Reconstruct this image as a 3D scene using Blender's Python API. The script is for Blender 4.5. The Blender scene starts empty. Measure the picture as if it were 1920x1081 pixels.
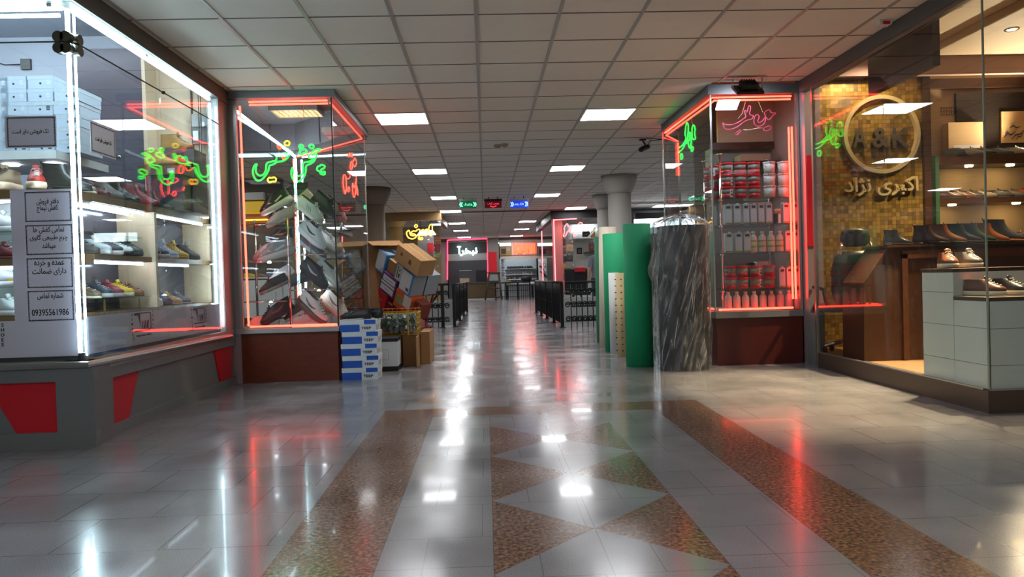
import bpy, bmesh, math, random, unicodedata
from mathutils import Vector, Matrix, Euler
random.seed(7)
S = bpy.context.scene
COL = S.collection
PI = math.pi
# ---------------------------------------------------------------- camera
IW, IH, FPX = 1920, 1081, 1360.0
YAW, PITCH, ROLL, CAMH = 0.0361, -0.0160, 0.0290, 0.97
ZC = 2.853                                             # mall ceiling height
_f = Vector((math.sin(YAW)*math.cos(PITCH), math.cos(YAW)*math.cos(PITCH), math.sin(PITCH)))
_r0 = Vector((math.cos(YAW), -math.sin(YAW), 0)); _u0 = _r0.cross(_f)
_r = math.cos(ROLL)*_r0 - math.sin(ROLL)*_u0
_u = math.sin(ROLL)*_r0 + math.cos(ROLL)*_u0
CAM = Vector((0, 0, CAMH))
cd = bpy.data.cameras.new('camera'); co = bpy.data.objects.new('camera', cd); COL.objects.link(co)
cd.sensor_fit = 'HORIZONTAL'; cd.sensor_width = 36; cd.lens = 36*FPX/IW
cd.clip_start = 0.02; cd.clip_end = 200
mw = Matrix.Identity(4)
for i in range(3):
    mw[i][0] = _r[i]; mw[i][1] = _u[i]; mw[i][2] = -_f[i]; mw[i][3] = CAM[i]
co.matrix_world = mw
S.camera = co
# ---------------------------------------------------------------- world, view, light paths
w = bpy.data.worlds.new('world'); S.world = w; w.use_nodes = True
w.node_tree.nodes['Background'].inputs[0].default_value = (0.85, 0.9, 1, 1)
w.node_tree.nodes['Background'].inputs[1].default_value = 0.28
S.view_settings.view_transform = 'Standard'; S.view_settings.look = 'None'
S.view_settings.gamma = 1.0; S.view_settings.use_curve_mapping = False
S.view_settings.exposure = 0.3
PANEL_E = 24.0                                         # radiance of the ceiling light panels
cy = S.cycles
cy.max_bounces = 10; cy.diffuse_bounces = 5; cy.glossy_bounces = 4; cy.transmission_bounces = 4
cy.transparent_max_bounces = 40; cy.caustics_reflective = False; cy.caustics_refractive = False
cy.sample_clamp_indirect = 4.0; cy.sample_clamp_direct = 0.0
cy.use_light_tree = True; cy.use_denoising = True; cy.use_adaptive_sampling = True
# ---------------------------------------------------------------- pixel (1920x1081) to world helpers
def _ray(x, y): return _f + (x-IW/2)/FPX*_r - (y-IH/2)/FPX*_u
def PY(x, y, Y):
    d = _ray(x, y); return CAM + d*(Y/d.y)
def PX(x, y, X):
    d = _ray(x, y); return CAM + d*(X/d.x)
def PZ(x, y, Z):
    d = _ray(x, y); return CAM + d*((Z-CAMH)/d.z)
# ---------------------------------------------------------------- materials
def lin(c):
    def g(v):
        v /= 255.0
        return v/12.92 if v <= .04045 else ((v+.055)/1.055)**2.4
    return (g(c[0]), g(c[1]), g(c[2]), 1)
_mats = {}
def mat(name, c, rough=.5, metal=0, var=.06, scale=30, bump=0, spec=.5, coat=0, emit=0):
    if name in _mats: return _mats[name]
    m = bpy.data.materials.new(name); m.use_nodes = True; _mats[name] = m
    n = m.node_tree.nodes; l = m.node_tree.links; b = n['Principled BSDF']
    col = lin(c)
    b.inputs['Roughness'].default_value = rough; b.inputs['Metallic'].default_value = metal
    b.inputs['Specular IOR Level'].default_value = spec
    b.inputs['Coat Weight'].default_value = coat; b.inputs['Coat Roughness'].default_value = .05
    tc = n.new('ShaderNodeTexCoord'); no = n.new('ShaderNodeTexNoise')
    no.inputs['Scale'].default_value = scale; no.inputs['Detail'].default_value = 3
    l.new(tc.outputs['Object'], no.inputs['Vector'])
    mx = n.new('ShaderNodeMix'); mx.data_type = 'RGBA'
    mx.inputs[6].default_value = tuple(v*(1-var) for v in col[:3])+(1,)
    mx.inputs[7].default_value = tuple(min(1, v*(1+var)) for v in col[:3])+(1,)
    l.new(no.outputs['Fac'], mx.inputs[0]); l.new(mx.outputs[2], b.inputs['Base Color'])
    if bump:
        bp = n.new('ShaderNodeBump'); bp.inputs['Strength'].default_value = bump; bp.inputs['Distance'].default_value = .01
        l.new(no.outputs['Fac'], bp.inputs['Height']); l.new(bp.outputs['Normal'], b.inputs['Normal'])
    return m
def glow(name, c, e, sample=True):
    if name in _mats: return _mats[name]
    m = bpy.data.materials.new(name); m.use_nodes = True; _mats[name] = m
    n = m.node_tree.nodes; b = n['Principled BSDF']; col = lin(c)
    b.inputs['Base Color'].default_value = tuple(v*.6 for v in col[:3])+(1,)
    b.inputs['Emission Color'].default_value = col; b.inputs['Emission Strength'].default_value = e
    if not sample: m.cycles.emission_sampling = 'NONE'
    return m
def glassmat(name, tint=(.94, .97, .96), ior=1.5, rough=0.0, haze=0):
    m = bpy.data.materials.new(name); m.use_nodes = True; _mats[name] = m
    n = m.node_tree.nodes; l = m.node_tree.links; n.remove(n['Principled BSDF'])
    t = n.new('ShaderNodeBsdfTransparent'); t.inputs[0].default_value = tint+(1,)
    g = n.new('ShaderNodeBsdfGlossy'); g.inputs['Roughness'].default_value = rough
    fr = n.new('ShaderNodeFresnel'); fr.inputs[0].default_value = ior
    ge = n.new('ShaderNodeNewGeometry'); mr = n.new('ShaderNodeMapRange')      # same reflectance on the way in and out of the pane
    mr.inputs[3].default_value = ior; mr.inputs[4].default_value = 1/ior
    l.new(ge.outputs['Backfacing'], mr.inputs[0]); l.new(mr.outputs[0], fr.inputs[0])
    mx = n.new('ShaderNodeMixShader')
    l.new(fr.outputs[0], mx.inputs[0]); l.new(t.outputs[0], mx.inputs[1]); l.new(g.outputs[0], mx.inputs[2])
    l.new(mx.outputs[0], n['Material Output'].inputs[0])
    return m
def woodmat(name, c1, c2, scale=(1, 1, 14), rough=.45):
    m = bpy.data.materials.new(name); m.use_nodes = True; _mats[name] = m
    n = m.node_tree.nodes; l = m.node_tree.links; b = n['Principled BSDF']; b.inputs['Roughness'].default_value = rough
    tc = n.new('ShaderNodeTexCoord'); mp = n.new('ShaderNodeMapping'); mp.inputs['Scale'].default_value = scale
    no = n.new('ShaderNodeTexNoise'); no.inputs['Scale'].default_value = 6; no.inputs['Detail'].default_value = 6
    l.new(tc.outputs['Object'], mp.inputs[0]); l.new(mp.outputs[0], no.inputs['Vector'])
    mx = n.new('ShaderNodeMix'); mx.data_type = 'RGBA'; mx.inputs[6].default_value = lin(c1); mx.inputs[7].default_value = lin(c2)
    l.new(no.outputs['Fac'], mx.inputs[0]); l.new(mx.outputs[2], b.inputs['Base Color'])
    return m
GLASS = glassmat('shop_glass')
GLASS2 = glassmat('shelf_glass', (.86, .95, .92), 1.5)
PLASTIC = glassmat('wrap_film', (.84, .86, .86), 1.55, .22)
def _film_haze(m):                                     # milky folds running slantwise up the film
    n = m.node_tree.nodes; l = m.node_tree.links; out = n['Material Output']; old = out.inputs[0].links[0].from_socket
    tc = n.new('ShaderNodeTexCoord'); m0 = n.new('ShaderNodeMapping'); m0.inputs['Rotation'].default_value = (0, -.34, 0); l.new(tc.outputs['Object'], m0.inputs[0])
    mp = n.new('ShaderNodeMapping'); mp.inputs['Scale'].default_value = (22, 22, 1.7)
    no = n.new('ShaderNodeTexNoise'); no.inputs['Scale'].default_value = 1.0; no.inputs['Detail'].default_value = 5; no.inputs['Distortion'].default_value = .6
    l.new(m0.outputs[0], mp.inputs[0]); l.new(mp.outputs[0], no.inputs['Vector'])
    r = n.new('ShaderNodeMapRange'); r.inputs[1].default_value = .48; r.inputs[2].default_value = .74; r.inputs[3].default_value = .07; r.inputs[4].default_value = .55
    l.new(no.outputs['Fac'], r.inputs[0])
    d = n.new('ShaderNodeBsdfDiffuse'); d.inputs[0].default_value = (.62, .64, .64, 1)
    mx = n.new('ShaderNodeMixShader'); l.new(r.outputs[0], mx.inputs[0]); l.new(old, mx.inputs[1]); l.new(d.outputs[0], mx.inputs[2]); l.new(mx.outputs[0], out.inputs[0])
_film_haze(PLASTIC)
GREY = mat('grey_composite', (124, 127, 126), .42, .15, .05, 6)
DGREY = mat('dark_grey_composite', (84, 84, 82), .5, .2, .06, 6)
RED = mat('red_composite', (208, 26, 40), .4, 0, .05, 8)
ALU = mat('aluminium', (178, 176, 172), .32, .85, .04, 12)
CHROME = mat('chrome', (205, 205, 205), .12, 1, .02)
BLACKM = mat('black_metal', (26, 26, 28), .45, .4, .1)
WHITE = mat('white_paint', (226, 226, 226), .5, 0, .03)
WHITEV = mat('white_vinyl', (222, 222, 228), .45, 0, .02, 3)
INK = mat('black_ink', (24, 22, 24), .6)
BOARD = woodmat('shelf_wood', (132, 100, 62), (96, 68, 38), (1, 14, 14))
LWOOD = woodmat('light_wood', (236, 212, 182), (214, 186, 152), (14, 14, 1))
MAHOG = woodmat('mahogany_laminate', (122, 54, 30), (94, 36, 19), (2, 6, 6), .35)
DWOOD = woodmat('dark_wood', (70, 42, 24), (44, 24, 12), (3, 3, 3), .4)
KRAFT = mat('kraft_cardboard', (168, 128, 84), .8, 0, .1, 14)
KRAFTD = mat('kraft_cardboard_dark', (138, 96, 58), .8, 0, .1, 14)
PURP = mat('dark_purple_laminate', (66, 58, 74), .4, 0, .05, 4)
WIREM = mat('cable_rubber', (40, 38, 36), .6)
# ---------------------------------------------------------------- mesh builder
class MB:
    def __init__(s): s.bm = bmesh.new(); s.mi = 0
    def face(s, vs):
        try:
            f = s.bm.faces.new(vs); f.material_index = s.mi; return f
        except ValueError: return None
    def V(s, p): return s.bm.verts.new(p)
    def quad(s, *p): return s.face([s.V(q) for q in p])
    def box(s, x0, x1, y0, y1, z0, z1, bev=0, M=None):
        b2 = bmesh.new() if bev else s.bm
        P = [(x, y, z) for z in (z0, z1) for y in (y0, y1) for x in (x0, x1)]
        if M is not None: P = [M @ Vector(p) for p in P]
        v = [b2.verts.new(p) for p in P]
        fs = [(0, 2, 3, 1), (4, 5, 7, 6), (0, 1, 5, 4), (2, 6, 7, 3), (0, 4, 6, 2), (1, 3, 7, 5)]
        for f in fs:
            q = b2.faces.new([v[i] for i in f]); q.material_index = s.mi
        if bev:
            bmesh.ops.bevel(b2, geom=b2.edges[:], offset=bev, segments=2, profile=.5, affect='EDGES')
            for q in b2.faces: q.material_index = s.mi
            me = bpy.data.meshes.new('t'); b2.to_mesh(me); b2.free(); s.bm.from_mesh(me); bpy.data.meshes.remove(me)
        return s
    def cbox(s, c, sz, M=None, bev=0):
        T = Matrix.Translation(c) @ (M.to_4x4() if M is not None else Matrix.Identity(4))
        return s.box(-sz[0]/2, sz[0]/2, -sz[1]/2, sz[1]/2, -sz[2]/2, sz[2]/2, bev, T)
    def rings(s, rings, closed=True, cap0=True, cap1=True):
        vs = [[s.V(p) for p in r] for r in rings]; n = len(vs[0])
        for a, b in zip(vs, vs[1:]):
            for i in range(n if closed else n-1):
                j = (i+1) % n; s.face([a[i], a[j], b[j], b[i]])
        if cap0: s.face(vs[0][::-1])
        if cap1: s.face(vs[-1])
        return vs
    def tube(s, pts, r, n=6, closed=False, rr=None):
        pts = [Vector(p) for p in pts]; N = len(pts)
        if N < 2: return s
        out = []; up = None
        for i, p in enumerate(pts):
            a = pts[(i-1) % N] if (closed or i) else p; b = pts[(i+1) % N] if (closed or i < N-1) else p
            t = (b-a)
            if t.length < 1e-9: t = Vector((0, 0, 1))
            t.normalize()
            if up is None:
                up = Vector((0, 0, 1)) if abs(t.z) < .9 else Vector((0, 1, 0))
            q = t.cross(up)
            if q.length < 1e-6: q = t.orthogonal()
            q.normalize(); up = q.cross(t).normalized()
            rad = rr[i] if rr else r
            out.append([p + rad*(math.cos(2*PI*k/n)*q + math.sin(2*PI*k/n)*up) for k in range(n)])
        if closed: out.append(out[0])
        s.rings(out, True, not closed, not closed); return s
    def cyl(s, p0, p1, r0, r1=None, n=14):
        r1 = r0 if r1 is None else r1
        return s.tube([p0, p1], r0, n, rr=[r0, r1])
    def lathe(s, prof, c=(0, 0, 0), n=20, cap0=True, cap1=True):
        c = Vector(c)
        s.rings([[c+Vector((r*math.cos(2*PI*k/n), r*math.sin(2*PI*k/n), z)) for k in range(n)] for r, z in prof], True, cap0, cap1); return s
    def prism(s, poly, vec):
        v = Vector(vec); a = [Vector(p) for p in poly]
        s.rings([a, [p+v for p in a]]); return s
    def build(s, name, m, parent=None, smooth=False, world=False, recalc=True):
        if recalc: bmesh.ops.recalc_face_normals(s.bm, faces=s.bm.faces[:])
        me = bpy.data.meshes.new(name)
        o = bpy.data.objects.new(name, me); COL.objects.link(o)
        if parent is not None:
            if world:
                T = parent.matrix_basis.inverted()
                pp = parent.parent
                while pp is not None: T = T @ pp.matrix_basis.inverted(); pp = pp.parent
                s.bm.transform(T)
            o.parent = parent
        else:
            co_ = [v.co for v in s.bm.verts]
            c = Vector(((min(v.x for v in co_)+max(v.x for v in co_))/2, (min(v.y for v in co_)+max(v.y for v in co_))/2, min(v.z for v in co_)))
            s.bm.transform(Matrix.Translation(-c)); o.location = c
        s.bm.to_mesh(me); s.bm.free()
        for q in (m if isinstance(m, (list, tuple)) else [m]): me.materials.append(q)
        if smooth:
            for p in me.polygons: p.use_smooth = True
        return o
def tag(o, label, cat, group=None, kind=None):
    o['label'] = label; o['category'] = cat
    if group: o['group'] = group
    if kind: o['kind'] = kind
    return o
def thing(name, label, cat, loc=(0, 0, 0), rot=(0, 0, 0), group=None):
    o = bpy.data.objects.new(name, None); COL.objects.link(o)
    o.location = loc; o.rotation_euler = rot; o.empty_display_size = .05
    o.matrix_basis = Matrix.LocRotScale(Vector(loc), Euler(rot), None)
    return tag(o, label, cat, group)
_cnt = {}
def struct(kind, mb, m, smooth=False):
    if kind in ('trim', 'window', 'door'):
        _cnt[kind] = _cnt.get(kind, 0)+1; kind = '%s_%d' % (kind, _cnt[kind])
    o = mb.build(kind, m, smooth=smooth); o['kind'] = 'structure'; return o
def copy_thing(o, loc=None, label=None, rot=None):
    c = o.copy(); COL.objects.link(c)
    for ch in list(o.children):
        d = ch.copy(); COL.objects.link(d); d.parent = c
        for g in list(ch.children):
            e = g.copy(); COL.objects.link(e); e.parent = d
    if loc is not None: c.location = loc
    if rot is not None: c.rotation_euler = rot
    if label: c['label'] = label
    return c
# ---------------------------------------------------------------- lettering (right-to-left joined letters from presentation forms)
_PF = {}
for cp in list(range(0xFB50, 0xFE00))+list(range(0xFE70, 0xFEFD)):
    d = unicodedata.decomposition(chr(cp)).split()
    if len(d) == 2 and d[0] in ('<initial>', '<medial>', '<final>', '<isolated>'):
        _PF.setdefault(chr(int(d[1], 16)), {})[d[0][1:-1]] = chr(cp)
def shape(t):
    out = []
    for i, ch in enumerate(t):
        F = _PF.get(ch)
        if not F: out.append(ch); continue
        p = _PF.get(t[i-1]) if i else None; nx = _PF.get(t[i+1]) if i+1 < len(t) else None
        jp = bool(p and 'initial' in p); jn = bool(nx and 'final' in nx and 'initial' in F)
        k = 'medial' if jp and jn else 'final' if jp else 'initial' if jn else 'isolated'
        out.append(F.get(k) or F.get('isolated') or ch)
    return ''.join(reversed(out))
def has_rtl(t): return any('\u0600' <= c <= '\u06ff' for c in t)
def text_mesh(name, t, size, O, X, Y, m, parent=None, ext=.0008, bev=0, outline=0, fit=None, bold=0, world=True):
    """lettering centred on O, reading along X with Y up; fit=(w,h) stretches it to that size"""
    c = bpy.data.curves.new('t', 'FONT'); c.body = shape(t) if has_rtl(t) else t
    c.align_x = 'CENTER'; c.align_y = 'CENTER'; c.size = 1; c.resolution_u = 2
    if outline: c.fill_mode = 'NONE'; c.bevel_depth = outline; c.bevel_resolution = 1; c.resolution_u = 3
    else: c.extrude = ext/size; c.offset = bold
    o = bpy.data.objects.new('t', c); COL.objects.link(o)
    bpy.context.view_layer.update()
    me = bpy.data.meshes.new_from_object(o.evaluated_get(bpy.context.evaluated_depsgraph_get()))
    bpy.data.objects.remove(o); bpy.data.curves.remove(c)
    b = MB(); b.bm.from_mesh(me); bpy.data.meshes.remove(me)
    xs = [v.co.x for v in b.bm.verts]; ys = [v.co.y for v in b.bm.verts]
    cx, cyy = (min(xs)+max(xs))/2, (min(ys)+max(ys))/2
    sx = sy = size
    if fit: sx = fit[0]/(max(xs)-min(xs)); sy = fit[1]/(max(ys)-min(ys))
    X = Vector(X).normalized(); Y = Vector(Y).normalized(); Z = X.cross(Y); O = Vector(O)
    for v in b.bm.verts:
        p = v.co.copy(); v.co = O + X*(p.x-cx)*sx + Y*(p.y-cyy)*sy + Z*p.z*size
    return b.build(name, m, parent, world=parent is not None and world, recalc=False)
# ================================================================ FLOOR
def floor_material():
    m = bpy.data.materials.new('polished_stone_floor'); m.use_nodes = True
    n = m.node_tree.nodes; l = m.node_tree.links; b = n['Principled BSDF']
    def mth(op, a, c=None, clamp=False):
        q = n.new('ShaderNodeMath'); q.operation = op; q.use_clamp = clamp
        for i, v in enumerate((a, c)):
            if v is None: continue
            if isinstance(v, (int, float)): q.inputs[i].default_value = v
            else: l.new(v, q.inputs[i])
        return q.outputs[0]
    geo = n.new('ShaderNodeNewGeometry'); sp = n.new('ShaderNodeSeparateXYZ'); l.new(geo.outputs['Position'], sp.inputs[0])
    x, y = sp.outputs[0], sp.outputs[1]
    ax = mth('ABSOLUTE', mth('SUBTRACT', x, .39))
    side = mth('MULTIPLY', mth('MULTIPLY', mth('GREATER_THAN', ax, .79), mth('LESS_THAN', ax, 1.165)), mth('LESS_THAN', y, 5.43))
    top = mth('MULTIPLY', mth('LESS_THAN', ax, 1.165), mth('MULTIPLY', mth('GREATER_THAN', y, 5.11), mth('LESS_THAN', y, 5.43)))
    inner = mth('MULTIPLY', mth('LESS_THAN', ax, .79), mth('LESS_THAN', y, 5.11))
    X = mth('DIVIDE', ax, .39)
    fr = mth('FRACT', mth('ADD', mth('DIVIDE', mth('SUBTRACT', 4.718, y), .788), 40))
    bow = mth('LESS_THAN', mth('MULTIPLY', mth('ABSOLUTE', mth('SUBTRACT', fr, .5)), 2), X)
    dia = mth('MULTIPLY', mth('MULTIPLY', bow, mth('LESS_THAN', X, 1)), mth('LESS_THAN', y, 4.718))
    gran = mth('MAXIMUM', mth('MAXIMUM', side, top), dia)
    band = mth('MAXIMUM', mth('MAXIMUM', side, top), inner)
    # joints
    br = n.new('ShaderNodeTexBrick'); mp = n.new('ShaderNodeMapping'); mp.inputs['Location'].default_value = (.04, .02, 0)
    l.new(geo.outputs['Position'], mp.inputs[0]); l.new(mp.outputs[0], br.inputs['Vector'])
    br.inputs['Scale'].default_value = 1; br.inputs['Brick Width'].default_value = .4; br.inputs['Row Height'].default_value = .39
    br.inputs['Mortar Size'].default_value = .0022; br.inputs['Mortar Smooth'].default_value = 0
    br.inputs['Color1'].default_value = (.47, .47, .47, 1); br.inputs['Color2'].default_value = (.53, .53, .53, 1)
    def line(v, at, wd): return mth('LESS_THAN', mth('ABSOLUTE', mth('SUBTRACT', v, at)), wd)
    jin = mth('MAXIMUM', line(X, 0, .006), line(X, 1, .004))
    jin = mth('MULTIPLY', jin, mth('LESS_THAN', y, 5.11))
    rows = mth('LESS_THAN', mth('FRACT', mth('DIVIDE', mth('ADD', y, 40.0-2.34+.788*0), .786)), .006)
    jin = mth('MAXIMUM', jin, mth('MULTIPLY', rows, mth('MULTIPLY', inner, mth('GREATER_THAN', X, 1.0))))
    jin = mth('MAXIMUM', jin, mth('MULTIPLY', line(ax, .79, .0022), mth('LESS_THAN', y, 5.11)))
    jout = mth('MULTIPLY', br.outputs['Fac'], mth('SUBTRACT', 1, band))
    joint = mth('MAXIMUM', jin, jout, True)
    # grey stone
    n1 = n.new('ShaderNodeTexNoise'); n1.inputs['Scale'].default_value = 240; n1.inputs['Detail'].default_value = 4
    n2 = n.new('ShaderNodeTexNoise'); n2.inputs['Scale'].default_value = 2.2; n2.inputs['Detail'].default_value = 5
    for q in (n1, n2): l.new(geo.outputs['Position'], q.inputs['Vector'])
    r1 = n.new('ShaderNodeValToRGB'); r1.color_ramp.elements[0].position = .3; r1.color_ramp.elements[1].position = .7
    r1.color_ramp.elements[0].color = lin((112, 110, 112)); r1.color_ramp.elements[1].color = lin((146, 144, 146))
    l.new(n1.outputs['Fac'], r1.inputs[0])
    tint = n.new('ShaderNodeMix'); tint.data_type = 'RGBA'; tint.blend_type = 'OVERLAY'; tint.inputs[0].default_value = .35
    l.new(r1.outputs[0], tint.inputs[6]); l.new(br.outputs['Color'], tint.inputs[7])
    t2 = n.new('ShaderNodeMix'); t2.data_type = 'RGBA'; t2.blend_type = 'OVERLAY'; t2.inputs[0].default_value = .3
    l.new(tint.outputs[2], t2.inputs[6]); l.new(n2.outputs['Fac'], t2.inputs[7])
    # brown granite
    vo = n.new('ShaderNodeTexVoronoi'); vo.inputs['Scale'].default_value = 95; l.new(geo.outputs['Position'], vo.inputs['Vector'])
    n3 = n.new('ShaderNodeTexNoise'); n3.inputs['Scale'].default_value = 60; n3.inputs['Detail'].default_value = 5
    l.new(geo.outputs['Position'], n3.inputs['Vector'])
    r3 = n.new('ShaderNodeValToRGB'); e = r3.color_ramp.elements
    e[0].position = .34; e[0].color = lin((54, 44, 40)); e[1].position = .66; e[1].color = lin((152, 116, 92))
    q = e.new(.48); q.color = lin((112, 82, 66))
    l.new(n3.outputs['Fac'], r3.inputs[0])
    r4 = n.new('ShaderNodeMix'); r4.data_type = 'RGBA'; r4.blend_type = 'MULTIPLY'; r4.inputs[0].default_value = .12
    l.new(r3.outputs[0], r4.inputs[6]); l.new(vo.outputs['Distance'], r4.inputs[7])
    mx = n.new('ShaderNodeMix'); mx.data_type = 'RGBA'; l.new(gran, mx.inputs[0]); l.new(t2.outputs[2], mx.inputs[6]); l.new(r4.outputs[2], mx.inputs[7])
    mj = n.new('ShaderNodeMix'); mj.data_type = 'RGBA'; l.new(mth('MULTIPLY', joint, .5), mj.inputs[0]); l.new(mx.outputs[2], mj.inputs[6]); mj.inputs[7].default_value = lin((48, 46, 46))
    l.new(mj.outputs[2], b.inputs['Base Color'])
    # polish: sharp where clean, hazier where worn
    rr = n.new('ShaderNodeMapRange'); rr.inputs[1].default_value = .35; rr.inputs[2].default_value = .7; rr.inputs[3].default_value = .13; rr.inputs[4].default_value = .27
    l.new(n2.outputs['Fac'], rr.inputs[0]); l.new(rr.outputs[0], b.inputs['Roughness'])
    b.inputs['Specular IOR Level'].default_value = .45
    b.inputs['Coat Weight'].default_value = .1; b.inputs['Coat Roughness'].default_value = .04
    n4 = n.new('ShaderNodeTexNoise'); n4.inputs['Scale'].default_value = 30; n4.inputs['Detail'].default_value = 6
    l.new(geo.outputs['Position'], n4.inputs['Vector'])
    bp = n.new('ShaderNodeBump'); bp.inputs['Strength'].default_value = .03; bp.inputs['Distance'].default_value = .004
    l.new(n4.outputs['Fac'], bp.inputs['Height']); l.new(bp.outputs['Normal'], b.inputs['Normal'])
    return m
b = MB(); b.box(-9, 9, -7, 41, -.08, 0); struct('floor', b, floor_material())
# ================================================================ CEILING
CT = mat('ceiling_tile', (232, 226, 216), .85, 0, .03, 9)
CEIL = ((-9, 9, -7, 4.5), (-2.57, 3.3, 4.5, 7.2), (-1.47, 2.32, 7.2, 9.2), (-2.0, 2.6, 9.2, 10.4), (-9, 9, 10.4, 41))
b = MB()
for a in CEIL: b.box(a[0], a[1], a[2], a[3], ZC, ZC+.06)
struct('ceiling', b, CT)
BARM = mat('ceiling_tee_bar', (168, 166, 162), .45, .3, .03)
BARX = mat('painted_gap_shadow', (98, 92, 86), .8, 0, .03)  # dark strips paint the recess shadow between ceiling tiles
X0, Y0 = -.012, 5.225
b = MB()
for k in range(-14, 15):
    for a in CEIL:
        if a[0] < X0+.6*k < a[1]: b.box(X0+.6*k-.013, X0+.6*k+.013, a[2], a[3], ZC-.006, ZC-.0005)
struct('trim', b, BARM)
b = MB()
for k in range(-20, 60):
    for a in CEIL:
        if a[2] < Y0+.6*k < a[3]: b.box(a[0], a[1], Y0+.6*k-.006, Y0+.6*k+.006, ZC-.003, ZC-.0004)
struct('trim', b, BARX)
b = MB(); b.box(-9, 9, 20.6, 20.68, ZC-.03, ZC-.001); struct('trim', b, DGREY)      # movement joint across the ceiling
# outer shell far from the corridor
WALLM = mat('mall_wall_paint', (150, 146, 138), .7, 0, .05, 2)
for nm, a in (('wall_left_outer', (-9.1, -9, -7, 41)), ('wall_right_outer', (9, 9.1, -7, 41)), ('wall_back', (-9, 9, 41, 41.1))):
    b = MB(); b.box(a[0], a[1], a[2], a[3], 0, ZC); struct(nm, b, WALLM)
# ================================================================ CEILING LIGHTS
DIFF = glow('light_diffuser', (250, 252, 255), PANEL_E)
def ceiling_light(x0, y0, label, grp='square ceiling light panels'):
    t = thing('ceiling_light', label, 'ceiling light', (x0+.3, y0+.3, ZC-.012), group=grp)
    b = MB()
    for a in ((.0, .6, 0, .02), (0, .6, .58, .6), (0, .02, .02, .58), (.58, .6, .02, .58)):
        b.box(x0+a[0], x0+a[1], y0+a[2], y0+a[3], ZC-.012, ZC-.0005)
    b.build('frame', WHITE, t, world=True)
    b = MB(); b.box(x0+.02, x0+.58, y0+.02, y0+.58, ZC-.009, ZC-.001); b.build('diffuser', DIFF, t, world=True)
    return t
LCOL = X0-1.2; RCOL = X0+1.2
words = ['nearest to the camera', 'second from the front', 'third from the front', 'fourth from the front', 'fifth from the front', 'sixth from the front', 'farthest down the hall']
for i, y in enumerate((8.225, 12.425, 16.6, 20.0, 24.5, 28.4, 33.1)):
    ceiling_light(LCOL, y, 'lit square ceiling panel in the left row of the hall, '+words[i])
    ceiling_light(RCOL if i != 3 else X0+2.3, y, 'lit square ceiling panel in the right row of the hall, '+words[i])
for i, y in enumerate((4.025, 0.6, -2.1)):
    for x in (LCOL, RCOL):
        if y < 4: ceiling_light(x, y, 'lit square ceiling panel behind the viewer, out of the picture', 'ceiling panels behind the viewer')
for x, y in ((-5.4, 11.6), (-5.4, 14.5), (-5.4, 17.5), (-5.4, 20.6), (-5.4, 25), (-4.2, 30), (4.6, 11.6), (5.2, 14.5), (5.2, 17.5), (4.8, 20), (5.5, 25.5), (4.2, 30)):  # panels added off to the sides to raise light down the hall
    ceiling_light(x, y, 'added square ceiling panel over a side aisle, brightening the hall', 'added ceiling panels over the side aisles')
# ================================================================ LEFT SHOP (corner at x=-2.47, y=4.52)
LX, LY = -2.47, 4.52
b = MB()                                               # plinth body with the chamfered corner
b.prism([(-7, LY+.028, 0), (LX-.01, LY+.028, 0), (LX-.032, LY+.09, 0), (LX-.032, 7.2, 0), (-7, 7.2, 0)], (0, 0, .49))
struct('wall_left', b, GREY)
b = MB()                                               # plinth rails: skirting, top rail, corner post, end post
b.box(-7, LX+.06, LY, LY+.05, 0, .1); b.box(-7, LX+.06, LY, LY+.05, .41, .49)
b.prism([(LX-.17, LY-.004, 0), (LX+.06, LY-.004, 0), (LX+.004, LY+.33, 0), (LX-.17, LY+.33, 0)], (0, 0, .488))
b.box(LX-.04, LX+.004, LY+.3, 7.2, 0, .075); b.box(LX-.04, LX+.004, LY+.3, 7.2, .385, .489)
struct('trim', b, GREY)
for poly in ([(LX-.43, LY+.012, .1), (LX-.17, LY+.012, .1), (LX-.17, LY+.012, .41), (LX-.6, LY+.012, .41)],):
    b = MB(); b.prism([(x_, y_+.008, z_) for x_, y_, z_ in poly], (0, .02, 0)); struct('trim', b, RED)
for poly in ([(LX-.03, 4.85, .075), (LX-.03, 5.10, .075), (LX-.03, 5.26, .385), (LX-.03, 4.85, .385)], [(LX-.03, 6.83, .075), (LX-.03, 7.14, .075), (LX-.03, 7.19, .385), (LX-.03, 6.70, .385)]):
    b = MB(); b.prism([(x_-.004, y_, z_) for x_, y_, z_ in poly], (.014, 0, 0)); struct('trim', b, RED)
b = MB()                                               # rounded aluminium sill
b.tube([(-7, LY-.005, .51), (LX+.03, LY-.005, .51), (LX+.03, 7.0, .485)], .022, 8)
b.box(-7, LX+.01, LY, LY+.12, .49, .535); b.box(LX-.12, LX+.01, LY, 7.15, .46, .535); struct('trim', b, ALU)
b = MB()                                               # dark rebate under the vinyl
b.box(-7, LX-.01, LY+.03, LY+.05, .535, .58); b.box(LX-.05, LX-.03, LY+.03, 6.9, .535, .58); struct('trim', b, DGREY)
b = MB()                                               # header box
b.box(-7, LX+.02, LY-.02, LY+.1, 2.725, ZC-.001); b.box(LX-.1, LX+.02, LY+.1, 7.24, 2.725, ZC-.001); struct('trim', b, DGREY)
b = MB(); b.box(LX-.1, LX+.005, 6.94, 7.24, .49, 2.724); struct('trim', b, GREY)      # end post
b = MB(); b.box(-7, LX-.012, LY+.015, LY+.023, .535, 2.725); struct('window', b, GLASS)
b = MB(); b.box(LX-.006, LX+.002, LY+.01, 5.72, .535, 2.725); struct('window', b, GLASS)
b = MB(); b.box(LX-.006, LX+.002, 5.724, 6.94, .535, 2.725); struct('window', b, GLASS)
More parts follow.
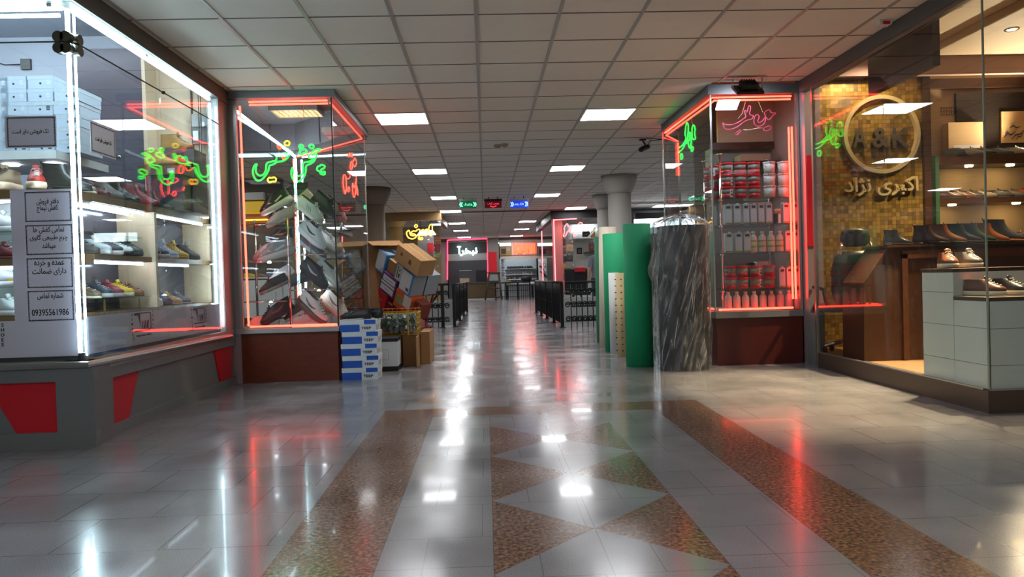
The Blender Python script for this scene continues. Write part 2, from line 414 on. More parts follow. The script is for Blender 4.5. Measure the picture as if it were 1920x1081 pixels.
# shop interior shell
INT = mat('shop_interior_paint', (172, 176, 188), .7, 0, .04, 3)
b = MB(); b.box(-7, LX-.1, LY+.12, 7.15, .44, .488); struct('floor', b, WHITE).name = 'floor_left_shop'
b = MB(); b.box(-7, LX-.03, LY+.1, 7.2, 3.4, 3.45); struct('ceiling', b, INT).name = 'ceiling_left_shop'
b = MB(); b.box(-7, -3.2, 7.16, 7.2, .49, 3.4); b.box(-7.05, -7, LY, 7.2, .49, 3.4); b.box(-7, LX, LY+.1, LY+.14, 2.86, 3.4); b.box(LX-.1, LX-.06, LY+.1, 7.2, 2.86, 3.4); struct('wall_left_back', b, INT)
b = MB(); b.box(-3.2, -2.58, 7.14, 7.19, .49, 3.4); struct('wall_left_panelling', b, LWOOD)
b = MB(); b.box(-3.23, -3.19, 7.1, 7.14, .49, 3.4); b.box(-2.79, -2.775, 7.125, 7.14, 1.9, 3.4); struct('trim', b, DWOOD)
# white light tubes around the glass
TUBE = glow('white_light_tube', (214, 242, 255), 34)
def light_tube(name, pts, r, label, cat='light tube', grp='white light tubes around the left shop window', m=None, hold=None):
    t = thing(name, label, cat, pts[0], group=grp)
    MB().tube(pts, r, 8).build('tube', m or TUBE, t, True, True)
    if hold:
        b = MB()
        for p in hold: b.cbox(p, (.03, .03, .03))
        b.build('holder', WHITE, t, world=True)
    return t
light_tube('light_tube', [(-7, LY+.06, 2.70), (LX-.09, LY+.06, 2.70)], .016, 'white tube along the top of the front window of the left shop', hold=[(-2.62, LY+.06, 2.718)])
light_tube('light_tube', [(-7, LY+.1, 2.67), (LX-.12, LY+.1, 2.67)], .012, 'second white tube just under the top tube of the left front window')
light_tube('light_tube', [(LX-.05, LY+.12, 2.705), (LX-.05, 6.86, 2.705)], .016, 'long white tube along the top of the side window of the left shop', hold=[(LX-.05, 5.6, 2.718)])
light_tube('light_tube', [(LX-.045, LY+.05, 2.69), (LX-.045, LY+.05, .545)], .013, 'thick upright white tube in the corner of the left shop window')
light_tube('light_tube', [(LX-.02, LY+.075, 2.69), (LX-.02, LY+.075, .56)], .007, 'thin upright white tube beside the thick corner tube')
light_tube('light_tube', [(LX-.04, 6.85, 2.66), (LX-.04, 6.85, .56)], .011, 'upright white tube at the far end of the left side window')
light_tube('light_tube', [(-3.1, 4.95, 3.37), (-2.7, 5.25, 3.37)], .02, 'short white tube on the left shop ceiling near the window corner')
t = thing('ceiling_fixture', 'long white fluorescent fitting on the ceiling inside the left shop', 'light fitting', (-3.9, 6.2, 3.36))
b = MB(); b.box(-4.9, -3.3, 6.12, 6.32, 3.36, 3.398); b.build('housing', ALU, t, world=True)
for yt in (6.17, 6.27): MB().tube([(-4.9, yt, 3.34), (-3.35, yt, 3.34)], .018, 8).build('tube', glow('fluorescent_tube', (228, 242, 255), 38), t, True, True)
# glass clamps and tie cable
t = thing('glass_clamp', 'dark round clamp joining the two panes at the shop window corner', 'clamp', (LX, LY, 2.45))
for z in (2.505, 2.437):
    b = MB(); b.cyl((LX-.075, LY-.01, z), (LX-.075, LY+.03, z), .034); b.cyl((LX-.015, LY+.07, z), (LX+.018, LY+.07, z), .034); b.cyl((LX-.03, LY-.01, z), (LX-.03, LY+.03, z), .034)
    b.build('disc', mat('bronze_disc', (88, 84, 72), .4, .6), t, world=True)
tag(MB().tube([(-7, LY+.005, 2.475), (LX-.03, LY+.0, 2.475), (LX+.012, LY+.05, 2.475), (LX+.012, 5.6, 2.478), (LX+.012, 6.92, 2.48)], .005, 6).build('tie_cable', WIREM), 'thin dark tie cable running from the corner clamp across the side glass', 'cable')
tag(MB().lathe([(.0, -.014), (.014, -.008), (.014, .008), (0, .014)], (LX+.014, 5.75, 2.478), 10).build('cable_knob', WIREM, smooth=True), 'small round knob halfway along the tie cable', 'knob')
# ================================================================ SHOES
def foot_w(s, slim=0):
    T = [(0, 0), (.02, .016), (.06, .026), (.14, .032), (.28, .033), (.42, .034), (.55, .040), (.68, .0455), (.8, .044), (.9, .034), (.96, .022), (.99, .011), (1, 0)]
    if slim: T = [(0, 0), (.02, .016), (.06, .025), (.14, .031), (.28, .032), (.42, .033), (.55, .038), (.68, .041), (.8, .036), (.9, .025), (.96, .016), (.99, .008), (1, 0)]
    for (a, wa), (c, wc) in zip(T, T[1:]):
        if a <= s <= c: return wa+(wc-wa)*(s-a)/(c-a)
    return 0
NS = 11
SS = [.5-.5*math.cos(PI*i/NS) for i in range(NS+1)]
def contour(x0, x1, ws, zh, zt, slim, L, zpow=1.0):
    P = []
    for i, s in list(enumerate(SS)):
        P.append((s, foot_w(s, slim)))
    for i, s in list(enumerate(SS))[-2:0:-1]:
        P.append((s, -foot_w(s, slim)))
    return [Vector((((x0+(x1-x0)*s)-.5)*L, wd*ws*L/.29, (zh+(zt-zh)*s**zpow)*L/.29)) for s, wd in P]
KIND = {
 'sneaker': dict(lv=[(.01, .985, .97, .026, .026), (0, 1, 1.02, .042, .040), (.0, .985, 1.0, .056, .052), (.005, .93, .92, .068, .062), (.01, .83, .82, .078, .074), (.015, .73, .74, .087, .085), (.015, .63, .69, .095, .098), (.0, .55, .68, .108, .108)], sole=.03, flare=1.07, lace=5, slim=0, chunk=0),
 'chunky': dict(lv=[(.02, .975, .95, .038, .034), (.01, .99, 1.0, .054, .050), (.0, .975, .98, .068, .062), (.005, .92, .9, .082, .072), (.01, .82, .8, .093, .085), (.015, .73, .72, .104, .098), (.015, .64, .68, .114, .112), (.0, .56, .68, .128, .124)], sole=.044, flare=1.14, lace=5, slim=0, chunk=1),
 'high_top': dict(lv=[(.01, .985, .97, .02, .02), (0, 1, 1.0, .038, .036), (.0, .97, .98, .052, .05), (.005, .88, .9, .066, .062), (.01, .76, .8, .082, .078), (.015, .66, .74, .1, .096), (.02, .58, .7, .12, .118), (.01, .54, .70, .145, .142)], sole=.024, flare=1.04, lace=6, slim=0, chunk=0),
 'ankle_boot': dict(lv=[(.01, .985, .95, .026, .014), (0, 1, .98, .045, .028), (.0, .95, .95, .062, .044), (.005, .84, .87, .078, .058), (.02, .7, .78, .095, .078), (.03, .58, .72, .115, .104), (.03, .52, .7, .14, .135), (.02, .5, .72, .172, .166)], sole=.014, flare=1.02, lace=0, slim=1, chunk=0, heel=.024),
 'derby': dict(lv=[(.01, .985, .97, .02, .014), (0, 1, 1.0, .036, .028), (.0, .975, .98, .05, .04), (.005, .9, .9, .06, .052), (.01, .78, .8, .068, .065), (.015, .68, .73, .076, .075), (.015, .58, .69, .083, .083), (.005, .5, .68, .09, .088)], sole=.012, flare=1.04, lace=3, slim=1, chunk=0, heel=.016),
}
_sh = {}
def shoe_parts(kind, L):
    key = (kind, round(L, 3))
    if key in _sh: return _sh[key]
    K = KIND[kind]; k = L/.29; sl = K['slim']; out = {}
    R = [contour(a, c, ws, zh, zt, sl, L) for a, c, ws, zh, zt in K['lv']]
    b = MB(); b.rings(R, True, True, False)
    out['upper'] = b
    b = MB(); h = K['sole']; he = K.get('heel', 0); fl = K['flare']
    base = h+he
    if he:
        b.rings([contour(.0, 1, fl, he, .001, sl, L, .6), contour(-.003, 1.003, fl*1.02, base, h, sl, L, .6), contour(0, .997, fl*.97, base+.004, h+.004, sl, L, .6)])
        b.rings([contour(.02, .27, .98, 0, 0, 0, L), contour(.0, .30, 1.02, he+.002, he*.75, 0, L)])
    elif K['chunk']:
        b.rings([contour(.06, .93, fl*.9, 0.0, .004, sl, L), contour(.0, 1.0, fl, .006, .014, sl, L), contour(-.025, 1.01, fl*1.04, h*.6, h*.6, sl, L), contour(-.01, 1.0, fl*.98, h+.012, h, sl, L), contour(.01, .98, fl*.86, h+.01, h, sl, L)])
    else:
        b.rings([contour(.02, .97, fl*.94, 0, .004, sl, L), contour(-.003, 1.0, fl, .006, .009, sl, L), contour(-.006, 1.006, fl, h, h, sl, L), contour(.0, .995, fl*.93, h+.003, h+.003, sl, L)])
    out['sole'] = b
    b = MB(); top = K['lv'][-1]
    b.rings([contour(top[0]+.004, top[1]-.004, top[2]*.97, top[3]+.0015, top[4]+.0015, sl, L), contour(top[0]+.02, top[1]-.03, top[2]*.8, top[3]-.004, top[4]-.004, sl, L), contour(top[0]+.03, top[1]-.05, top[2]*.72, top[3]-.03, top[4]-.03, sl, L)], True, False, True)
    out['lining'] = b
    def ridge(q):                                      # point on the throat, q 0 (low) .. 1 (collar)
        lo, hi = 3, len(K['lv'])-1
        v = lo+(hi-lo)*q; i = min(int(v), hi-1); f = v-i
        x = K['lv'][i][1]*(1-f)+K['lv'][i+1][1]*f; z = K['lv'][i][4]*(1-f)+K['lv'][i+1][4]*f
        return Vector(((x-.5)*L, 0, z*k))
    if K['lace']:
        b = MB()
        for j in range(K['lace']):
            q = .1+.75*j/(K['lace']-1); p = ridge(q); p2 = ridge(min(1, q+.08)); wd = .019*k
            for a, c in ((p, p2),):
                b.tube([a+Vector((-.014*k, -wd, -.004*k)), a+Vector((-.002*k, -wd*.5, .002*k)), a+Vector((.0, 0, .0045*k)), c+Vector((.0, wd*.5, .002*k)), c+Vector((-.012*k, wd, -.004*k))], .0028*k, 5)
        q = ridge(.88)
        for sg in (-1, 1):
            b.tube([q+Vector((0, 0, .004*k)), q+Vector((.006*k, sg*.014*k, .010*k)), q+Vector((.012*k, sg*.024*k, .002*k)), q+Vector((.002*k, sg*.006*k, .004*k))], .002*k, 4)
        out['laces'] = b
        b = MB(); p = ridge(.8); e = ridge(1.0)
        sec = []
        for f, up in ((0, .0), (.6, .004), (1, .014), (1.15, .022)):
            c = p.lerp(e, f)+Vector((0, 0, up*k))
            sec.append([c+Vector((-.002*k, -.021*k, -.004*k)), c+Vector((.002*k, -.012*k, .001*k)), c+Vector((.003*k, .0, .003*k)), c+Vector((.002*k, .012*k, .001*k)), c+Vector((-.002*k, .021*k, -.004*k)), c+Vector((-.008*k, 0, -.002*k))])
        b.rings(sec); out['tongue'] = b
    if kind == 'ankle_boot':
        b = MB()                                       # pull tab at the heel
        x = (-.5+.02)*L
        b.tube([Vector((x+.004, -.006*k, .160*k)), Vector((x-.008*k, -.006*k, .186*k)), Vector((x-.004, .006*k, .186*k)), Vector((x+.006, .006*k, .160*k))], .003*k, 5); out['pull_tab'] = b
    def surf(sg, s, v):                                # point on the side of the upper
        v = max(0, min(v, len(R)-1.001)); i = int(v); f = v-i
        pts = []
        for a, c, ws, zh, zt in (K['lv'][i], K['lv'][i+1]):
            ss = (s-a)/(c-a); ss = min(max(ss, .001), .999)
            pts.append(Vector(((a+(c-a)*ss-.5)*L, sg*(foot_w(ss, sl)*ws*k+.0012), (zh+(zt-zh)*ss)*k)))
        return pts[0].lerp(pts[1], f)
    out['_surf'] = surf
    _sh[key] = out
    return out
def strip(b, surf, path, wd, sg):
    rows = [(b.V(surf(sg, s0, v0-w0*wd)), b.V(surf(sg, s0, v0+w0*wd))) for s0, v0, w0 in path]
    for (a, c), (d, e) in zip(rows, rows[1:]): b.face([a, d, e, c])
STRIPES = {
 'swoosh': [[(.2, 4.2, .2), (.3, 3.0, 1.0), (.42, 2.2, 1.3), (.52, 2.3, 1.0), (.62, 3.0, .6), (.74, 3.8, .2)]],
 'three': [[(.40, 2, .1), (.405, 2.2, 2.2)], [(.48, 1.5, .1), (.55, 5.2, .1)], ],
 'wave': [[(.06, 2.4, .8), (.25, 3.4, .8), (.45, 2.0, .8), (.65, 3.0, .7), (.86, 1.4, .6)]],
 'toe': [[(.66, .6, .9), (.75, 1.0, 1.0), (.86, 1.2, 1.0), (.94, 1.1, .9)]],
}
_src = {}
def bm_copy(b):
    q = MB(); q.bm = b.bm.copy(); return q
def shoe(kind, cols, loc, yaw, label, tilt=0, L=.29, stripe=None, roll=0, group=None, name=None, rough=.45):
    """cols: upper, sole, laces, lining, stripe (RGB 0-255); toe points along yaw, tilt lowers the toe"""
    cols = list(cols)+[None]*5
    up, so, la, li, st = cols[:5]
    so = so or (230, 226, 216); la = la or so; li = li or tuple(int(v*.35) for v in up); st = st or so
    nm = name or {'sneaker': 'sneaker', 'chunky': 'chunky_sneaker', 'high_top': 'lace_up_boot', 'ankle_boot': 'ankle_boot', 'derby': 'leather_shoe'}[kind]
    cat = 'boot' if 'boot' in nm else 'shoe'
    t = thing(nm, label, cat, loc, (roll, tilt, yaw), group)
    sk = (kind, tuple(up), tuple(so), tuple(la), tuple(li), tuple(st), round(L, 3), stripe, rough)
    if sk in _src:
        for o in _src[sk]:
            c = o.copy(); COL.objects.link(c); c.parent = t
        return t
    P = shoe_parts(kind, L)
    mk = lambda c, r=rough: mat('shoe_%02x%02x%02x_%d' % (c[0], c[1], c[2], int(r*100)), c, r, 0, .08, 60)
    res = []
    for part in ('upper', 'sole', 'lining', 'laces', 'tongue', 'pull_tab'):
        if part in P:
            c = {'upper': up, 'sole': so, 'lining': li, 'laces': la, 'tongue': up, 'pull_tab': li}[part]
            res.append(bm_copy(P[part]).build(part, mk(c, rough if part in ('upper', 'tongue') else .6), t, True))
    if stripe:
        if stripe == 'three': paths = [[(s-.05, 4.6, .38), (s, 3.0, .38), (s+.05, 1.4, .38)] for s in (.40, .48, .56)]
        else: paths = STRIPES[stripe]
        for sg in (-1, 1):
            for pth in paths:
                b = MB(); strip(b, P['_surf'], pth, 1 if stripe == 'three' else .55 if stripe != 'wave' else .7, sg)
                res.append(b.build('side_stripe', mk(st), t, False))
    _src[sk] = res
    return t
STEEL = mat('brushed_steel', (170, 170, 172), .3, .9, .04)
def shoe_stand(loc, h, label, lean=0):
    t = thing('shoe_stand', label, 'shoe stand', loc, group='small shoe display stands')
    b = MB(); b.lathe([(.03, 0), (.03, .004), (.006, .008), (.005, h), (.012, h+.004)], (0, 0, 0), 12); b.build('post', STEEL, t, True)
    return t
# ================================================================ LEFT SHOP: furniture and stock
SX0, SX1 = -2.86, -2.6
t = thing('shelf_unit', 'wooden display shelving with three boards along the side window of the left shop', 'shelves', (-2.73, 5.9, .49))
for z0, z1 in ((1.555, 1.61), (1.166, 1.205), (.775, .815)):
    b = MB(); b.box(SX0, SX1, 4.94, 7.1, z0, z1); b.build('shelf_board', BOARD, t, world=True)
b = MB(); b.box(SX0, SX1+.03, 5.77, 5.81, .815, 1.555); b.build('divider', LWOOD, t, world=True)
b = MB(); b.box(SX0, SX1+.03, 7.0, 7.04, .815, 1.555); b.build('end_panel', LWOOD, t, world=True)
b = MB(); b.box(SX0-.02, SX0, 4.94, 7.1, .49, 1.6); b.build('back_panel', mat('dark_mirror_panel', (84, 88, 106), .12, .5, .03), t, world=True)
b = MB(); b.box(SX0, SX1, 4.94, 7.1, .49, .775); b.build('base', WHITE, t, world=True)
b = MB(); b.box(SX0+.02, SX1-.005, 4.94, 5.75, .898, .906); b.build('glass_shelf', GLASS2, t, world=True)
b = MB(); b.box(SX0+.02, SX1-.06, 4.94, 5.76, 1.352, 1.358); b.build('glass_shelf', GLASS2, t, world=True)
for y in (5.1, 5.6):
    b = MB(); b.tube([(SX1-.03, y, .815), (SX1-.03, y, .83), (SX1-.03, y, .85), (SX1-.03, y, .898)], .005, rr=[.005, .008, .008, .005]); b.build('shelf_pin', mat('brass', (190, 160, 90), .3, .8), t, world=True)
SH_T = glow('shelf_light_tube', (222, 238, 255), 15)
def shelf_tube(y0, y1, x, z, label):
    t2 = thing('shelf_light', label, 'shelf light', (x, (y0+y1)/2, z), group='shelf lights in the left shop')
    b = MB(); b.tube([(x, y0, z), (x, y1, z)], .010, 8); b.build('tube', SH_T, t2, True, True)
    b = MB(); b.box(x-.014, x+.014, y0-.01, y1+.01, z+.009, z+.0125); b.build('batten', WHITE, t2, world=True)
shelf_tube(5.0, 5.74, -2.64, 1.542, 'white light tube under the top board in the near bay by the side window')
shelf_tube(5.0, 5.74, -2.76, 1.542, 'second white light tube under the top board in the near bay, deeper in')
shelf_tube(5.84, 6.9, -2.64, 1.542, 'white light tube under the top board in the far bay by the side window')
shelf_tube(5.0, 5.74, -2.66, 1.153, 'white light tube under the middle board in the near bay')
shelf_tube(5.84, 6.6, -2.66, 1.153, 'white light tube under the middle board in the far bay')
t = thing('shelf_unit', 'display shelving facing the front window of the left shop', 'shelves', (-4.8, 4.8, .49))
FY0, FY1 = 4.66, 4.93
for z0, z1 in ((1.549, 1.605), (1.132, 1.17), (.775, .815)):
    b = MB(); b.box(-7, SX1, FY0, FY1, z0, z1); b.build('shelf_board', BOARD, t, world=True)
for z in (1.35, 1.0):
    b = MB(); b.box(-7, SX1-.01, FY0+.02, FY1-.01, z-.008, z); b.build('glass_shelf', GLASS2, t, world=True)
b = MB(); b.box(-7, SX1-.3, FY1, FY1+.02, .49, 1.6); b.build('back_panel', WHITE, t, world=True)
b = MB(); b.box(-7, SX1, FY0, FY1, .49, .775); b.build('base', WHITE, t, world=True)
def front_tube(z, label):
    t2 = thing('shelf_light', label, 'shelf light', (-4, FY0+.03, z), group='shelf lights in the left shop')
    b = MB(); b.tube([(-7, FY0+.03, z), (-2.65, FY0+.03, z)], .010, 8); b.build('tube', SH_T, t2, True, True)
    b = MB(); b.box(-7, -2.64, FY0+.016, FY0+.044, z+.009, z+.0125); b.build('batten', WHITE, t2, world=True)
front_tube(1.536, 'white light tube under the top board of the front window shelves')
front_tube(1.119, 'white light tube under the middle board of the front window shelves')
# shoes in the front window
def fx(px_, z, Y=4.78): return Vector((PY(px_, 400, Y).x, Y, z))
D = math.radians
shoe('chunky', [(150, 122, 92), (224, 198, 168), (60, 48, 44), (120, 96, 70)], fx(14, 1.605, 4.8), D(-80), 'tan chunky lace-up shoe on the top board at the left edge of the front window', L=.35)
shoe('chunky', [(176, 52, 44), (232, 200, 172), (236, 222, 216), (150, 40, 34)], fx(72, 1.605, 4.8), D(-62), 'red leather lace-up shoe with pale laces on the top board of the front window', L=.335)
shoe('ankle_boot', [(48, 46, 42), (30, 30, 30)], fx(128, 1.605, 4.79), D(8), 'black ankle boot standing above the white notice sheet by the window corner', L=.3, rough=.3)
shoe('sneaker', [(222, 226, 228), (236, 238, 240)], fx(4, 1.35), D(-12), 'white sneaker on the upper glass shelf left of the notice sheet', L=.31)
shoe('sneaker', [(196, 200, 202), (232, 232, 232)], fx(14, 1.17, 4.87), D(-5), 'pale grey sneaker behind the burgundy shoe in the front window', L=.29)
shoe('derby', [(112, 34, 44), (120, 50, 54), (220, 200, 200)], fx(6, 1.17, 4.74), D(-10), 'burgundy lace-up shoe on the middle board left of the notice sheet', L=.31)
shoe('sneaker', [(158, 160, 166), (226, 226, 228), None, None, (226, 190, 40)], fx(8, 1.0), D(-14), 'grey sneaker with yellow side panel on the lower glass shelf', L=.32, stripe='toe')
shoe('sneaker', [(44, 56, 92), (224, 228, 232)], fx(8, .815, 4.86), D(-10), 'navy sneaker behind the white one at the bottom of the front window', L=.3)
shoe('sneaker', [(226, 230, 232), (240, 240, 240), (250, 250, 250)], fx(6, .815, 4.73), D(-16), 'white sneaker with white laces at the bottom of the front window', L=.31)
# boots along the top board of the side window
for kind, cols, y, yaw, lab, L in (
    ('derby', [(140, 132, 122), (206, 186, 160)], 5.02, -14, 'grey low shoe with tan sole first on the side window top board', .29),
    ('derby', [(92, 40, 36), (70, 34, 30)], 5.2, -12, 'wine red low shoe second on the side window top board', .28),
    ('ankle_boot', [(92, 84, 76), (58, 46, 40)], 5.40, -12, 'grey brown ankle boot on the side window top board', .3),
    ('ankle_boot', [(34, 32, 34), (28, 26, 26)], 5.62, -10, 'black ankle boot beside the grey brown one on the side top board', .29),
    ('ankle_boot', [(122, 30, 36), (80, 22, 26)], 5.92, -10, 'dark red tall boot on the side window top board', .32),
    ('ankle_boot', [(26, 26, 28), (22, 22, 24)], 6.22, -8, 'glossy black boot after the dark red boot on the side top board', .29),
    ('derby', [(30, 30, 34), (28, 28, 28)], 6.46, -8, 'black low shoe near the far end of the side top board', .28),
    ('ankle_boot', [(40, 38, 40), (26, 26, 26)], 6.7, -8, 'last black boot at the far end of the side top board', .28)):
    shoe(kind, cols, (-2.735, y, 1.61), D(yaw), lab, L=L, rough=.3)
for kind, cols, y, lab, st in (
    ('derby', [(66, 62, 60), (60, 50, 44)], 5.02, 'dark grey shoe first on the middle board of the near bay', None),
    ('sneaker', [(214, 216, 220), (232, 232, 234), None, None, (60, 62, 74)], 5.17, 'white sneaker with dark side stripe in the near bay middle row', 'swoosh'),
    ('sneaker', [(64, 66, 80), (224, 220, 222), (150, 40, 60)], 5.33, 'navy sneaker with wine laces in the near bay middle row', None),
    ('sneaker', [(232, 234, 234), (40, 42, 48)], 5.48, 'white sneaker on a black sole in the near bay middle row', None),
    ('sneaker', [(58, 62, 70), (52, 54, 60)], 5.63, 'all dark grey sneaker last in the near bay middle row', None)):
    shoe(kind, cols, (-2.735, y, 1.205), D(-14), lab, L=.305, stripe=st)
for kind, cols, y, lab in (
    ('sneaker', [(52, 56, 72), (196, 196, 204)], 5.93, 'dark navy sneaker first in the far bay middle row'),
    ('sneaker', [(60, 52, 60), (222, 214, 216)], 6.1, 'dark plum sneaker second in the far bay middle row'),
    ('high_top', [(150, 168, 200), (226, 226, 230)], 6.27, 'pale blue high boot in the far bay middle row'),
    ('high_top', [(204, 168, 62), (176, 138, 56), (214, 186, 90)], 6.48, 'mustard yellow boot in the far bay middle row'),
    ('high_top', [(60, 64, 62), (66, 62, 56)], 6.74, 'dark green grey boot last in the far bay middle row')):
    shoe(kind, cols, (-2.735, y, 1.205), D(-12), lab, L=.295)
for kind, cols, y, lab in (
    ('derby', [(112, 90, 66), (214, 202, 180)], 5.03, 'brown low shoe first on the lower glass shelf of the near bay'),
    ('sneaker', [(42, 56, 70), (206, 206, 206)], 5.18, 'dark teal shoe second on the lower glass shelf of the near bay'),
    ('sneaker', [(124, 30, 52), (196, 190, 190), (230, 90, 120)], 5.33, 'crimson shoe on the lower glass shelf of the near bay'),
    ('sneaker', [(226, 196, 50), (216, 206, 180), (90, 40, 50)], 5.48, 'bright yellow shoe on the lower glass shelf of the near bay'),
    ('derby', [(140, 88, 50), (110, 76, 50)], 5.64, 'tan brown shoe last on the lower glass shelf of the near bay')):
    shoe(kind, cols, (-2.735, y, .906), D(-12), lab, L=.285)
for kind, cols, y, lab, st in (
    ('sneaker', [(232, 232, 234), (236, 236, 236), None, None, (164, 34, 54)], 5.93, 'white sneaker with red stripe at the bottom of the far bay', 'wave'),
    ('sneaker', [(46, 54, 84), (60, 62, 80)], 6.12, 'navy blue sneaker at the bottom of the far bay', None),
    ('derby', [(206, 158, 100), (206, 178, 140)], 6.32, 'tan shoe at the bottom of the far bay', None),
    ('derby', [(108, 122, 144), (200, 196, 190)], 6.5, 'grey blue shoe last at the bottom of the far bay', None)):
    shoe(kind, cols, (-2.735, y, .815), D(-16), lab, L=.31, stripe=st)
# tray with downlights and the pile of shoe boxes on it
t = thing('high_shelf', 'white high shelf with round downlights carrying shoe boxes in the left shop', 'shelf', (-4.2, 5.65, 1.908))
b = MB(); b.box(-7, -3.03, 5.3, 6.02, 1.908, 1.968); b.build('board', WHITE, t, world=True)
DL = glow('downlight_lens', (240, 246, 255), 20)
for x in (-3.06-.1, -3.47, -3.9, -4.4):
    b = MB(); b.cyl((x, 5.5, 1.898), (x, 5.5, 1.9075), .05, .055); b.build('downlight', DL, t, world=True)
BOXG = mat('grey_blue_card', (196, 206, 222), .6, 0, .04, 10)
BOXP = mat('patterned_card', (196, 204, 216), .6, 0, .5, 160)
def shoe_carton(loc, label, lidm, wx=.178, dy=.3, h=.092, grp='shoe boxes piled on the high shelf'):
    t = thing('shoe_box', label, 'box', loc, group=grp)
    b = MB(); b.box(-wx/2, wx/2, 0, dy, 0, h-.002); b.build('body', BOXG, t)
    b = MB(); b.box(-wx/2-.003, wx/2+.003, -.003, dy+.003, h-.028, h); b.build('lid', lidm, t)
    b = MB(); b.cyl((0, -.0015, .036), (0, .002, .036), .008, n=12); b.build('finger_hole', INK, t)
    b = MB()
    for i in range(3): b.box(.045, .07, -.0015, .0, .03+i*.012, .038+i*.012)
    b.build('label_print', INK if lidm is BOXP else WHITEV, t)
    return t
colw = ['far left', 'left', 'middle', 'right']
roww = ['top', 'second', 'third', 'fourth', 'fifth', 'bottom']
srcP = srcW = None
for ci, (cx, n) in enumerate(((-7, 6), (28, 6), (76, 6), (125, 5))):
    x = PY(cx, 200, 5.42).x
    for r in range(n):
        patt = (ci == 3) or (ci == 2 and r < 4) or (ci == 1 and r < 3)
        lab = '%s shoe box %s in the %s pile on the high shelf' % ('patterned' if patt else 'plain pale', ['lowest', 'second from bottom', 'third from bottom', 'fourth from bottom', 'fifth from bottom', 'topmost'][r], colw[ci])
        loc = (x+random.uniform(-.006, .006), 5.42, 1.969+.094*r)
        if patt:
            if srcP is None: srcP = shoe_carton(loc, lab, BOXP)
            else: copy_thing(srcP, loc, lab)
        else:
            if srcW is None: srcW = shoe_carton(loc, lab, BOXG)
            else: copy_thing(srcW, loc, lab)
# tall dark cupboard
t = thing('tall_cupboard', 'tall dark purple cupboard with a round knob inside the left shop', 'cupboard', (-3.5, 7.0, .49))
b = MB(); b.box(-3.85, -3.14, 6.95, 7.13, .49, 3.21); b.build('body', PURP, t, world=True)
b = MB(); b.box(-3.84, -3.155, 6.93, 6.949, .5, 3.19); dr = b.build('door', PURP, t, world=True)
p = PY(222, 292, 6.92)
b = MB(); b.lathe([(.02, 0), (.024, .01), (0, .016)], (0, 0, 0), 12); b.bm.transform(Matrix.Translation((p.x, 6.93, p.z)) @ Matrix.Rotation(PI/2, 4, 'X')); b.build('knob', CHROME, dr, True, True)
b = MB(); b.box(-3.152, -3.12, 6.92, 7.13, .49, 3.21); b.build('edge_strip', LWOOD, t, world=True)
light_tube('light_tube', [(-3.0, 6.5, 3.365), (-2.75, 6.5, 3.365)], .022, 'added hidden tube on the left shop ceiling, lighting the wood wall', m=_mats['fluorescent_tube'], hold=[(-2.88, 6.5, 3.387)])  # hidden tube added to brighten the wood wall
# boot riser
Yb = 6.25
t = thing('boot_riser', 'brown board and grey blocks holding yellow boots inside the left shop', 'display stand', (-2.7, Yb, 1.6))
z1 = PY(300, 313, Yb).z; xa, xb = PY(268, 313, Yb).x, PY(362, 313, Yb).x
b = MB(); b.box(xa, min(xb, -2.5), Yb-.08, Yb+.16, z1-.075, z1); b.build('board', BOARD, t, world=True)
z2 = PY(320, 283, Yb+.25).z; xc = PY(300, 283, Yb+.25).x
b = MB(); b.box(xc, -2.5, Yb+.17, Yb+.45, 1.61, z2); b.build('block', mat('mauve_block', (112, 102, 104), .6), t, world=True)
b = MB(); b.box(xa+.04, -2.52, Yb-.04, Yb+.12, 1.615, z1-.076); b.build('support', PURP, t, world=True)
b = MB(); q = PY(320, 319, Yb-.09); b.box(q.x-.03, q.x+.03, Yb-.083, Yb-.0805, q.z-.02, q.z+.02); b.build('price_card', WHITEV, t, world=True)
shoe('high_top', [(214, 168, 92), (120, 84, 50), (150, 110, 60), (96, 80, 60)], (PY(299, 300, Yb).x, Yb+.02, z1+.001), D(-8), 'mustard suede lace-up boot on the front board of the riser', L=.29)
shoe('high_top', [(190, 142, 78), (110, 74, 46), (110, 92, 70), (84, 72, 58)], (PY(332, 270, Yb+.28).x, Yb+.28, z2+.001), D(-6), 'tan lace-up boot on the higher block of the riser', L=.3)
shoe('ankle_boot', [(120, 40, 46), (70, 28, 30)], (-2.56, Yb+.08, z1+.001), D(-20), 'dark red boot beside the mustard boot on the riser', L=.22)
# meter board on the panelled wall
p0, p1 = PY(362, 270, 7.1), PY(392, 213, 7.1)
t = thing('meter_board', 'grey electric meter board with dials and hanging wires on the wood wall', 'meter', ((p0.x+p1.x)/2, 7.12, p0.z))
b = MB(); b.box(p0.x, p1.x, 7.09, 7.139, p0.z, p1.z); b.build('backplate', mat('meter_grey', (122, 120, 118), .5), t, world=True)
b = MB(); b.box(p0.x+.01, p1.x-.01, 7.06, 7.09, p0.z+.16, p1.z-.01); b.build('meter', mat('meter_light', (168, 166, 162), .5), t, world=True)
b = MB(); b.cyl((p1.x-.045, 7.05, p1.z-.11), (p1.x-.045, 7.062, p1.z-.11), .022); b.build('dial', WHITEV, t, world=True)
b = MB(); b.box(p0.x+.015, p0.x+.065, 7.065, 7.09, p0.z+.03, p0.z+.12); b.build('breaker', WHITE, t, world=True)
b = MB()
for k in (0, .02): b.tube([(p0.x+.08+k, 7.055, p1.z+.2), (p0.x+.085+k, 7.045, p1.z-.1), (p0.x+.075+k, 7.05, p0.z-.15)], .004, 5)
b.build('wire', WIREM, t, world=True)
p = PY(46, 119, 7.12)
t = thing('wall_socket', 'small grey socket with trailing cable high on the left shop wall', 'socket', (p.x, 7.15, p.z))
b = MB(); b.box(p.x-.045, p.x+.045, 7.13, 7.159, p.z-.05, p.z+.05); b.build('plate', DGREY, t, world=True)
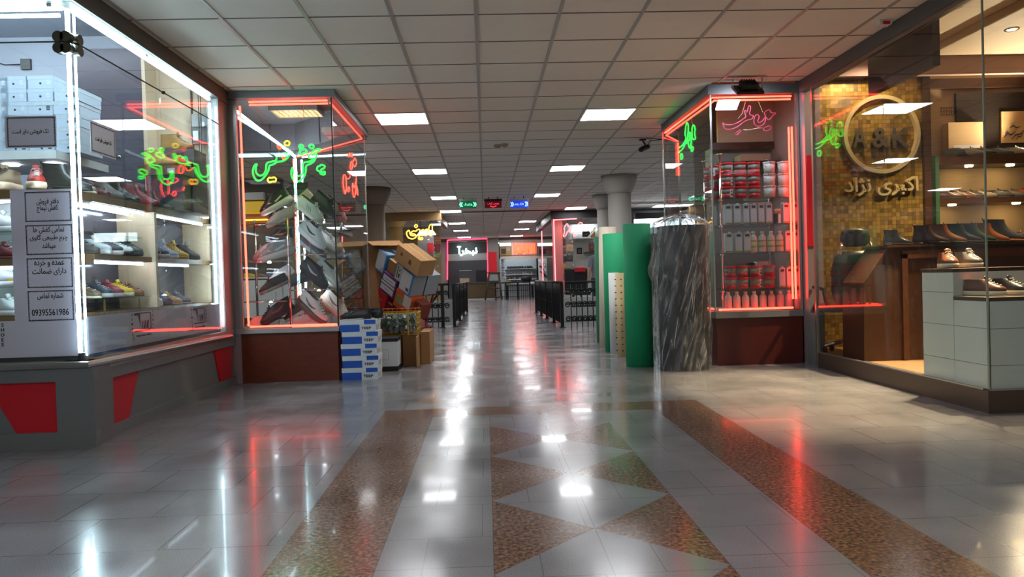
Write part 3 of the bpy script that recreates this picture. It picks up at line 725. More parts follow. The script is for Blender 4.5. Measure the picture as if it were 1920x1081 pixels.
b = MB(); b.tube([(p.x-.04, 7.14, p.z), (p.x-.2, 7.15, p.z+.0), (p.x-.4, 7.15, p.z+.06), (p.x-.9, 7.15, p.z+.05)], .006, 5); b.build('cable', WIREM, t, world=True)
# ---------------------------------------------------------------- white film and notices on the glass
FILM = mat('white_window_film', (226, 224, 232), .35, 0, .02, 3)
def _translucent(m, c, f):
    n = m.node_tree.nodes; l = m.node_tree.links; p = n['Principled BSDF']; t = n.new('ShaderNodeBsdfTranslucent'); t.inputs[0].default_value = lin(c)
    mx = n.new('ShaderNodeMixShader'); mx.inputs[0].default_value = f
    l.new(p.outputs[0], mx.inputs[1]); l.new(t.outputs[0], mx.inputs[2]); l.new(mx.outputs[0], n['Material Output'].inputs[0])
_translucent(FILM, (232, 230, 238), .35)
YF = LY+.009
t = thing('window_film', 'white film along the foot of the front window with lettering', 'window film', (-4.7, YF, .565))
b = MB(); b.box(-7, LX-.035, YF, YF+.001, .565, .79); b.build('sheet', FILM, t, world=True)
for i, ch in enumerate('SHOES'):
    p = PY(5, 609+i*9.2, YF)
    text_mesh('lettering', ch, .03, (p.x, YF-.0012, p.z), (1, 0, 0), (0, 0, 1), INK, t, bold=.02)
PLUM = mat('plum_print', (84, 26, 62), .5, 0, .03)
def logo(t, O, X, Y, W, H):
    """T-shaped mark inside a D-shaped frame, letters up both sides and a handle below"""
    O = Vector(O); X = Vector(X); Y = Vector(Y); Z = X.cross(Y)
    def P(u, v): return O + X*(u*W) + Y*(v*H) + Z*.0008
    b = MB()
    def poly(*uv): b.face([b.V(P(*q)) for q in uv])
    poly((-.46, .5), (-.12, .5), (-.12, .36), (-.46, .36)); poly((-.26, .37), (-.12, .37), (-.12, -.1), (-.14, -.34), (-.16, -.1))
    fr = [(.0, .5), (.40, .5), (.47, .47), (.5, .40), (.5, -.38), (.47, -.45), (.40, -.5), (-.46, -.5)]
    fi = [(.0, .44), (.39, .44), (.43, .425), (.45, .38), (.45, -.36), (.43, -.405), (.39, -.42), (-.46, -.42)]
    for i in range(len(fr)-1): poly(fr[i], fr[i+1], fi[i+1], fi[i])
    for u, sl, w_ in ((-.06, .04, .05), (.04, .04, .04), (.08, .12, .05), (.18, -.02, .03), (.22, .08, .05), (.30, -.05, .03), (.27, .09, .04)):
        poly((u, -.36), (u+w_, -.36), (u+w_+sl*.6, .06), (u+sl*.6, .06))
    poly((-.1, .5), (-.02, .5), (-.02, .42), (-.1, .42))
    b.build('mark', PLUM, t, world=True)
    for i, ch in enumerate('TIMAJ'): text_mesh('lettering', ch, .025, P(-.57, .42-i*.24), X, Y, INK, t, bold=.02)
    for i, ch in enumerate('SHOES'): text_mesh('lettering', ch, .022, P(.60, .52-i*.24), X, Y, INK, t, bold=.02)
    b = MB(); c = P(-.52, -.75); k = H*.11
    for s_, th in ((1, .16),):
        q = [(-1, 1), (1, 1), (1, -1), (-1, -1)]
        for i in range(4):
            a, d = Vector(q[i]), Vector(q[(i+1) % 4])
            b.face([b.V(c+X*v[0]*k+Y*v[1]*k*1.2) for v in (a, d, d*.82, a*.82)])
    n_ = 14
    for i in range(n_):
        a0, a1 = 2*PI*i/n_, 2*PI*(i+1)/n_
        b.face([b.V(c+(X*math.cos(a)+Y*math.sin(a))*k*r_) for a, r_ in ((a0, .5), (a1, .5), (a1, .32), (a0, .32))])
    b.build('icon', INK, t, world=True)
    text_mesh('lettering', 'timaj-shoes-tabriz', .03, P(.06, -.72), X, Y, INK, t, fit=(W*.85, H*.17))
XF = LX-.0075
t = thing('window_film', 'white film along the foot of the side window with two plum logos', 'window film', (XF, 5.7, .565))
b = MB(); b.box(XF-.001, XF, LY+.06, 6.83, .565, .80); b.build('sheet', FILM, t, world=True)
AX = (0, 1, 0)
for pa in ((267, 606), (373, 594)):
    p = PX(pa[0], pa[1], XF)
    logo(t, (XF+.0012, p.y, p.z+.012), AX, (0, 0, 1), .27, .135)
def border(b, x0, x1, z0, z1, P):
    """toothed frame: thin line with a row of triangles along its inner side"""
    th = .0035
    for a in (((x0, z0), (x1, z0), (x1, z0+th), (x0, z0+th)), ((x0, z1-th), (x1, z1-th), (x1, z1), (x0, z1)), ((x0, z0), (x0+th, z0), (x0+th, z1), (x0, z1)), ((x1-th, z0), (x1, z0), (x1, z1), (x1-th, z1))):
        b.face([b.V(P(*q)) for q in a])
    s = .0085; d = .0075
    n = int((x1-x0)/s)
    for i in range(n):
        u = x0+(x1-x0)*(i+.5)/n
        for z, sg in ((z0+th, 1), (z1-th, -1)): b.face([b.V(P(u-s*.42, z)), b.V(P(u+s*.42, z)), b.V(P(u, z+sg*d))])
    n = int((z1-z0)/s)
    for i in range(n):
        v = z0+(z1-z0)*(i+.5)/n
        for x, sg in ((x0+th, 1), (x1-th, -1)): b.face([b.V(P(x, v-s*.42)), b.V(P(x, v+s*.42)), b.V(P(x+sg*d, v))])
t = thing('notice_sheet', 'tall white sheet of four bordered notices on the front window', 'notice', (-2.68, YF-.002, .79))
b = MB(); q0, q1 = PY(28, 602, YF-.003), PY(150, 353, YF-.003)
b.box(q0.x, LX-.04, YF-.003, YF-.002, .79, q1.z); b.build('sheet', FILM, t, world=True)
rows = [(48, 132, 358, 416, [('دفتر فروش', 378, 40, 10), ('کفش تیماج', 391, 38, 12)]), (50, 135, 420, 478, [('تمامی کفش ها', 431, 56, 10), ('چرم طبیعی گاوی', 446, 68, 11), ('میباشد', 461, 24, 9)]),
        (52, 135, 482, 540, [('عمده و خرده', 494, 54, 10), ('دارای ضمانت', 509, 61, 11)]), (54, 137, 543, 602, [('شماره تماس', 555, 47, 10), ('09395561986', 585, 67, 9)])]
for xa, xb, ya, yb, lines in rows:
    A, B_ = PY(xa, yb, YF-.003), PY(xb, ya, YF-.003)
    b = MB(); border(b, A.x, B_.x, A.z, B_.z, lambda u, v: Vector((u, YF-.0036, v))); b.build('border', INK, t, world=True)
    for tx, yy, wpx, hpx in lines:
        c = PY((xa+xb)/2-1, yy, YF-.003); k = 4.5/FPX
        text_mesh('lettering', tx, .03, (c.x, YF-.0038, c.z), (1, 0, 0), (0, 0, 1), INK, t, fit=(wpx*k, (hpx+3)*k), bold=.006)
t = thing('notice_sheet', 'small bordered white notice hung in the front window before the shoe boxes', 'notice', (-2.73, YF-.002, 1.84))
A, B_ = PY(11, 278, YF-.003), PY(105, 216, YF-.003)
b = MB(); b.box(A.x, B_.x, YF-.003, YF-.002, A.z, B_.z); b.build('sheet', FILM, t, world=True)
b = MB(); border(b, A.x+.012, B_.x-.008, A.z+.008, B_.z-.008, lambda u, v: Vector((u, YF-.0036, v))); b.build('border', INK, t, world=True)
c = PY(57, 247, YF-.003); text_mesh('lettering', 'تک فروشی دایر است', .03, (c.x, YF-.0038, c.z), (1, 0, 0), (0, 0, 1), INK, t, fit=(.218, .034), bold=.006)
XN = LX+.004
t = thing('notice_sheet', 'bordered white notice on the side window before the dark cupboard', 'notice', (XN, 4.9, 1.8))
A, B_ = PX(171, 303, XN), PX(215, 240, XN)
b = MB(); b.box(XN, XN+.001, A.y, B_.y, 1.835, 2.035); b.build('sheet', FILM, t, world=True)
b = MB(); border(b, A.y+.01, B_.y-.01, 1.845, 2.025, lambda u, v: Vector((XN+.0016, u, v))); b.build('border', INK, t, world=True)
text_mesh('lettering', 'تک فروشی دایر است', .03, (XN+.0018, (A.y+B_.y)/2, 1.93), (0, 1, 0), (0, 0, 1), INK, t, fit=(.2, .034), bold=.006)
# ================================================================ LEFT CORNER DISPLAY CASE
BX0, BX1, BY = -2.47, -1.455, 7.2
PB, PC = (BX1, 9.15), (-2.6, 10.32)
case = thing('display_case', 'glass corner display case of sneakers with red neon edges and a brown base', 'display case', (-1.96, 7.2, 0))
b = MB(); b.prism([(BX0, BY+.02, 0), (BX1-.02, BY+.02, 0), (BX1-.02, PB[1], 0), (PC[0], PC[1], 0), (BX0-.1, 7.3, 0)], (0, 0, .485)); b.build('base', MAHOG, case, world=True)
b = MB(); b.box(BX0, BX1, BY-.012, BY+.06, .487, .533); b.box(BX1-.06, BX1, BY+.06, PB[1], .487, .533); b.build('sill', mat('pale_sill', (176, 168, 164), .4, .3), case, world=True)
b = MB(); b.prism([(BX0, BY+.06, .5), (BX1-.06, BY+.06, .5), (BX1-.06, PB[1], .5), (PC[0], PC[1], .5), (BX0-.1, BY+.06, .5)], (0, 0, .025)); b.build('case_floor', DGREY, case, world=True)
b = MB(); b.box(BX0+.02, BX1+.035, BY-.035, BY+.05, 2.778, ZC-.001, .006); b.build('header', GREY, case, world=True)
b = MB(); b.box(BX1-.05, BX1+.035, BY+.052, PB[1]+.05, 2.778, ZC-.001, .006); b.build('header', GREY, case, world=True)
b = MB(); b.box(BX0+.08, BX1-.01, BY+.004, BY+.012, .533, 2.778); b.build('glass_pane', GLASS, case, world=True)
b = MB(); b.box(BX1-.012, BX1-.004, BY+.02, PB[1], .533, 2.778); b.build('glass_pane', GLASS, case, world=True)
def slab(b, p, q, z0, z1, th):
    d = Vector((q[0]-p[0], q[1]-p[1], 0)).normalized(); nn = Vector((-d.y, d.x, 0))*th/2
    P, Q = Vector((p[0], p[1], 0)), Vector((q[0], q[1], 0)); Z0, Z1 = Vector((0, 0, z0)), Vector((0, 0, z1))
    b.prism([P-nn+Z0, Q-nn+Z0, Q+nn+Z0, P+nn+Z0], (0, 0, z1-z0)); return b
slab(MB(), PB, PC, .533, 2.74, .008).build('glass_pane', GLASS, case, world=True)
slab(MB(), PB, PC, 2.74, 2.83, .06).build('header', DGREY, case, world=True)
b = MB(); b.box(BX0+.055, BX0+.085, BY-.005, BY+.03, .533, 2.778); b.build('corner_post', ALU, case, world=True)
b = MB(); b.box(BX1-.013, BX1-.001, BY+.001, BY+.016, .533, 2.778); b.build('corner_post', BLACKM, case, world=True)
b = MB(); b.box(BX1-.013, BX1-.003, PB[1]-.012, PB[1]+.002, .533, 2.778); b.build('corner_post', ALU, case, world=True)
# pillar between the left shop and the case, shell of the case interior
PILM = mat('pinkish_metal_cladding', (172, 160, 160), .35, .5, .03)
b = MB(); b.box(BX0-.12, BX0+.055, 7.205, 7.32, 0, 2.85); struct('wall_left_pillar', b, PILM)
MAUVE = mat('mauve_panel', (142, 132, 138), .5, .1, .03)
b = MB(); slab(b, PB, PC, 2.831, 3.2, .05); b.box(-5.5, PC[0], PC[1]-.025, PC[1]+.025, 2.831, 3.2); b.box(BX1-.06, BX1, 7.25, PB[1], ZC+.061, 3.2); b.box(-5.5, BX1, 7.2, 7.25, ZC+.061, 3.2); struct('wall_left_bulkhead', b, MAUVE)
b = MB(); b.box(-5.5, PC[0], PC[1]-.03, PC[1]+.03, 2.74, 2.829); struct('trim', b, DGREY)
b = MB()
for x in (-2.95, -3.35, -3.8): b.box(x-.006, x+.006, PC[1]-.034, PC[1]-.025, 2.84, 3.2)
d = Vector((PC[0]-PB[0], PC[1]-PB[1], 0)).normalized()
for f in (.25, .6): p = Vector((PB[0], PB[1], 0))+d*(f*1.63)+Vector((-.022, -.022, 0)); b.cyl((p.x, p.y, 2.84), (p.x, p.y, 3.2), .006, n=6)
struct('trim', b, DGREY)
b = MB(); b.box(-5.5, BX1, 7.2, 10.4, 3.2, 3.24); struct('ceiling', b, mat('case_ceiling', (128, 116, 114), .7)).name = 'ceiling_left_case'
b = MB(); b.box(-5.5, BX0-.12, 7.21, 7.25, 0, 3.2); b.box(-5.55, -5.5, 7.2, 10.4, 0, 3.2); struct('wall_left_case', b, mat('brown_grey_wall', (104, 94, 88), .7))
b = MB(); b.box(-5.5, PC[0], PC[1]-.004, PC[1]+.004, .5, 2.74); struct('window', b, GLASS)
b = MB(); b.box(-5.5, PC[0], PC[1]-.03, PC[1]+.03, 0, .5); struct('trim', b, DGREY)
# louvre lamp on the case ceiling
c = PZ(557, 203, 3.19)
t = thing('louvre_light', 'yellowish louvre light on the ceiling inside the left display case', 'ceiling light', (c.x, c.y, 3.12))
b = MB()
for a in ((-.3, .3, -.22, -.2), (-.3, .3, .2, .22), (-.3, -.28, -.2, .2), (.28, .3, -.2, .2)): b.box(c.x+a[0], c.x+a[1], c.y+a[2], c.y+a[3], 3.12, 3.199)
b.build('frame', ALU, t, world=True)
b = MB(); b.box(c.x-.28, c.x+.28, c.y-.2, c.y+.2, 3.185, 3.197); b.build('lamp_panel', glow('warm_lamp_panel', (255, 214, 150), 12), t, world=True)
b = MB()
for i in range(1, 9): b.box(c.x-.28+.062*i-.003, c.x-.28+.062*i+.003, c.y-.2, c.y+.2, 3.13, 3.17)
for i in range(1, 4): b.box(c.x-.28, c.x+.28, c.y-.2+.1*i-.006, c.y-.2+.1*i+.006, 3.13, 3.17)
b.build('louvre', ALU, t, world=True)
# red neon edging
NEON_R = glow('red_neon', (255, 62, 46), 9)
NEON_G = glow('green_neon', (30, 255, 60), 4.5)
NEON_Y = glow('yellow_neon', (255, 222, 40), 2.6)
NEON_O = glow('orange_neon', (255, 96, 40), 2.2)
NEON_P = glow('faint_pink_neon', (190, 66, 96), .55)
def neon(label, segs, r, m, hold=True, grp=None, name='neon_tube'):
    t = thing(name, label, 'neon tube', segs[0][0], group=grp)
    for s_ in segs: MB().tube(s_, r, 8).build('tube', m, t, True, True)
    return t
GR = 'red neon tubes edging the left display case'
z = 2.745
neon('double red neon tube across the top front edge of the left display case', [[(-2.27, BY+.03, z+.012), (BX1-.05, BY+.03, z+.012)], [(-2.27, BY+.05, z-.012), (BX1-.05, BY+.05, z-.012)]], .009, NEON_R, grp=GR)
neon('upright red neon tube down the left front edge of the display case', [[(-2.358, BY+.035, 2.72), (-2.345, BY+.035, .56)]], .010, NEON_R, grp=GR)
neon('red neon tube along the bottom front edge of the left display case', [[(-2.33, BY+.03, .553), (BX1-.03, BY+.03, .553)]], .009, NEON_R, grp=GR)
neon('red neon tube along the top side edge of the left display case', [[(BX1-.03, BY+.08, z), (BX1-.03, PB[1]-.03, z)]], .008, NEON_R, grp=GR)
ofs = Vector((-.03, -.05, 0))
neon('red neon tube along the slanting rear top edge of the left display case', [[Vector((PB[0], PB[1], 2.735))+ofs, Vector((PC[0]+.05, PC[1], 2.735))+ofs]], .008, NEON_R, grp=GR)
neon('upright red neon tube at the rear corner of the left display case', [[(PC[0]-.03, PC[1]-.06, 2.7), (PC[0]-.03, PC[1]-.06, .6)]], .010, NEON_R, grp=GR)
neon('red neon tube on the case floor under the right shelves', [[(-1.97, BY+.16, .535), (BX1-.04, BY+.16, .535)]], .007, NEON_R, grp=GR)
light_tube('light_tube', [(-2.53, 7.6, 2.77), (-2.61, 10.25, 2.74)], .014, 'long white fluorescent tube running back along the top of the left display case', grp='white tubes of the left display case')
light_tube('light_tube', [(PC[0]+.005, PC[1]-.07, 2.7), (PC[0]+.01, PC[1]-.07, .6)], .009, 'upright white tube beside the rear red neon of the left case', grp='white tubes of the left display case')
# neon writing
def trace(label, plane, org, sc, parts, r, name='neon_sign'):
    """parts: list of (material, [polyline of crop pixels], closed)"""
    base = plane(org[0]+parts[0][1][0][0]/sc, org[1]+parts[0][1][0][1]/sc)
    t = thing(name, label, 'neon sign', base)
    for m, pts, cl in parts:
        P = [plane(org[0]+x/sc, org[1]+y/sc) for x, y in pts]
        Q = []                                        # round the corners
        n = len(P)
        for i in range(n if cl else n-1):
            a, c2 = P[i], P[(i+1) % n]
            Q += [a.lerp(c2, .22), a.lerp(c2, .78)] if cl or 0 < i < n-2 else ([a, a.lerp(c2, .78)] if i == 0 else [a.lerp(c2, .22), c2])
        MB().tube(Q, r, 6, cl).build('glass_tube', m, t, True, True)
    return t
front = lambda x, y: PY(x, y, BY+.09)
trace('large green and yellow neon writing hung inside the left display case', front, (460, 250), 10.667, [
    (NEON_G, [(1440, 310), (1370, 350), (1290, 420), (1262, 470), (1290, 498), (1350, 492), (1345, 530), (1300, 560), (1165, 580), (1150, 620), (1155, 760), (1130, 830), (1050, 860), (985, 840), (965, 780), (960, 700), (940, 680), (915, 760), (925, 860), (965, 940), (1040, 970), (1120, 930), (1185, 850), (1210, 760), (1210, 640), (1300, 610), (1370, 560), (1410, 480), (1440, 400), (1350, 430), (1380, 380), (1500, 340), (1505, 315)], True),
    (NEON_G, [(850, 360), (845, 430), (830, 470), (815, 400), (770, 390), (720, 430), (690, 470), (660, 410), (630, 450), (615, 550), (520, 560), (430, 590), (415, 640), (415, 730), (370, 820), (290, 850), (230, 810), (205, 740), (215, 660), (240, 610), (190, 620), (150, 720), (155, 830), (200, 920), (270, 950), (350, 910), (430, 810), (470, 720), (480, 640), (560, 620), (650, 560), (740, 560), (830, 510), (890, 410), (890, 340)], True),
    (NEON_G, [(1110, 220), (1160, 245), (1145, 300), (1085, 290), (1075, 240)], True),
    (NEON_G, [(1305, 215), (1370, 235), (1355, 305), (1290, 290), (1275, 255)], True),
    (NEON_G, [(1085, 315), (1150, 325), (1190, 312), (1230, 340), (1215, 390), (1160, 400), (1150, 430), (1080, 420), (1075, 380), (1110, 365)], True),
    (NEON_G, [(1430, 740), (1440, 660), (1500, 650), (1505, 625), (1590, 640), (1580, 700), (1515, 715), (1515, 790), (1590, 755), (1595, 825), (1505, 815), (1490, 755)], True),
    (NEON_Y, [(830, 140), (890, 175), (870, 245), (800, 235), (775, 190)], True),
    (NEON_Y, [(440, 930), (470, 880), (530, 895), (570, 870), (620, 905), (600, 970), (540, 960), (480, 985)], True),
    (NEON_O, [(635, 265), (665, 228), (725, 270), (690, 322)], True),
    (NEON_O, [(745, 470), (790, 475), (790, 510), (745, 512)], True)], .0075)
side = lambda x, y: PX(x, y, BX1-.05)
trace('narrow red neon writing hung behind the side glass of the left display case', side, (630, 270), 7.714, [
    (NEON_R, [(108, 445), (100, 560), (115, 660), (133, 735), (152, 650), (150, 540), (140, 445)], True),
    (NEON_R, [(240, 545), (240, 680), (262, 790), (285, 700), (278, 580), (262, 640)], True),
    (NEON_R, [(165, 680), (185, 610), (200, 650), (185, 692)], True),
    (NEON_R, [(210, 280), (205, 350), (225, 372), (240, 330), (225, 240)], True),
    (NEON_R, [(240, 260), (262, 330), (285, 320), (300, 260), (275, 190), (255, 240)], True),
    (NEON_R, [(170, 190), (200, 115), (215, 190), (232, 115), (242, 195), (200, 165)], True),
    (NEON_R, [(290, 450), (302, 520), (272, 585), (308, 620), (322, 750), (298, 690)], True),
    (NEON_R, [(150, 490), (180, 508), (212, 460), (190, 425)], False)], .006)
# hanging wires
def wire(label, pts, r=.003, m=None):
    return tag(MB().tube(pts, r, 5).build('hanging_wire', m or mat('pale_wire', (176, 140, 110), .6)), label, 'wire', 'thin wires holding the neon signs')
wire('thin wire holding the left end of the green neon writing', [PY(474, 190, BY+.1), PY(508, 250, BY+.1), PY(530, 300, BY+.1)])
wire('thin wire holding the middle of the green neon writing', [PY(569, 190, BY+.1), PY(570, 275, BY+.1)])
wire('dark wire drooping between the green neon letters', [PY(518, 330, BY+.11), PY(536, 344, BY+.11), PY(560, 345, BY+.11), PY(575, 335, BY+.11), PY(598, 322, BY+.11)], .002, WIREM)
# glass shelves of the case on chrome posts
t = thing('glass_shelf_rack', 'chrome and glass shelf rack holding sneakers in the left display case', 'shelves', (-1.96, 7.5, .525))
for x0, x1, zs in ((-2.42, -1.985, (.806, 1.205, 1.575)), (-1.945, -1.49, (.91, 1.262, 1.60))):
    for zz in zs:
        b = MB(); b.box(x0, x1, 7.31, 7.74, zz-.008, zz); b.build('glass_shelf', GLASS2, t, world=True)
        b = MB(); b.tube([(x0, 7.325, zz-.013), (x1, 7.325, zz-.013)], .005, 6); b.build('shelf_rail', CHROME, t, True, True)
for x, y in ((-1.965, 7.36), (-1.965, 7.7), (-2.40, 7.7), (-1.50, 7.7)):
    b = MB(); b.cyl((x, y, .526), (x, y, 1.64), .012); b.build('post', CHROME, t, True, True)
# sneakers on stands: (kind, colours, px, py of the middle, length, heading, tilt, stripe, label)
BL, BK, DG = (34, 34, 38), (24, 24, 26), (70, 68, 70)
def cshoe(kind, cols, x, y, Y, L, yaw, tilt, st, lab, zs=None, roll=0):
    L *= .88; c = PY(x, y, Y); up = Matrix.Rotation(D(yaw), 3, 'Z') @ Matrix.Rotation(D(tilt), 3, 'Y') @ Vector((0, 0, 1))
    base = c-up*(.055*L/.29)
    if zs is None:
        shoe(kind, cols, base, D(yaw), lab, D(tilt), L, st, D(roll))
    else:
        if tilt == 0: base.z = zs+.001
        shoe(kind, cols, base, D(yaw), lab, D(tilt), L, st, D(roll))
        if base.z-zs > .06: shoe_stand((base.x, base.y, zs), base.z-zs-.03, 'small chrome stand under the '+' '.join(lab.split()[:9]))
cshoe('chunky', [BL, (206, 196, 186), BL, None, (206, 196, 186)], 515, 381, 7.48, .40, 200, 30, 'wave', 'black sneaker with a pale wavy sole on the top left glass shelf', 1.575)
cshoe('sneaker', [(200, 178, 166), (190, 160, 150)], 524, 407, 7.40, .36, 205, 25, None, 'dusty pink sneaker below the black wavy one on the top left shelf', 1.575)
cshoe('sneaker', [(206, 174, 164), (214, 190, 180)], 563, 376, 7.62, .34, 215, 40, None, 'pink sneaker standing on end behind the pale striped one', 1.60)
cshoe('sneaker', [(196, 202, 192), (222, 226, 216), (210, 214, 206), None, (70, 74, 72)], 584, 393, 7.42, .42, -22, 36, 'three', 'pale green white sneaker with three dark stripes on the top right shelf', 1.60)
cshoe('sneaker', [BK, BL, BL], 612, 385, 7.60, .42, -20, 40, None, 'black sneaker behind the pale striped one on the top right shelf', 1.60)
cshoe('sneaker', [(196, 128, 128), (206, 150, 150)], 630, 392, 7.68, .38, -15, 42, None, 'rose pink sneaker at the right end of the top right shelf', 1.60)
cshoe('chunky', [BK, DG], 552, 356, 7.7, .33, 180, 0, None, 'black shoe high up on its box in the display case')
cshoe('chunky', [(214, 216, 222), (226, 228, 232), None, None, (40, 42, 60)], 588, 440, 7.40, .42, -22, 38, 'swoosh', 'large white sneaker with a dark side mark in the second row right', 1.262)
cshoe('sneaker', [(222, 222, 216), (150, 150, 146)], 611, 450, 7.52, .38, -18, 38, None, 'second white sneaker in the row behind the dark marked one', 1.262)
cshoe('sneaker', [(214, 212, 200), (206, 204, 196)], 626, 455, 7.62, .36, -16, 38, None, 'third white sneaker at the right of the second row', 1.262)
cshoe('sneaker', [(90, 94, 110), (216, 218, 224)], 590, 462, 7.48, .4, -22, 36, None, 'grey blue sneaker under the large white one', 1.262)
cshoe('chunky', [(150, 150, 152), (196, 190, 188), None, None, (206, 206, 206)], 516, 472, 7.42, .44, 195, 16, 'wave', 'long grey running shoe on the second left shelf', 1.205)
cshoe('sneaker', [(216, 208, 206), (206, 170, 168)], 497, 470, 7.56, .34, 200, 28, None, 'white pink sneaker behind the long grey running shoe', 1.205)
cshoe('sneaker', [BK, (60, 44, 40), None, None, (196, 96, 50)], 525, 440, 7.62, .3, 190, 8, 'swoosh', 'small black sneaker with an orange mark on the second left shelf', 1.33)
cshoe('sneaker', [BK, BL, BL, None, (150, 152, 160)], 592, 512, 7.42, .44, -20, 40, 'swoosh', 'large black sneaker with a silver side mark in the third row right', .91)
cshoe('sneaker', [(216, 216, 210), (226, 226, 220)], 618, 513, 7.58, .42, -16, 42, None, 'white sneaker behind the large black one in the third row', .91)
cshoe('chunky', [DG, (50, 48, 50)], 562, 523, 7.66, .3, 200, 20, None, 'dark grey shoe at the left of the third row', .91)
cshoe('sneaker', [(50, 46, 48), (120, 112, 110)], 512, 532, 7.44, .36, 200, 24, None, 'dark brown sneaker on the third left shelf', .806)
cshoe('sneaker', [(212, 210, 214), (220, 220, 222)], 524, 515, 7.6, .34, 205, 30, None, 'white sneaker raised behind the dark brown one', .806)
cshoe('chunky', [(206, 204, 202), (86, 66, 60), (60, 56, 58), BK, (60, 56, 58)], 588, 577, 7.42, .46, -22, 38, 'swoosh', 'very large white and brown sneaker at the bottom right of the case', .526)
cshoe('chunky', [(206, 200, 186), (196, 160, 140), None, None, (110, 90, 80)], 630, 572, 7.50, .42, -18, 40, 'swoosh', 'cream sneaker with tan sole at the bottom right corner', .526)
cshoe('high_top', [(190, 134, 60), (150, 100, 50)], 622, 578, 7.68, .3, -20, 20, None, 'mustard shoe glimpsed behind the cream sneaker', .526)
cshoe('sneaker', [(188, 184, 182), (206, 204, 202)], 572, 600, 7.56, .36, 200, 0, None, 'grey white sneaker lying flat at the bottom of the case', .526)
cshoe('sneaker', [(40, 36, 38), BL, None, None, (120, 50, 40)], 516, 584, 7.46, .44, 205, 30, 'swoosh', 'large black sneaker at the bottom left of the case', .526)
cshoe('high_top', [(222, 218, 208), (226, 222, 214)], 477, 604, 7.38, .2, 200, 10, None, 'small white ankle boot in the bottom left corner of the case', .526)
cshoe('sneaker', [(60, 60, 60), (206, 206, 202)], 555, 582, 7.62, .34, 200, 30, None, 'dark sneaker with white sole in the middle of the bottom row', .526)
t = thing('display_box', 'dark box with a pale price card on the top left glass shelf', 'box', (PY(518, 365, 7.68).x, 7.68, 1.577))
b = MB(); b.box(-.07, .07, -.04, .04, 0, .33, .004); b.build('body', mat('dark_box', (44, 52, 58), .5), t)
b = MB(); b.box(-.035, .035, -.0415, -.0403, .22, .29); b.build('price_card', mat('card_grey', (150, 158, 158), .6), t)
# little white shelf lamps of the case
LEDM = glow('shelf_led', (236, 242, 255), 70)
for (x, y, lab) in ((505, 424, 'second shelf on the left'), (505, 492, 'third shelf on the left'), (508, 567, 'bottom left compartment'), (606, 417, 'second shelf on the right'), (603, 480, 'third shelf on the right'), (598, 545, 'bottom right compartment')):
    zt = {424: 1.575, 492: 1.205, 567: .806, 417: 1.6, 480: 1.262, 545: .91}[y]
    p = PY(x, y, 7.45)
    tag(MB().lathe([(.0, 0), (.016, .004), (.02, .012), (.008, .018)], (p.x, 7.45, zt-.027), 12).build('shelf_lamp', LEDM, smooth=True), 'tiny white lamp lighting the '+lab+' of the left display case', 'lamp', 'tiny shelf lamps in the left display case')
# ================================================================ STACKED BLUE AND WHITE SHOE BOXES
BLUE = mat('blue_card', (24, 84, 182), .5, 0, .04, 10); WCARD = mat('white_card', (222, 226, 228), .55, 0, .03, 8)
def teep(z, label, dx, yaw, open_flap=False):
    t = thing('shoe_box', label, 'box', (-1.262+dx, 7.34, z), (0, 0, yaw), 'blue and white shoe boxes stacked on the floor')
    W, H, DP = .345, .117, .30; x0, x1, y0, y1 = -W/2, W/2, -DP/2, DP/2
    b = MB(); b.box(x0, x1, y0, y1, 0, H-.002); b.build('body', WCARD, t)
    b = MB(); b.box(x0-.0015, x0+.19, y0-.0015, y0, .001, .07); b.build('blue_panel', BLUE, t)
    b = MB(); b.box(x0-.004, x1+.004, y0-.004, y1+.004, .072, H); ld = b.build('lid', WCARD, t)
    b = MB(); b.box(x0+.235, x1+.0042, y0-.0052, y0-.004, .074, H-.001); b.build('blue_stripe', BLUE, ld)
    text_mesh('lettering', 'TEEP', .03, (x0+.255, y0-.0012, .035), (1, 0, 0), (0, 0, 1), INK, t, fit=(.098, .026), bold=.03, world=False)
    b = MB()
    for k in range(3): b.box(x1, x1+.0012, y0+.04+k*.07, y0+.085+k*.07, .012, .06)
    b.build('end_label', mat('grey_card', (176, 178, 180), .6), t)
    return t
for i, (dx, yw) in enumerate(((-.002, -.01), (.004, .012), (-.003, -.015), (.008, .01), (-.006, -.02))):
    teep(.1185*i, ['lowest', 'second', 'third', 'fourth', 'topmost'][i]+' blue and white shoe box of the stack beside the brown case base', dx, yw, i == 4)
BLK = (38, 38, 42)
shoe('derby', [BLK, (24, 24, 24)], (-1.30, 7.27, .595), D(185), 'black leather shoe lying nearest on the blue and white box stack', L=.31, rough=.25)
shoe('derby', [BLK, (24, 24, 24)], (-1.20, 7.40, .595), D(172), 'second black leather shoe behind the nearest on the box stack', L=.31, rough=.25)
# white carton with a black foot
t = thing('carton', 'white printed carton with black edges behind the shoe box stack', 'box', (-1.06, 7.93, 0))
b = MB(); b.box(-1.2, -.965, 7.80, 8.1, .05, .315); b.build('body', WCARD, t, world=True)
b = MB(); b.box(-1.205, -.962, 7.795, 8.105, 0, .05); b.build('black_foot', INK, t, world=True)
b = MB(); b.box(-1.205, -.962, 7.795, 8.105, .315, .35); b.build('black_lid', INK, t, world=True)
b = MB()
for a in ((-1.16, -1.06, .12, .125), (-1.16, -1.06, .225, .23), (-1.16, -1.155, .12, .23), (-1.065, -1.06, .12, .23)): b.box(a[0], a[1], 7.7985, 7.7998, a[2], a[3])
b.build('printed_square', mat('grey_print', (170, 172, 170), .6), t, world=True)
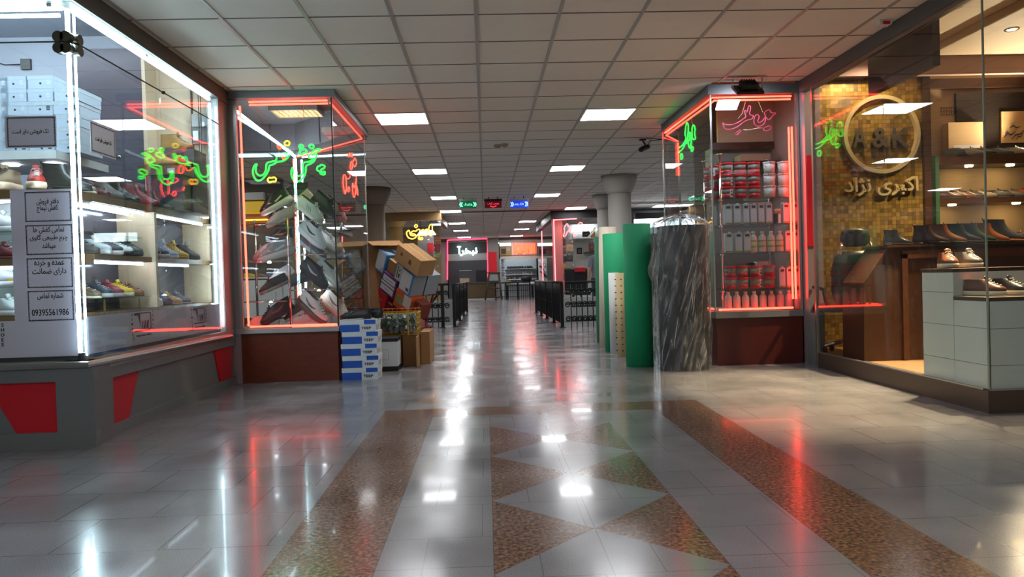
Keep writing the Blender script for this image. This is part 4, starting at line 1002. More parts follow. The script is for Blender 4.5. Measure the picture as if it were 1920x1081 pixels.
# wire basket trolley with crumpled packing
YEL = mat('yellow_wire', (206, 170, 50), .4, .2); ORW = mat('orange_wire', (214, 110, 50), .4, .2)
t = thing('wire_basket', 'yellow wire basket on cardboard sheets packed with grey plastic bags', 'basket', (-1.02, 8.4, .352))
bx0, bx1, by0, by1, bz0, bz1 = -1.27, -.78, 8.14, 8.6, .353, .60
def wires(nm, pts_list, m, r=.0035):
    b = MB()
    for pl in pts_list: b.tube(pl, r, 5)
    return b.build(nm, m, t, world=True)
ring = lambda z: [(bx0, by0, z), (bx1, by0, z), (bx1, by1, z), (bx0, by1, z), (bx0, by0, z)]
wires('rim', [ring(bz1), ring(bz1-.004)], YEL, .005)
wires('front_mesh', [[(bx0+(bx1-bx0)*i/9, by0, bz0), (bx0+(bx1-bx0)*i/9, by0, bz1)] for i in range(10)]+[[(bx0, by0, z), (bx1, by0, z)] for z in (bz0, .42, .48, .54)], mat('dark_wire', (92, 96, 60), .4, .3), .0025)
wires('side_mesh', [[(bx1, by0+(by1-by0)*i/8, bz0), (bx1, by0+(by1-by0)*i/8, bz1)] for i in range(9)]+[[(bx1, by0, z), (bx1, by1, z)] for z in (bz0, .42, .48, .54)], YEL, .0028)
wires('rear_mesh', [[(bx0+(bx1-bx0)*i/9, by1, bz0), (bx0+(bx1-bx0)*i/9, by1, bz1+.035)] for i in range(10)]+[[(bx0, by1, z), (bx1, by1, z)] for z in (bz0, .45, .55, bz1+.035)], ORW, .003)
wires('floor_mesh', [[(bx0, by0+(by1-by0)*i/6, bz0), (bx1, by0+(by1-by0)*i/6, bz0)] for i in range(7)], YEL, .0025)
wires('corner_post', [[(bx1-.1, by0-.006, bz0-.0), (bx1-.1, by0-.006, bz1+.03)]], YEL, .009)
rnd = random.Random(3); b = MB()
for i in range(420):
    c = Vector((rnd.uniform(bx0+.05, bx1-.05), rnd.uniform(by0+.05, by1-.05), rnd.uniform(bz0+.05, bz1-.035)))
    R3 = Euler((rnd.uniform(0, 6), rnd.uniform(0, 6), rnd.uniform(0, 6))).to_matrix(); s_ = rnd.uniform(.02, .045)
    P = [c+R3 @ Vector(q)*s_ for q in ((-1, -.6, .2), (0, -.7, -.25), (1, -.5, .2), (1, .6, -.1), (0, .7, .3), (-1, .5, -.2))]
    b.mi = rnd.choice((0, 0, 1, 2)); b.face([b.V(p) for p in (P[0], P[1], P[4], P[5])]); b.face([b.V(p) for p in (P[1], P[2], P[3], P[4])])
o = b.build('plastic_packing', [mat('packing_grey', (132, 142, 140), .3), mat('packing_pale', (196, 204, 204), .25), mat('packing_green', (88, 104, 92), .35)])
tag(o, 'crumpled grey plastic packing filling the yellow wire basket', 'packing', kind='stuff')
# cardboard under the basket
for nm, a, m, lab in (('cardboard_carton', (-.955, -.80, 8.2, 8.60, 0, .35), KRAFTD, 'brown cardboard carton under the yellow wire basket'), ('cardboard_sheet', (-.787, -.775, 8.0, 8.5, 0, .34), KRAFT, 'upright cardboard sheet leaning beside the carton under the basket'), ('cardboard_carton', (-.768, -.66, 8.35, 8.95, 0, .37), KRAFT, 'pale cardboard carton on the floor right of the wire basket'), ('cardboard_carton', (-1.3, -.97, 8.2, 8.6, 0, .35), KRAFTD, 'dark brown carton hidden behind the white carton under the basket')):
    tag(MB().box(*a, .004).build(nm, m), lab, 'box')
# ================================================================ LEANING PILE OF CARTONS
E1, E2, E3 = Vector((.63, -.616, -.474)).normalized(), Vector((.29, -.378, .878)), None
E2 = (E2-E1*E1.dot(E2)).normalized(); E3 = E1.cross(E2)
if E3.y < 0: E3 = -E3
P0 = PY(750, 520, 8.95); KP = 8.95/FPX
def pile_box(name, label, a0, a1, b0, b1, c0, c1, m, parts=(), cat='box'):
    """a, b along the tilted front face in photo-pixel units, c is depth in metres"""
    O = P0+E1*((a0+a1)/2*KP)+E2*(b0*KP)+E3*((c0+c1)/2)
    W, H, DP = (a1-a0)*KP, (b1-b0)*KP, c1-c0
    R3 = Matrix((E1, E3, E2)).transposed()
    t = thing(name, label, cat, O, R3.to_euler(), None)
    t.matrix_basis = Matrix.Translation(O) @ R3.to_4x4()
    b = MB(); b.box(-W/2+.001, W/2-.001, -DP/2, DP/2, .001, H-.001, .003); b.build('body', m, t)
    for nm, mm, (u0, u1, v0, v1), face in parts:
        b = MB(); e = .0012
        if face == 'front': b.box(-W/2+u0*W, -W/2+u1*W, -DP/2-e, -DP/2, v0*H, v1*H)
        elif face == 'top': b.box(-W/2+u0*W, -W/2+u1*W, -DP/2+v0*DP, -DP/2+v1*DP, H-.001, H+e)
        elif face == 'right': b.box(W/2-.001, W/2+e, -DP/2+u0*DP, -DP/2+u1*DP, v0*H, v1*H)
        b.build(nm, mm, t)
    return t, W, H, DP
TAPE = mat('parcel_tape', (206, 172, 120), .35); MARK = mat('dark_stamp', (92, 62, 40), .7)
PRW = mat('printed_white', (206, 206, 208), .5); PRB = mat('printed_blue', (60, 132, 196), .45); PRG = mat('carton_grey_blue', (150, 158, 164), .6)
VIO = mat('violet_card', (92, 46, 108), .5); ORG = mat('orange_card', (206, 86, 40), .5); REDC = mat('red_card', (190, 36, 44), .5); OLV = mat('olive_card', (140, 130, 60), .6)
pile_box('carton', 'large brown carton lying aslant on top of the leaning pile', -25, 48, 26, 58, -.02, .22, KRAFT, [('tape', TAPE, (0, 1, .42, .5), 'top'), ('stamp', MARK, (.56, .66, .35, .62), 'front'), ('stamp', MARK, (.2, .28, .5, .7), 'front')])
t, W, H, DP = pile_box('printed_carton', 'white and blue printed carton high on the left of the leaning pile', -78, -49, -20, 22, 0, .3, PRB, [('white_front', PRW, (.0, .86, .08, 1), 'front'), ('red_square', mat('brown_square', (130, 50, 40), .5), (.52, .78, .12, .3), 'front'), ('grey_stripe', PRG, (0, 1, .1, .35), 'top'), ('white_stripe', PRW, (0, 1, .55, .75), 'top')])
pile_box('carton', 'violet carton with three white printed labels in the leaning pile', -52, -4, -50, -10, 0, .2, VIO, [('label_upper', PRW, (.1, .9, .6, .88), 'front'), ('label_middle', PRW, (.04, .92, .44, .55), 'front'), ('label_lower', PRW, (.06, .9, .1, .38), 'front'), ('print', INK, (.25, .75, .71, .74), 'front'), ('print', INK, (.3, .6, .22, .25), 'front')])
pile_box('printed_carton', 'white and blue printed carton at the right of the leaning pile', 2.5, 38, -21, 20, 0, .42, PRG, [('white_front', PRW, (.0, .85, .06, 1), 'front'), ('blue_curve', PRB, (.85, 1, 0, 1), 'front'), ('blue_foot', PRB, (.3, .85, 0, .06), 'front'), ('red_square', mat('brown_square', (130, 50, 40), .5), (.55, .8, .14, .3), 'front'), ('blue_top', PRB, (0, 1, .0, .5), 'top'), ('strap', INK, (.48, .52, 0, 1), 'right')])
pile_box('carton', 'orange and red printed carton low in the leaning pile', -2, 46, -58, -22, 0, .2, ORG, [('olive_patch', OLV, (.1, .5, .25, .75), 'front'), ('white_patch', PRW, (.3, .5, .3, .6), 'front'), ('pale_end', mat('pale_patch', (206, 196, 190), .5), (.55, 1, .35, 1), 'front')])
pile_box('carton', 'small open kraft carton in the middle of the leaning pile', -46, -20, -8, 17, .02, .24, KRAFTD, [('flap', TAPE, (.0, 1, .0, .12), 'top')])
pile_box('carton', 'narrow pale grey lettered carton beside the small kraft one', -19, 1.5, -9, 23, 0, .2, mat('pale_grey_card', (176, 176, 172), .6), [('green_side', mat('green_card', (96, 120, 84), .6), (0, .16, 0, 1), 'front'), ('print', INK, (.35, .45, .15, .85), 'front'), ('print', INK, (.6, .78, .2, .45), 'front'), ('print', INK, (.62, .75, .6, .75), 'front')])
pile_box('carton', 'red carton at the lower left of the leaning pile', -56, -23, -84, -51, 0, .16, REDC, [('print', mat('pink_print', (226, 120, 120), .5), (.4, .6, .45, .52), 'front')])
pile_box('carton', 'dark red carton at the foot of the leaning pile', -22, 10, -88, -60, .02, .2, mat('dark_red_card', (120, 30, 34), .6), [('pale_edge', mat('pink_print', (226, 120, 120), .5), (.1, .5, .85, .95), 'front')])
pile_box('carton', 'dark red and green carton under the right printed carton', 47, 66, -54, -24, .06, .22, mat('maroon_card', (122, 52, 40), .6), [('green_ring', mat('green_card', (96, 120, 84), .6), (.12, .22, .1, .9), 'front'), ('tan_band', mat('tan_band', (196, 130, 80), .6), (.6, .72, .1, .9), 'front')])
t = thing('carton', 'tall upright brown carton standing behind the leaning pile', 'box', (-1.24, 9.5, 0))
x0_, x1_ = PY(688, 500, 9.3).x, PY(752, 500, 9.3).x
t.location = ((x0_+x1_)/2, 9.5, 0); t.matrix_basis = Matrix.Translation(((x0_+x1_)/2, 9.5, 0))
b = MB(); b.box(x0_, x1_, 9.3, 9.7, 0, PY(700, 452, 9.3).z, .004); b.build('body', KRAFTD, t, world=True)
zt = PY(700, 452, 9.3).z
b = MB(); b.prism([(x0_+.01, 9.3, zt-.002), (x1_-.01, 9.3, zt-.002), (x1_+.06, 9.16, zt-.07), (x0_+.1, 9.16, zt-.06)], (0, .003, .004)); b.build('flap', KRAFT, t, world=True)
t = thing('hand_truck', 'red metal hand truck frame under the leaning carton pile', 'hand truck', (-1.0, 8.9, 0))
A = P0+E2*(-89*KP)+E3*.1
b = MB()
for s_ in (-48, 25): b.tube([P0+E1*(s_*KP)+E3*.46+E2*(-89*KP), P0+E1*(s_*KP)+E3*.46+E2*(12*KP)], .013, 8)
b.build('rail', mat('red_frame', (140, 30, 30), .4, .3), t, world=True)
b = MB(); q = [P0+E1*(u*KP)+E3*c_+E2*(-92*KP) for u, c_ in ((-60, -.02), (45, -.02), (45, .45), (-60, .45))]; b.prism(q, E2*.012); b.build('toe_plate', mat('red_frame', (140, 30, 30), .4, .3), t, world=True)
for s_ in (-50, 38):
    p = P0+E1*(s_*KP)+E3*.47+E2*(-89*KP); b = MB(); b.tube([(p.x, p.y, p.z-.02), (p.x, p.y, .012)], .014, 8); b.build('leg', BLACKM, t, world=True)
    b = MB(); b.cyl((p.x-.02, p.y, .07), (p.x+.02, p.y, .07), .07, n=18); b.build('wheel', INK, t, True, True)
# ================================================================ FOAM ROLLS ON THE RIGHT
FGREEN = mat('green_foam', (14, 150, 98), .75, 0, .05, 5); FDG = mat('dull_green_foam', (62, 140, 104), .8, 0, .05, 5)
CREAM = mat('cream_felt', (222, 212, 190), .85, 0, .05, 8); FBLACK = mat('black_foam', (30, 32, 34), .75, 0, .1, 12); FWH = mat('white_foam', (222, 224, 222), .7, 0, .03, 8)
def spiral_roll(name, label, c, r, h, m, turns=5, inner=.25, lean=(0, 0), wob=0):
    t = thing(name, label, 'roll', (c[0], c[1], 0), group=None)
    b = MB(); n = 26*turns; prof = []; th = (r*(1-inner))/turns
    out = []
    for i in range(n+1):
        a = 2*PI*turns*i/n; rr_ = r*inner+(r*(1-inner))*i/n
        out.append((rr_*math.cos(a+2.2), rr_*math.sin(a+2.2)))
    vb, vt = [], []
    for x, y in out:
        vb.append(b.V((x, y, .001))); vt.append(b.V((x+lean[0], y+lean[1], h+wob*math.sin(9*x))))
    for i in range(n): b.face([vb[i], vb[i+1], vt[i+1], vt[i]])
    o = b.build('sheet', m, t, True, recalc=False)
    md = o.modifiers.new('thick', 'SOLIDIFY'); md.thickness = th*.86; md.offset = -1
    return t
spiral_roll('foam_roll', 'tall bright green foam roll standing beside the plastic wrapped black roll', (1.582, 7.53), .163, 1.482, FGREEN, 4)
spiral_roll('foam_roll', 'bright green foam roll standing behind the white and yellow sheet rolls', (1.64, 9.05), .19, 1.47, FGREEN, 4)
spiral_roll('foam_roll', 'dull green foam roll farthest back at the left edge of the rolls', (1.74, 10.35), .2, 1.5, FDG, 4)
spiral_roll('felt_roll', 'cream felt roll with a drooping corner behind the sheet rolls', (1.62, 9.72), .14, 1.60, CREAM, 3, lean=(.03, 0))
t = [o for o in COL.objects if o.name == 'felt_roll'][0]
b = MB(); b.rings([[Vector((-.13+.02*i/6-.10*(i/6)**1.5, -.06+.1*j, 1.61-.02*i-.0*j)) for j in range(3)] for i in range(7)], False, False, False); o = b.build('drooping_corner', CREAM, t, True, recalc=False); md = o.modifiers.new('thick', 'SOLIDIFY'); md.thickness = .012
spiral_roll('foam_roll', 'slim white foam roll standing in front of the cream felt roll', (1.56, 8.82), .075, .985, FWH, 3)
YSH = mat('cream_yellow_sheet', (222, 200, 150), .7, 0, .04, 8)
def pegged(label, c, r, h):
    t = spiral_roll('sheet_roll', label, c, r, h, YSH, 3)
    for j in range(1, 13):                             # dark stitch marks in vertical rows
        for a in (3.6, 4.5):
            b = MB(); b.cbox((r*math.cos(a), r*math.sin(a), h*j/13), (.018, .006, .012)); b.build('mark', MARK, t)
pegged('pale yellow sheet roll with dark marks, behind its slimmer twin', (1.585, 8.44), .085, .98)
pegged('slimmer pale yellow sheet roll with dark marks beside the green roll', (1.625, 8.08), .06, .985)
spiral_roll('foam_roll', 'thin white roll squeezed against the tall green roll', (1.6, 7.88), .04, .985, FWH, 2)
# plastic wrapped roll
RX, RY, RR, RH = 1.972, 7.12+.13, .265, 1.43
t = spiral_roll('foam_roll', 'thick black foam roll wrapped in clear plastic by the right display case', (RX, RY), RR, RH, FBLACK, 5)
rnd = random.Random(11)
def film_r(a, v):
    return RR+.012+.010*math.sin(7*a+9*v)+.008*math.sin(17*a-14*v)+.004*math.sin(31*a+20*v)+.03*max(0, v-.0)*0
b = MB(); NA, NV = 120, 44; rows_ = []
for j in range(NV+1):
    v = j/NV
    if v < .9: z_, f_ = .004+RH*1.0*v/.9, 1
    else:
        q = (v-.9)/.1; z_ = RH+.005+.085*math.sin(q*PI/2); f_ = math.cos(q*PI/2)*.93+.07
    row = []
    for i in range(NA):
        a = 2*PI*i/NA; r_ = film_r(a+1.1*v, v)*f_
        bulge = .05*math.exp(-((v-.62)/.08)**2)*max(0, math.cos(a-3.3))**6+.03*math.exp(-((v-.25)/.1)**2)*max(0, math.cos(a-3.5))**8
        row.append(Vector(((r_+bulge)*math.cos(a), (r_+bulge)*math.sin(a), z_+(.03*math.sin(5*a) if v > .93 else 0))))
    rows_.append(row)
b.rings(rows_, True, False, False)
b.tube([(0, 0, RH+.085), (.02, -.02, RH+.13), (.06, -.03, RH+.14), (.07, -.05, RH+.10)], .02, 8, rr=[.035, .028, .022, .004])
b.build('plastic_wrap', PLASTIC, t, True, recalc=True)
b = MB()
for k in range(14):                                    # creases twisting up the wrap
    a0 = rnd.uniform(3.1, 6.4); z0_ = rnd.uniform(.02, .9); ln = rnd.uniform(.2, .6); tw = rnd.uniform(.3, .7)
    pts = []
    for i in range(9):
        f_ = i/8; a = a0+tw*f_*ln*1.6; z_ = min(z0_+ln*f_, RH-.02); pts.append(((film_r(a+1.1*z_/RH*.9, z_/RH*.9)+.003)*math.cos(a), (film_r(a+1.1*z_/RH*.9, z_/RH*.9)+.003)*math.sin(a), z_))
    b.tube(pts, .003, 4, rr=[.0004, .0018, .003, .0035, .003, .0035, .003, .0018, .0004])
for k in range(18):                                    # gathers drawn to the tied top
    a = 2*PI*k/18+rnd.uniform(-.1, .1); pts = []
    for i in range(7):
        q = i/6; f_ = math.cos(q*PI/2)*.93+.07; z_ = RH+.009+.085*math.sin(q*PI/2); pts.append(((RR+.016)*f_*math.cos(a), (RR+.016)*f_*math.sin(a), z_))
    b.tube(pts, .003, 4, rr=[.001, .003, .004, .005, .005, .004, .003])
b.build('creases', mat('film_crease', (206, 208, 208), .25), t, True)
# ================================================================ RIGHT CORNER DISPLAY CASE
EX0, EX1, EY = 2.325, 3.235, 7.3
EB, EC = (EX0-.03, 9.15), (2.62, 9.6)
case2 = thing('display_case', 'glass corner display case of paint tubs and tins with red neon edges', 'display case', (2.8, 7.3, 0))
b = MB(); b.box(EX0+.02, EX1, EY+.02, 9.15, 0, .485); b.build('base', woodmat('dark_red_laminate', (92, 26, 16), (72, 18, 11), (2, 6, 6), .4), case2, world=True)
b = MB(); b.box(EX0, EX1, EY-.02, EY+.08, .487, .552); b.box(EX0, EX0+.08, EY+.08, 9.15, .487, .552); b.build('sill', GREY, case2, world=True)
b = MB(); b.box(EX0+.08, EX1, EY+.08, 9.15, .5, .549); b.build('case_floor', mat('case_floor_white', (170, 168, 166), .5), case2, world=True)
b = MB(); b.box(EX0-.03, EX1+.02, EY-.03, EY+.06, 2.752, ZC-.001, .004); b.build('header', DGREY, case2, world=True)
b = MB(); b.box(EX0-.03, EX0+.05, EY+.062, EB[1]+.06, 2.752, ZC-.001, .004); b.build('header', DGREY, case2, world=True)
b = MB(); b.box(EX0+.012, EX1-.03, EY+.0, EY+.008, .552, 2.752); b.build('glass_pane', GLASS, case2, world=True)
b = MB(); b.box(EX0+.0, EX0+.008, EY+.012, EB[1], .552, 2.752); b.build('glass_pane', GLASS, case2, world=True)
slab(MB(), EB, EC, .552, 2.752, .008).build('glass_pane', GLASS, case2, world=True)
b = MB(); b.box(EX1-.03, EX1-.004, EY-.01, EY+.03, .552, 2.752); b.build('corner_post', ALU, case2, world=True)
b = MB(); b.box(EX0-.002, EX0+.012, EY-.004, EY+.012, .552, 2.752); b.build('corner_post', ALU, case2, world=True)
b = MB(); b.box(EX0-.035, EX0-.02, EB[1]-.01, EB[1]+.004, .552, 2.752); b.build('corner_post', ALU, case2, world=True)
b = MB(); b.box(EC[0]-.01, EC[0]+.012, EC[1]-.01, EC[1]+.012, .0, 2.83); b.build('rear_post', ALU, case2, world=True)
# pillar with the red panel between case and right shop
b = MB(); b.box(3.24, 3.40, 7.18, 7.30, 0, 2.85); struct('wall_right_pillar', b, PILM)
b = MB(); b.box(3.245, 3.345, 7.165, 7.179, 1.19, 2.10); struct('trim', b, RED)
b = MB(); b.box(3.225, 3.30, 6.98, 7.18, 0, .52); struct('trim', b, GREY)
# inside of the right case
WALLR = mat('case_wall_rose', (150, 120, 116), .7); TANP = mat('tan_panel', (164, 140, 112), .6)
b = MB(); b.box(EX0, 6.5, 7.36, 10.2, 3.2, 3.24); struct('ceiling', b, mat('case_ceiling_rose', (142, 112, 110), .7)).name = 'ceiling_right_case'
b = MB(); b.box(EX0+.4, 6.5, 8.3, 8.34, 2.42, 3.2); struct('wall_right_case', b, TANP)
b = MB(); b.box(2.62, 6.5, 10.2, 10.24, 2.83, 3.2); slab(b, EB, EC, 2.82, 3.2, .04); slab(b, EC, (2.62, 10.2), 2.82, 3.2, .04); b.box(3.0, 6.5, 10.2, 10.24, 0, 2.83); struct('wall_right_case_bulkhead', b, mat('case_back_grey', (126, 124, 118), .6))
b = MB(); b.box(EX0+.34, 6.5, 8.36, 8.6, 0, 2.4); struct('wall_right_case_back', b, mat('case_back_grey', (126, 124, 118), .6))
b = MB(); b.box(EX1+.14, EX1+.18, 7.31, 10.2, 0, 3.2); b.box(EX0, EX0+.05, 7.36, 10.2, ZC+.062, 3.2); b.box(EX0, 6.5, 7.30, 7.36, ZC+.062, 3.2); struct('wall_right_case_side', b, WALLR)
b = MB(); b.box(EX0+.3, EX1+.13, 8.26, 8.3, 2.36, 2.44); struct('trim', b, DWOOD)
GR2 = 'red neon tubes edging the right display case'
z = 2.72
neon('double red neon tube across the top front edge of the right display case', [[(EX0+.03, EY+.03, z+.012), (EX1-.06, EY+.03, z+.012)], [(EX0+.05, EY+.05, z-.014), (EX1-.06, EY+.05, z-.014)]], .009, NEON_R, grp=GR2)
neon('double red neon tube along the top side edge of the right display case', [[(EX0+.03, EY+.06, z+.012), (EX0-.005, EB[1]-.03, z+.012)], [(EX0+.06, EY+.08, z-.014), (EX0+.02, EB[1]-.03, z-.014)]], .009, NEON_R, grp=GR2)
neon('upright double red neon tube down the right front edge of the right display case', [[(EX1-.062, EY+.03, 2.42), (EX1-.058, EY+.03, .66)], [(EX1-.085, EY+.05, 2.42), (EX1-.082, EY+.05, .66)]], .010, NEON_R, grp=GR2)
neon('red neon tube along the bottom front edge of the right display case', [[(EX0+.05, EY+.03, .572), (EX1-.09, EY+.03, .572)]], .010, NEON_R, grp=GR2)
neon('short red neon tube along the bottom side edge behind the wrapped roll', [[(EX0+.04, EY+.1, .575), (EX0+.04, EY+.8, .575)]], .009, NEON_R, grp=GR2)
neon('red neon tube along the slanting rear top edge of the right display case', [[(EB[0]+.04, EB[1]-.03, 2.70), (EC[0]-.02, EC[1]-.05, 2.70)]], .008, NEON_R, grp=GR2)
neon('upright red neon tube at the rear corner of the right display case', [[(EC[0]-.02, EC[1]-.05, 2.68), (EC[0]-.02, EC[1]-.05, 2.25)]], .010, NEON_R, grp=GR2)
front2 = lambda x, y: PY(x, y, EY+.1)
trace('unlit looking pink neon writing hung inside the right display case', front2, (1270, 180), 9.01, [
    (NEON_P, [(770, 440), (790, 480), (880, 490), (950, 480), (1040, 440), (1110, 390), (1165, 345), (1130, 260), (1150, 235), (1180, 290), (1195, 190), (1220, 150), (1245, 200), (1215, 300), (1250, 330), (1290, 320), (1270, 390), (1160, 410), (1080, 470), (1000, 530), (900, 565), (800, 560), (775, 500)], True),
    (NEON_P, [(1290, 420), (1310, 340), (1360, 300), (1390, 360), (1350, 430), (1400, 450), (1460, 400), (1490, 330), (1490, 430), (1440, 500), (1360, 520), (1300, 470)], True),
    (NEON_P, [(1470, 270), (1560, 220), (1585, 290), (1680, 280), (1600, 345), (1550, 410), (1510, 380), (1480, 310)], True),
    (NEON_P, [(970, 640), (1040, 580), (1090, 575), (1050, 620), (1010, 660)], True),
    (NEON_P, [(1450, 550), (1540, 500), (1600, 530), (1530, 590), (1470, 590)], True),
    (mat('chain', (190, 176, 150), .4, .6), [(1110, 570), (1220, 575), (1330, 545), (1440, 535)], False)], .006)
side2 = lambda x, y: PX(x, y, EX0+.06)
trace('narrow green neon writing hung behind the side glass of the right display case', side2, (1270, 180), 9.01, [
    (NEON_G, [(25, 870), (70, 850), (120, 780), (150, 710), (130, 660), (140, 520), (160, 445), (182, 470), (188, 560), (170, 700), (195, 860), (215, 885), (240, 760), (215, 600), (200, 640), (212, 760)], True),
    (NEON_G, [(255, 500), (285, 490), (300, 560), (290, 640), (310, 720), (270, 740), (248, 680), (245, 570)], True),
    (NEON_G, [(230, 900), (250, 850), (275, 880), (245, 945)], True),
    (NEON_G, [(55, 1060), (55, 980), (80, 970), (92, 1030), (72, 1072)], True),
    (NEON_G, [(25, 950), (95, 890), (150, 760), (165, 720)], False)], .0065)
wire('thin wire holding the left of the pink neon writing', [PY(1398, 190, EY+.11), PY(1392, 212, EY+.11), PY(1384, 222, EY+.11)])
wire('thin wire holding the right of the pink neon writing', [PY(1422, 190, EY+.11), PY(1430, 210, EY+.11)])
wire('thin wire holding the green neon writing', [PX(1296, 218, EX0+.065), PX(1299, 236, EX0+.065)])
# shelves
t = thing('glass_shelf_rack', 'glass shelves on a chrome post holding tubs and tins in the right display case', 'shelves', (2.8, 7.6, .55))
SZ = (1.716, 1.445, 1.153, .778); sx0, sx1, sy0, sy1 = EX0+.08, EX1-.09, EY+.09, 7.9
for zz in SZ:
    b = MB(); b.box(sx0, sx1, sy0, sy1, zz-.012, zz); b.build('glass_shelf', GLASS2, t, world=True)
for x, y in ((sx0+.045, sy0+.03), (sx1-.01, sy1-.03), (sx0+.02, sy1-.03)):
    b = MB(); b.cyl((x, y, .552), (x, y, 2.17), .012); b.lathe([(.012, 2.16), (.03, 2.165), (.03, 2.172), (.0, 2.175)], (x, y, 0), 14)
    for zz in SZ: b.lathe([(.013, zz-.03), (.024, zz-.027), (.024, zz-.014), (.013, zz-.013)], (x, y, 0), 12)
    b.build('post', CHROME, t, True, True)
TUBR = mat('tub_red', (190, 28, 44), .4, 0, .03); TUBG = mat('tub_grey_band', (132, 136, 126), .45, 0, .05); TUBW = mat('tub_white', (214, 212, 206), .4, 0, .03)
def tub(loc, label, red=True, yaw=0, grp=None, r=.062, h=.123):
    t = thing('paint_tub', label, 'tub', loc, (0, 0, yaw), grp)
    b = MB()
    if red:
        b.lathe([(r*.86, 0), (r*.93, h*.36)], n=24); b.build('body', TUBR, t, True)
        b = MB(); b.lathe([(r*.931, h*.361), (r*.99, h*.78)], n=24); b.build('grey_band', TUBG, t, True)
        b = MB(); b.lathe([(r*1.0, h*.781), (r*1.05, h*.80), (r*1.05, h*.96), (r*1.0, h*.985), (0, h*.985)], n=24); b.build('lid', TUBR, t, True)
        b = MB(); n_ = 6; A0, A1 = -1.1, -.3
        ring0 = [Vector(((r*.885+.0012)*math.cos(A0+(A1-A0)*i/n_), (r*.885+.0012)*math.sin(A0+(A1-A0)*i/n_), .01)) for i in range(n_+1)]
        ring1 = [Vector(((r*.99+.0012)*math.cos(A0+(A1-A0)*i/n_), (r*.99+.0012)*math.sin(A0+(A1-A0)*i/n_), h*.775)) for i in range(n_+1)]
        b.rings([ring0, ring1], False, False, False); b.build('paper_label', WHITEV, t)
        b = MB()
        for i, zz in ((1.6, .3), (3.6, .3), (2.2, .55)):
            a = A0+(A1-A0)*i/n_; q = Vector(((r*.945+.004)*math.cos(a), (r*.945+.004)*math.sin(a), h*zz)); Mx = Matrix.Rotation(a+PI/2, 3, 'Z') @ Matrix.Rotation(PI/4, 3, 'Y')
            b.cbox(q, (.014, .001, .014), Mx)
        b.build('label_print', INK, t)
    else:
        b.lathe([(r*.84, 0), (r*.95, h*.86)], n=24); b.build('body', TUBW, t, True)
        b = MB(); b.lathe([(r*.951, h*.86), (r*1.04, h*.88), (r*1.04, h*.97), (0, h*.99)], n=24); b.build('lid', TUBW, t, True)
        b = MB(); b.tube([(r*math.cos(a), -r*1.02*math.sin(a)*.75, h*(.85-.45*math.sin(a))) for a in [PI*i/10 for i in range(11)]], .0025, 5); b.build('handle', TUBW, t, True)
        b = MB()
        for i in range(3): b.cbox(((i-1)*.03, -r*.99, h*.92), (.012, .004, .006))
        b.build('clip', mat('clip_grey', (120, 110, 104), .5), t)
    return t
def tin(loc, label, w_=.082, h=.218, yaw=0, grp=None, m=None, cap=True):
    t = thing('metal_tin', label, 'tin', loc, (0, 0, yaw), grp)
    b = MB(); b.box(-w_/2, w_/2, -.035, .035, 0, h, .005); b.build('body', m or mat('tin_pale', (184, 190, 194), .4, .3, .05, 10), t)
    b = MB(); b.box(-w_*.28, w_*.28, -.0362, -.035, h*.80, h*.92); b.build('label_print', mat('label_dark', (70, 66, 62), .6), t)
    b = MB(); b.box(-w_*.4, w_*.4, -.0360, -.035, .02, h*.74); b.build('paper_label', mat('tin_label', (198, 204, 212), .45), t)
    b = MB(); b.box(-w_*.46, w_*.46, -.0362, -.035, .004, .018); b.build('olive_band', mat('olive_band', (150, 142, 70), .5), t)
    if cap:
        b = MB(); b.lathe([(.014, h), (.014, h+.012), (0, h+.013)], (w_*.2, 0, 0), 12); b.build('cap', WHITE, t, True)
    return t
def bottle(loc, label, m, band=None, grp=None, r=.037, h=.20):
    t = thing('plastic_bottle', label, 'bottle', loc, group=grp)
    b = MB(); b.lathe([(r*.95, 0), (r, .006), (r, h*.68), (r*.85, h*.76), (r*.45, h*.84), (r*.42, h*.87)], n=20); b.build('body', m, t, True)
    b = MB(); b.lathe([(r*.5, h*.871), (r*.5, h), (0, h)], n=14); b.build('cap', m, t, True)
    if band:
        for z0_, z1_ in ((.22, .32), (.50, .57)):
            b = MB(); b.lathe([(r+.0008, h*z0_), (r+.0008, h*z1_)], n=20, cap0=False, cap1=False); b.build('yellow_band', band, t, True)
    return t
def ex(px_, Y=7.45): return PY(px_, 420, Y).x
rows3 = ['bottom', 'middle', 'top']; Y1 = 7.47
tx = [ex(p) for p in (1366, 1391.5, 1417)]
for i, x in enumerate(tx):
    for k in range(3): tub((x, Y1, SZ[0]+.001+.124*k), 'red and grey paint tub, %s of the %s pile on the top shelf' % (rows3[k], ['left', 'middle', 'right'][i]), True, (-.3, .9, 1.2)[i]+.25*k, 'red and grey paint tubs on the top shelf')
for i, (x, y) in enumerate(((sx0-.012+.02, Y1+.12), (sx0+.0, Y1+.29))):
    for k in range(3): tub((x+.06, y+.06, SZ[0]+.001+.124*k), 'red and grey paint tub, %s of the %s pile by the side glass' % (rows3[k], ['nearer', 'farther'][i]), True, -2.0+.2*k+i, 'red and grey paint tubs by the side glass')
for i, p in enumerate((1446, 1473)):
    for k in range(3): tub((ex(p), Y1, SZ[0]+.001+.124*k), 'white handled tub, %s of the %s white pile on the top shelf' % (rows3[k], ['left', 'right'][i]), False, .2*k-.2, 'white tubs on the top shelf')
ords = ['first', 'second', 'third', 'fourth', 'fifth', 'sixth', 'seventh', 'eighth', 'ninth']
for i, p in enumerate((1365, 1381.5, 1398, 1412, 1426.5, 1441)):
    tin((ex(p), 7.46, SZ[1]+.001), 'pale metal tin, %s from the left on the second shelf' % ords[i], .078 if i < 2 else .068, .205, 0, 'pale tins on the second shelf')
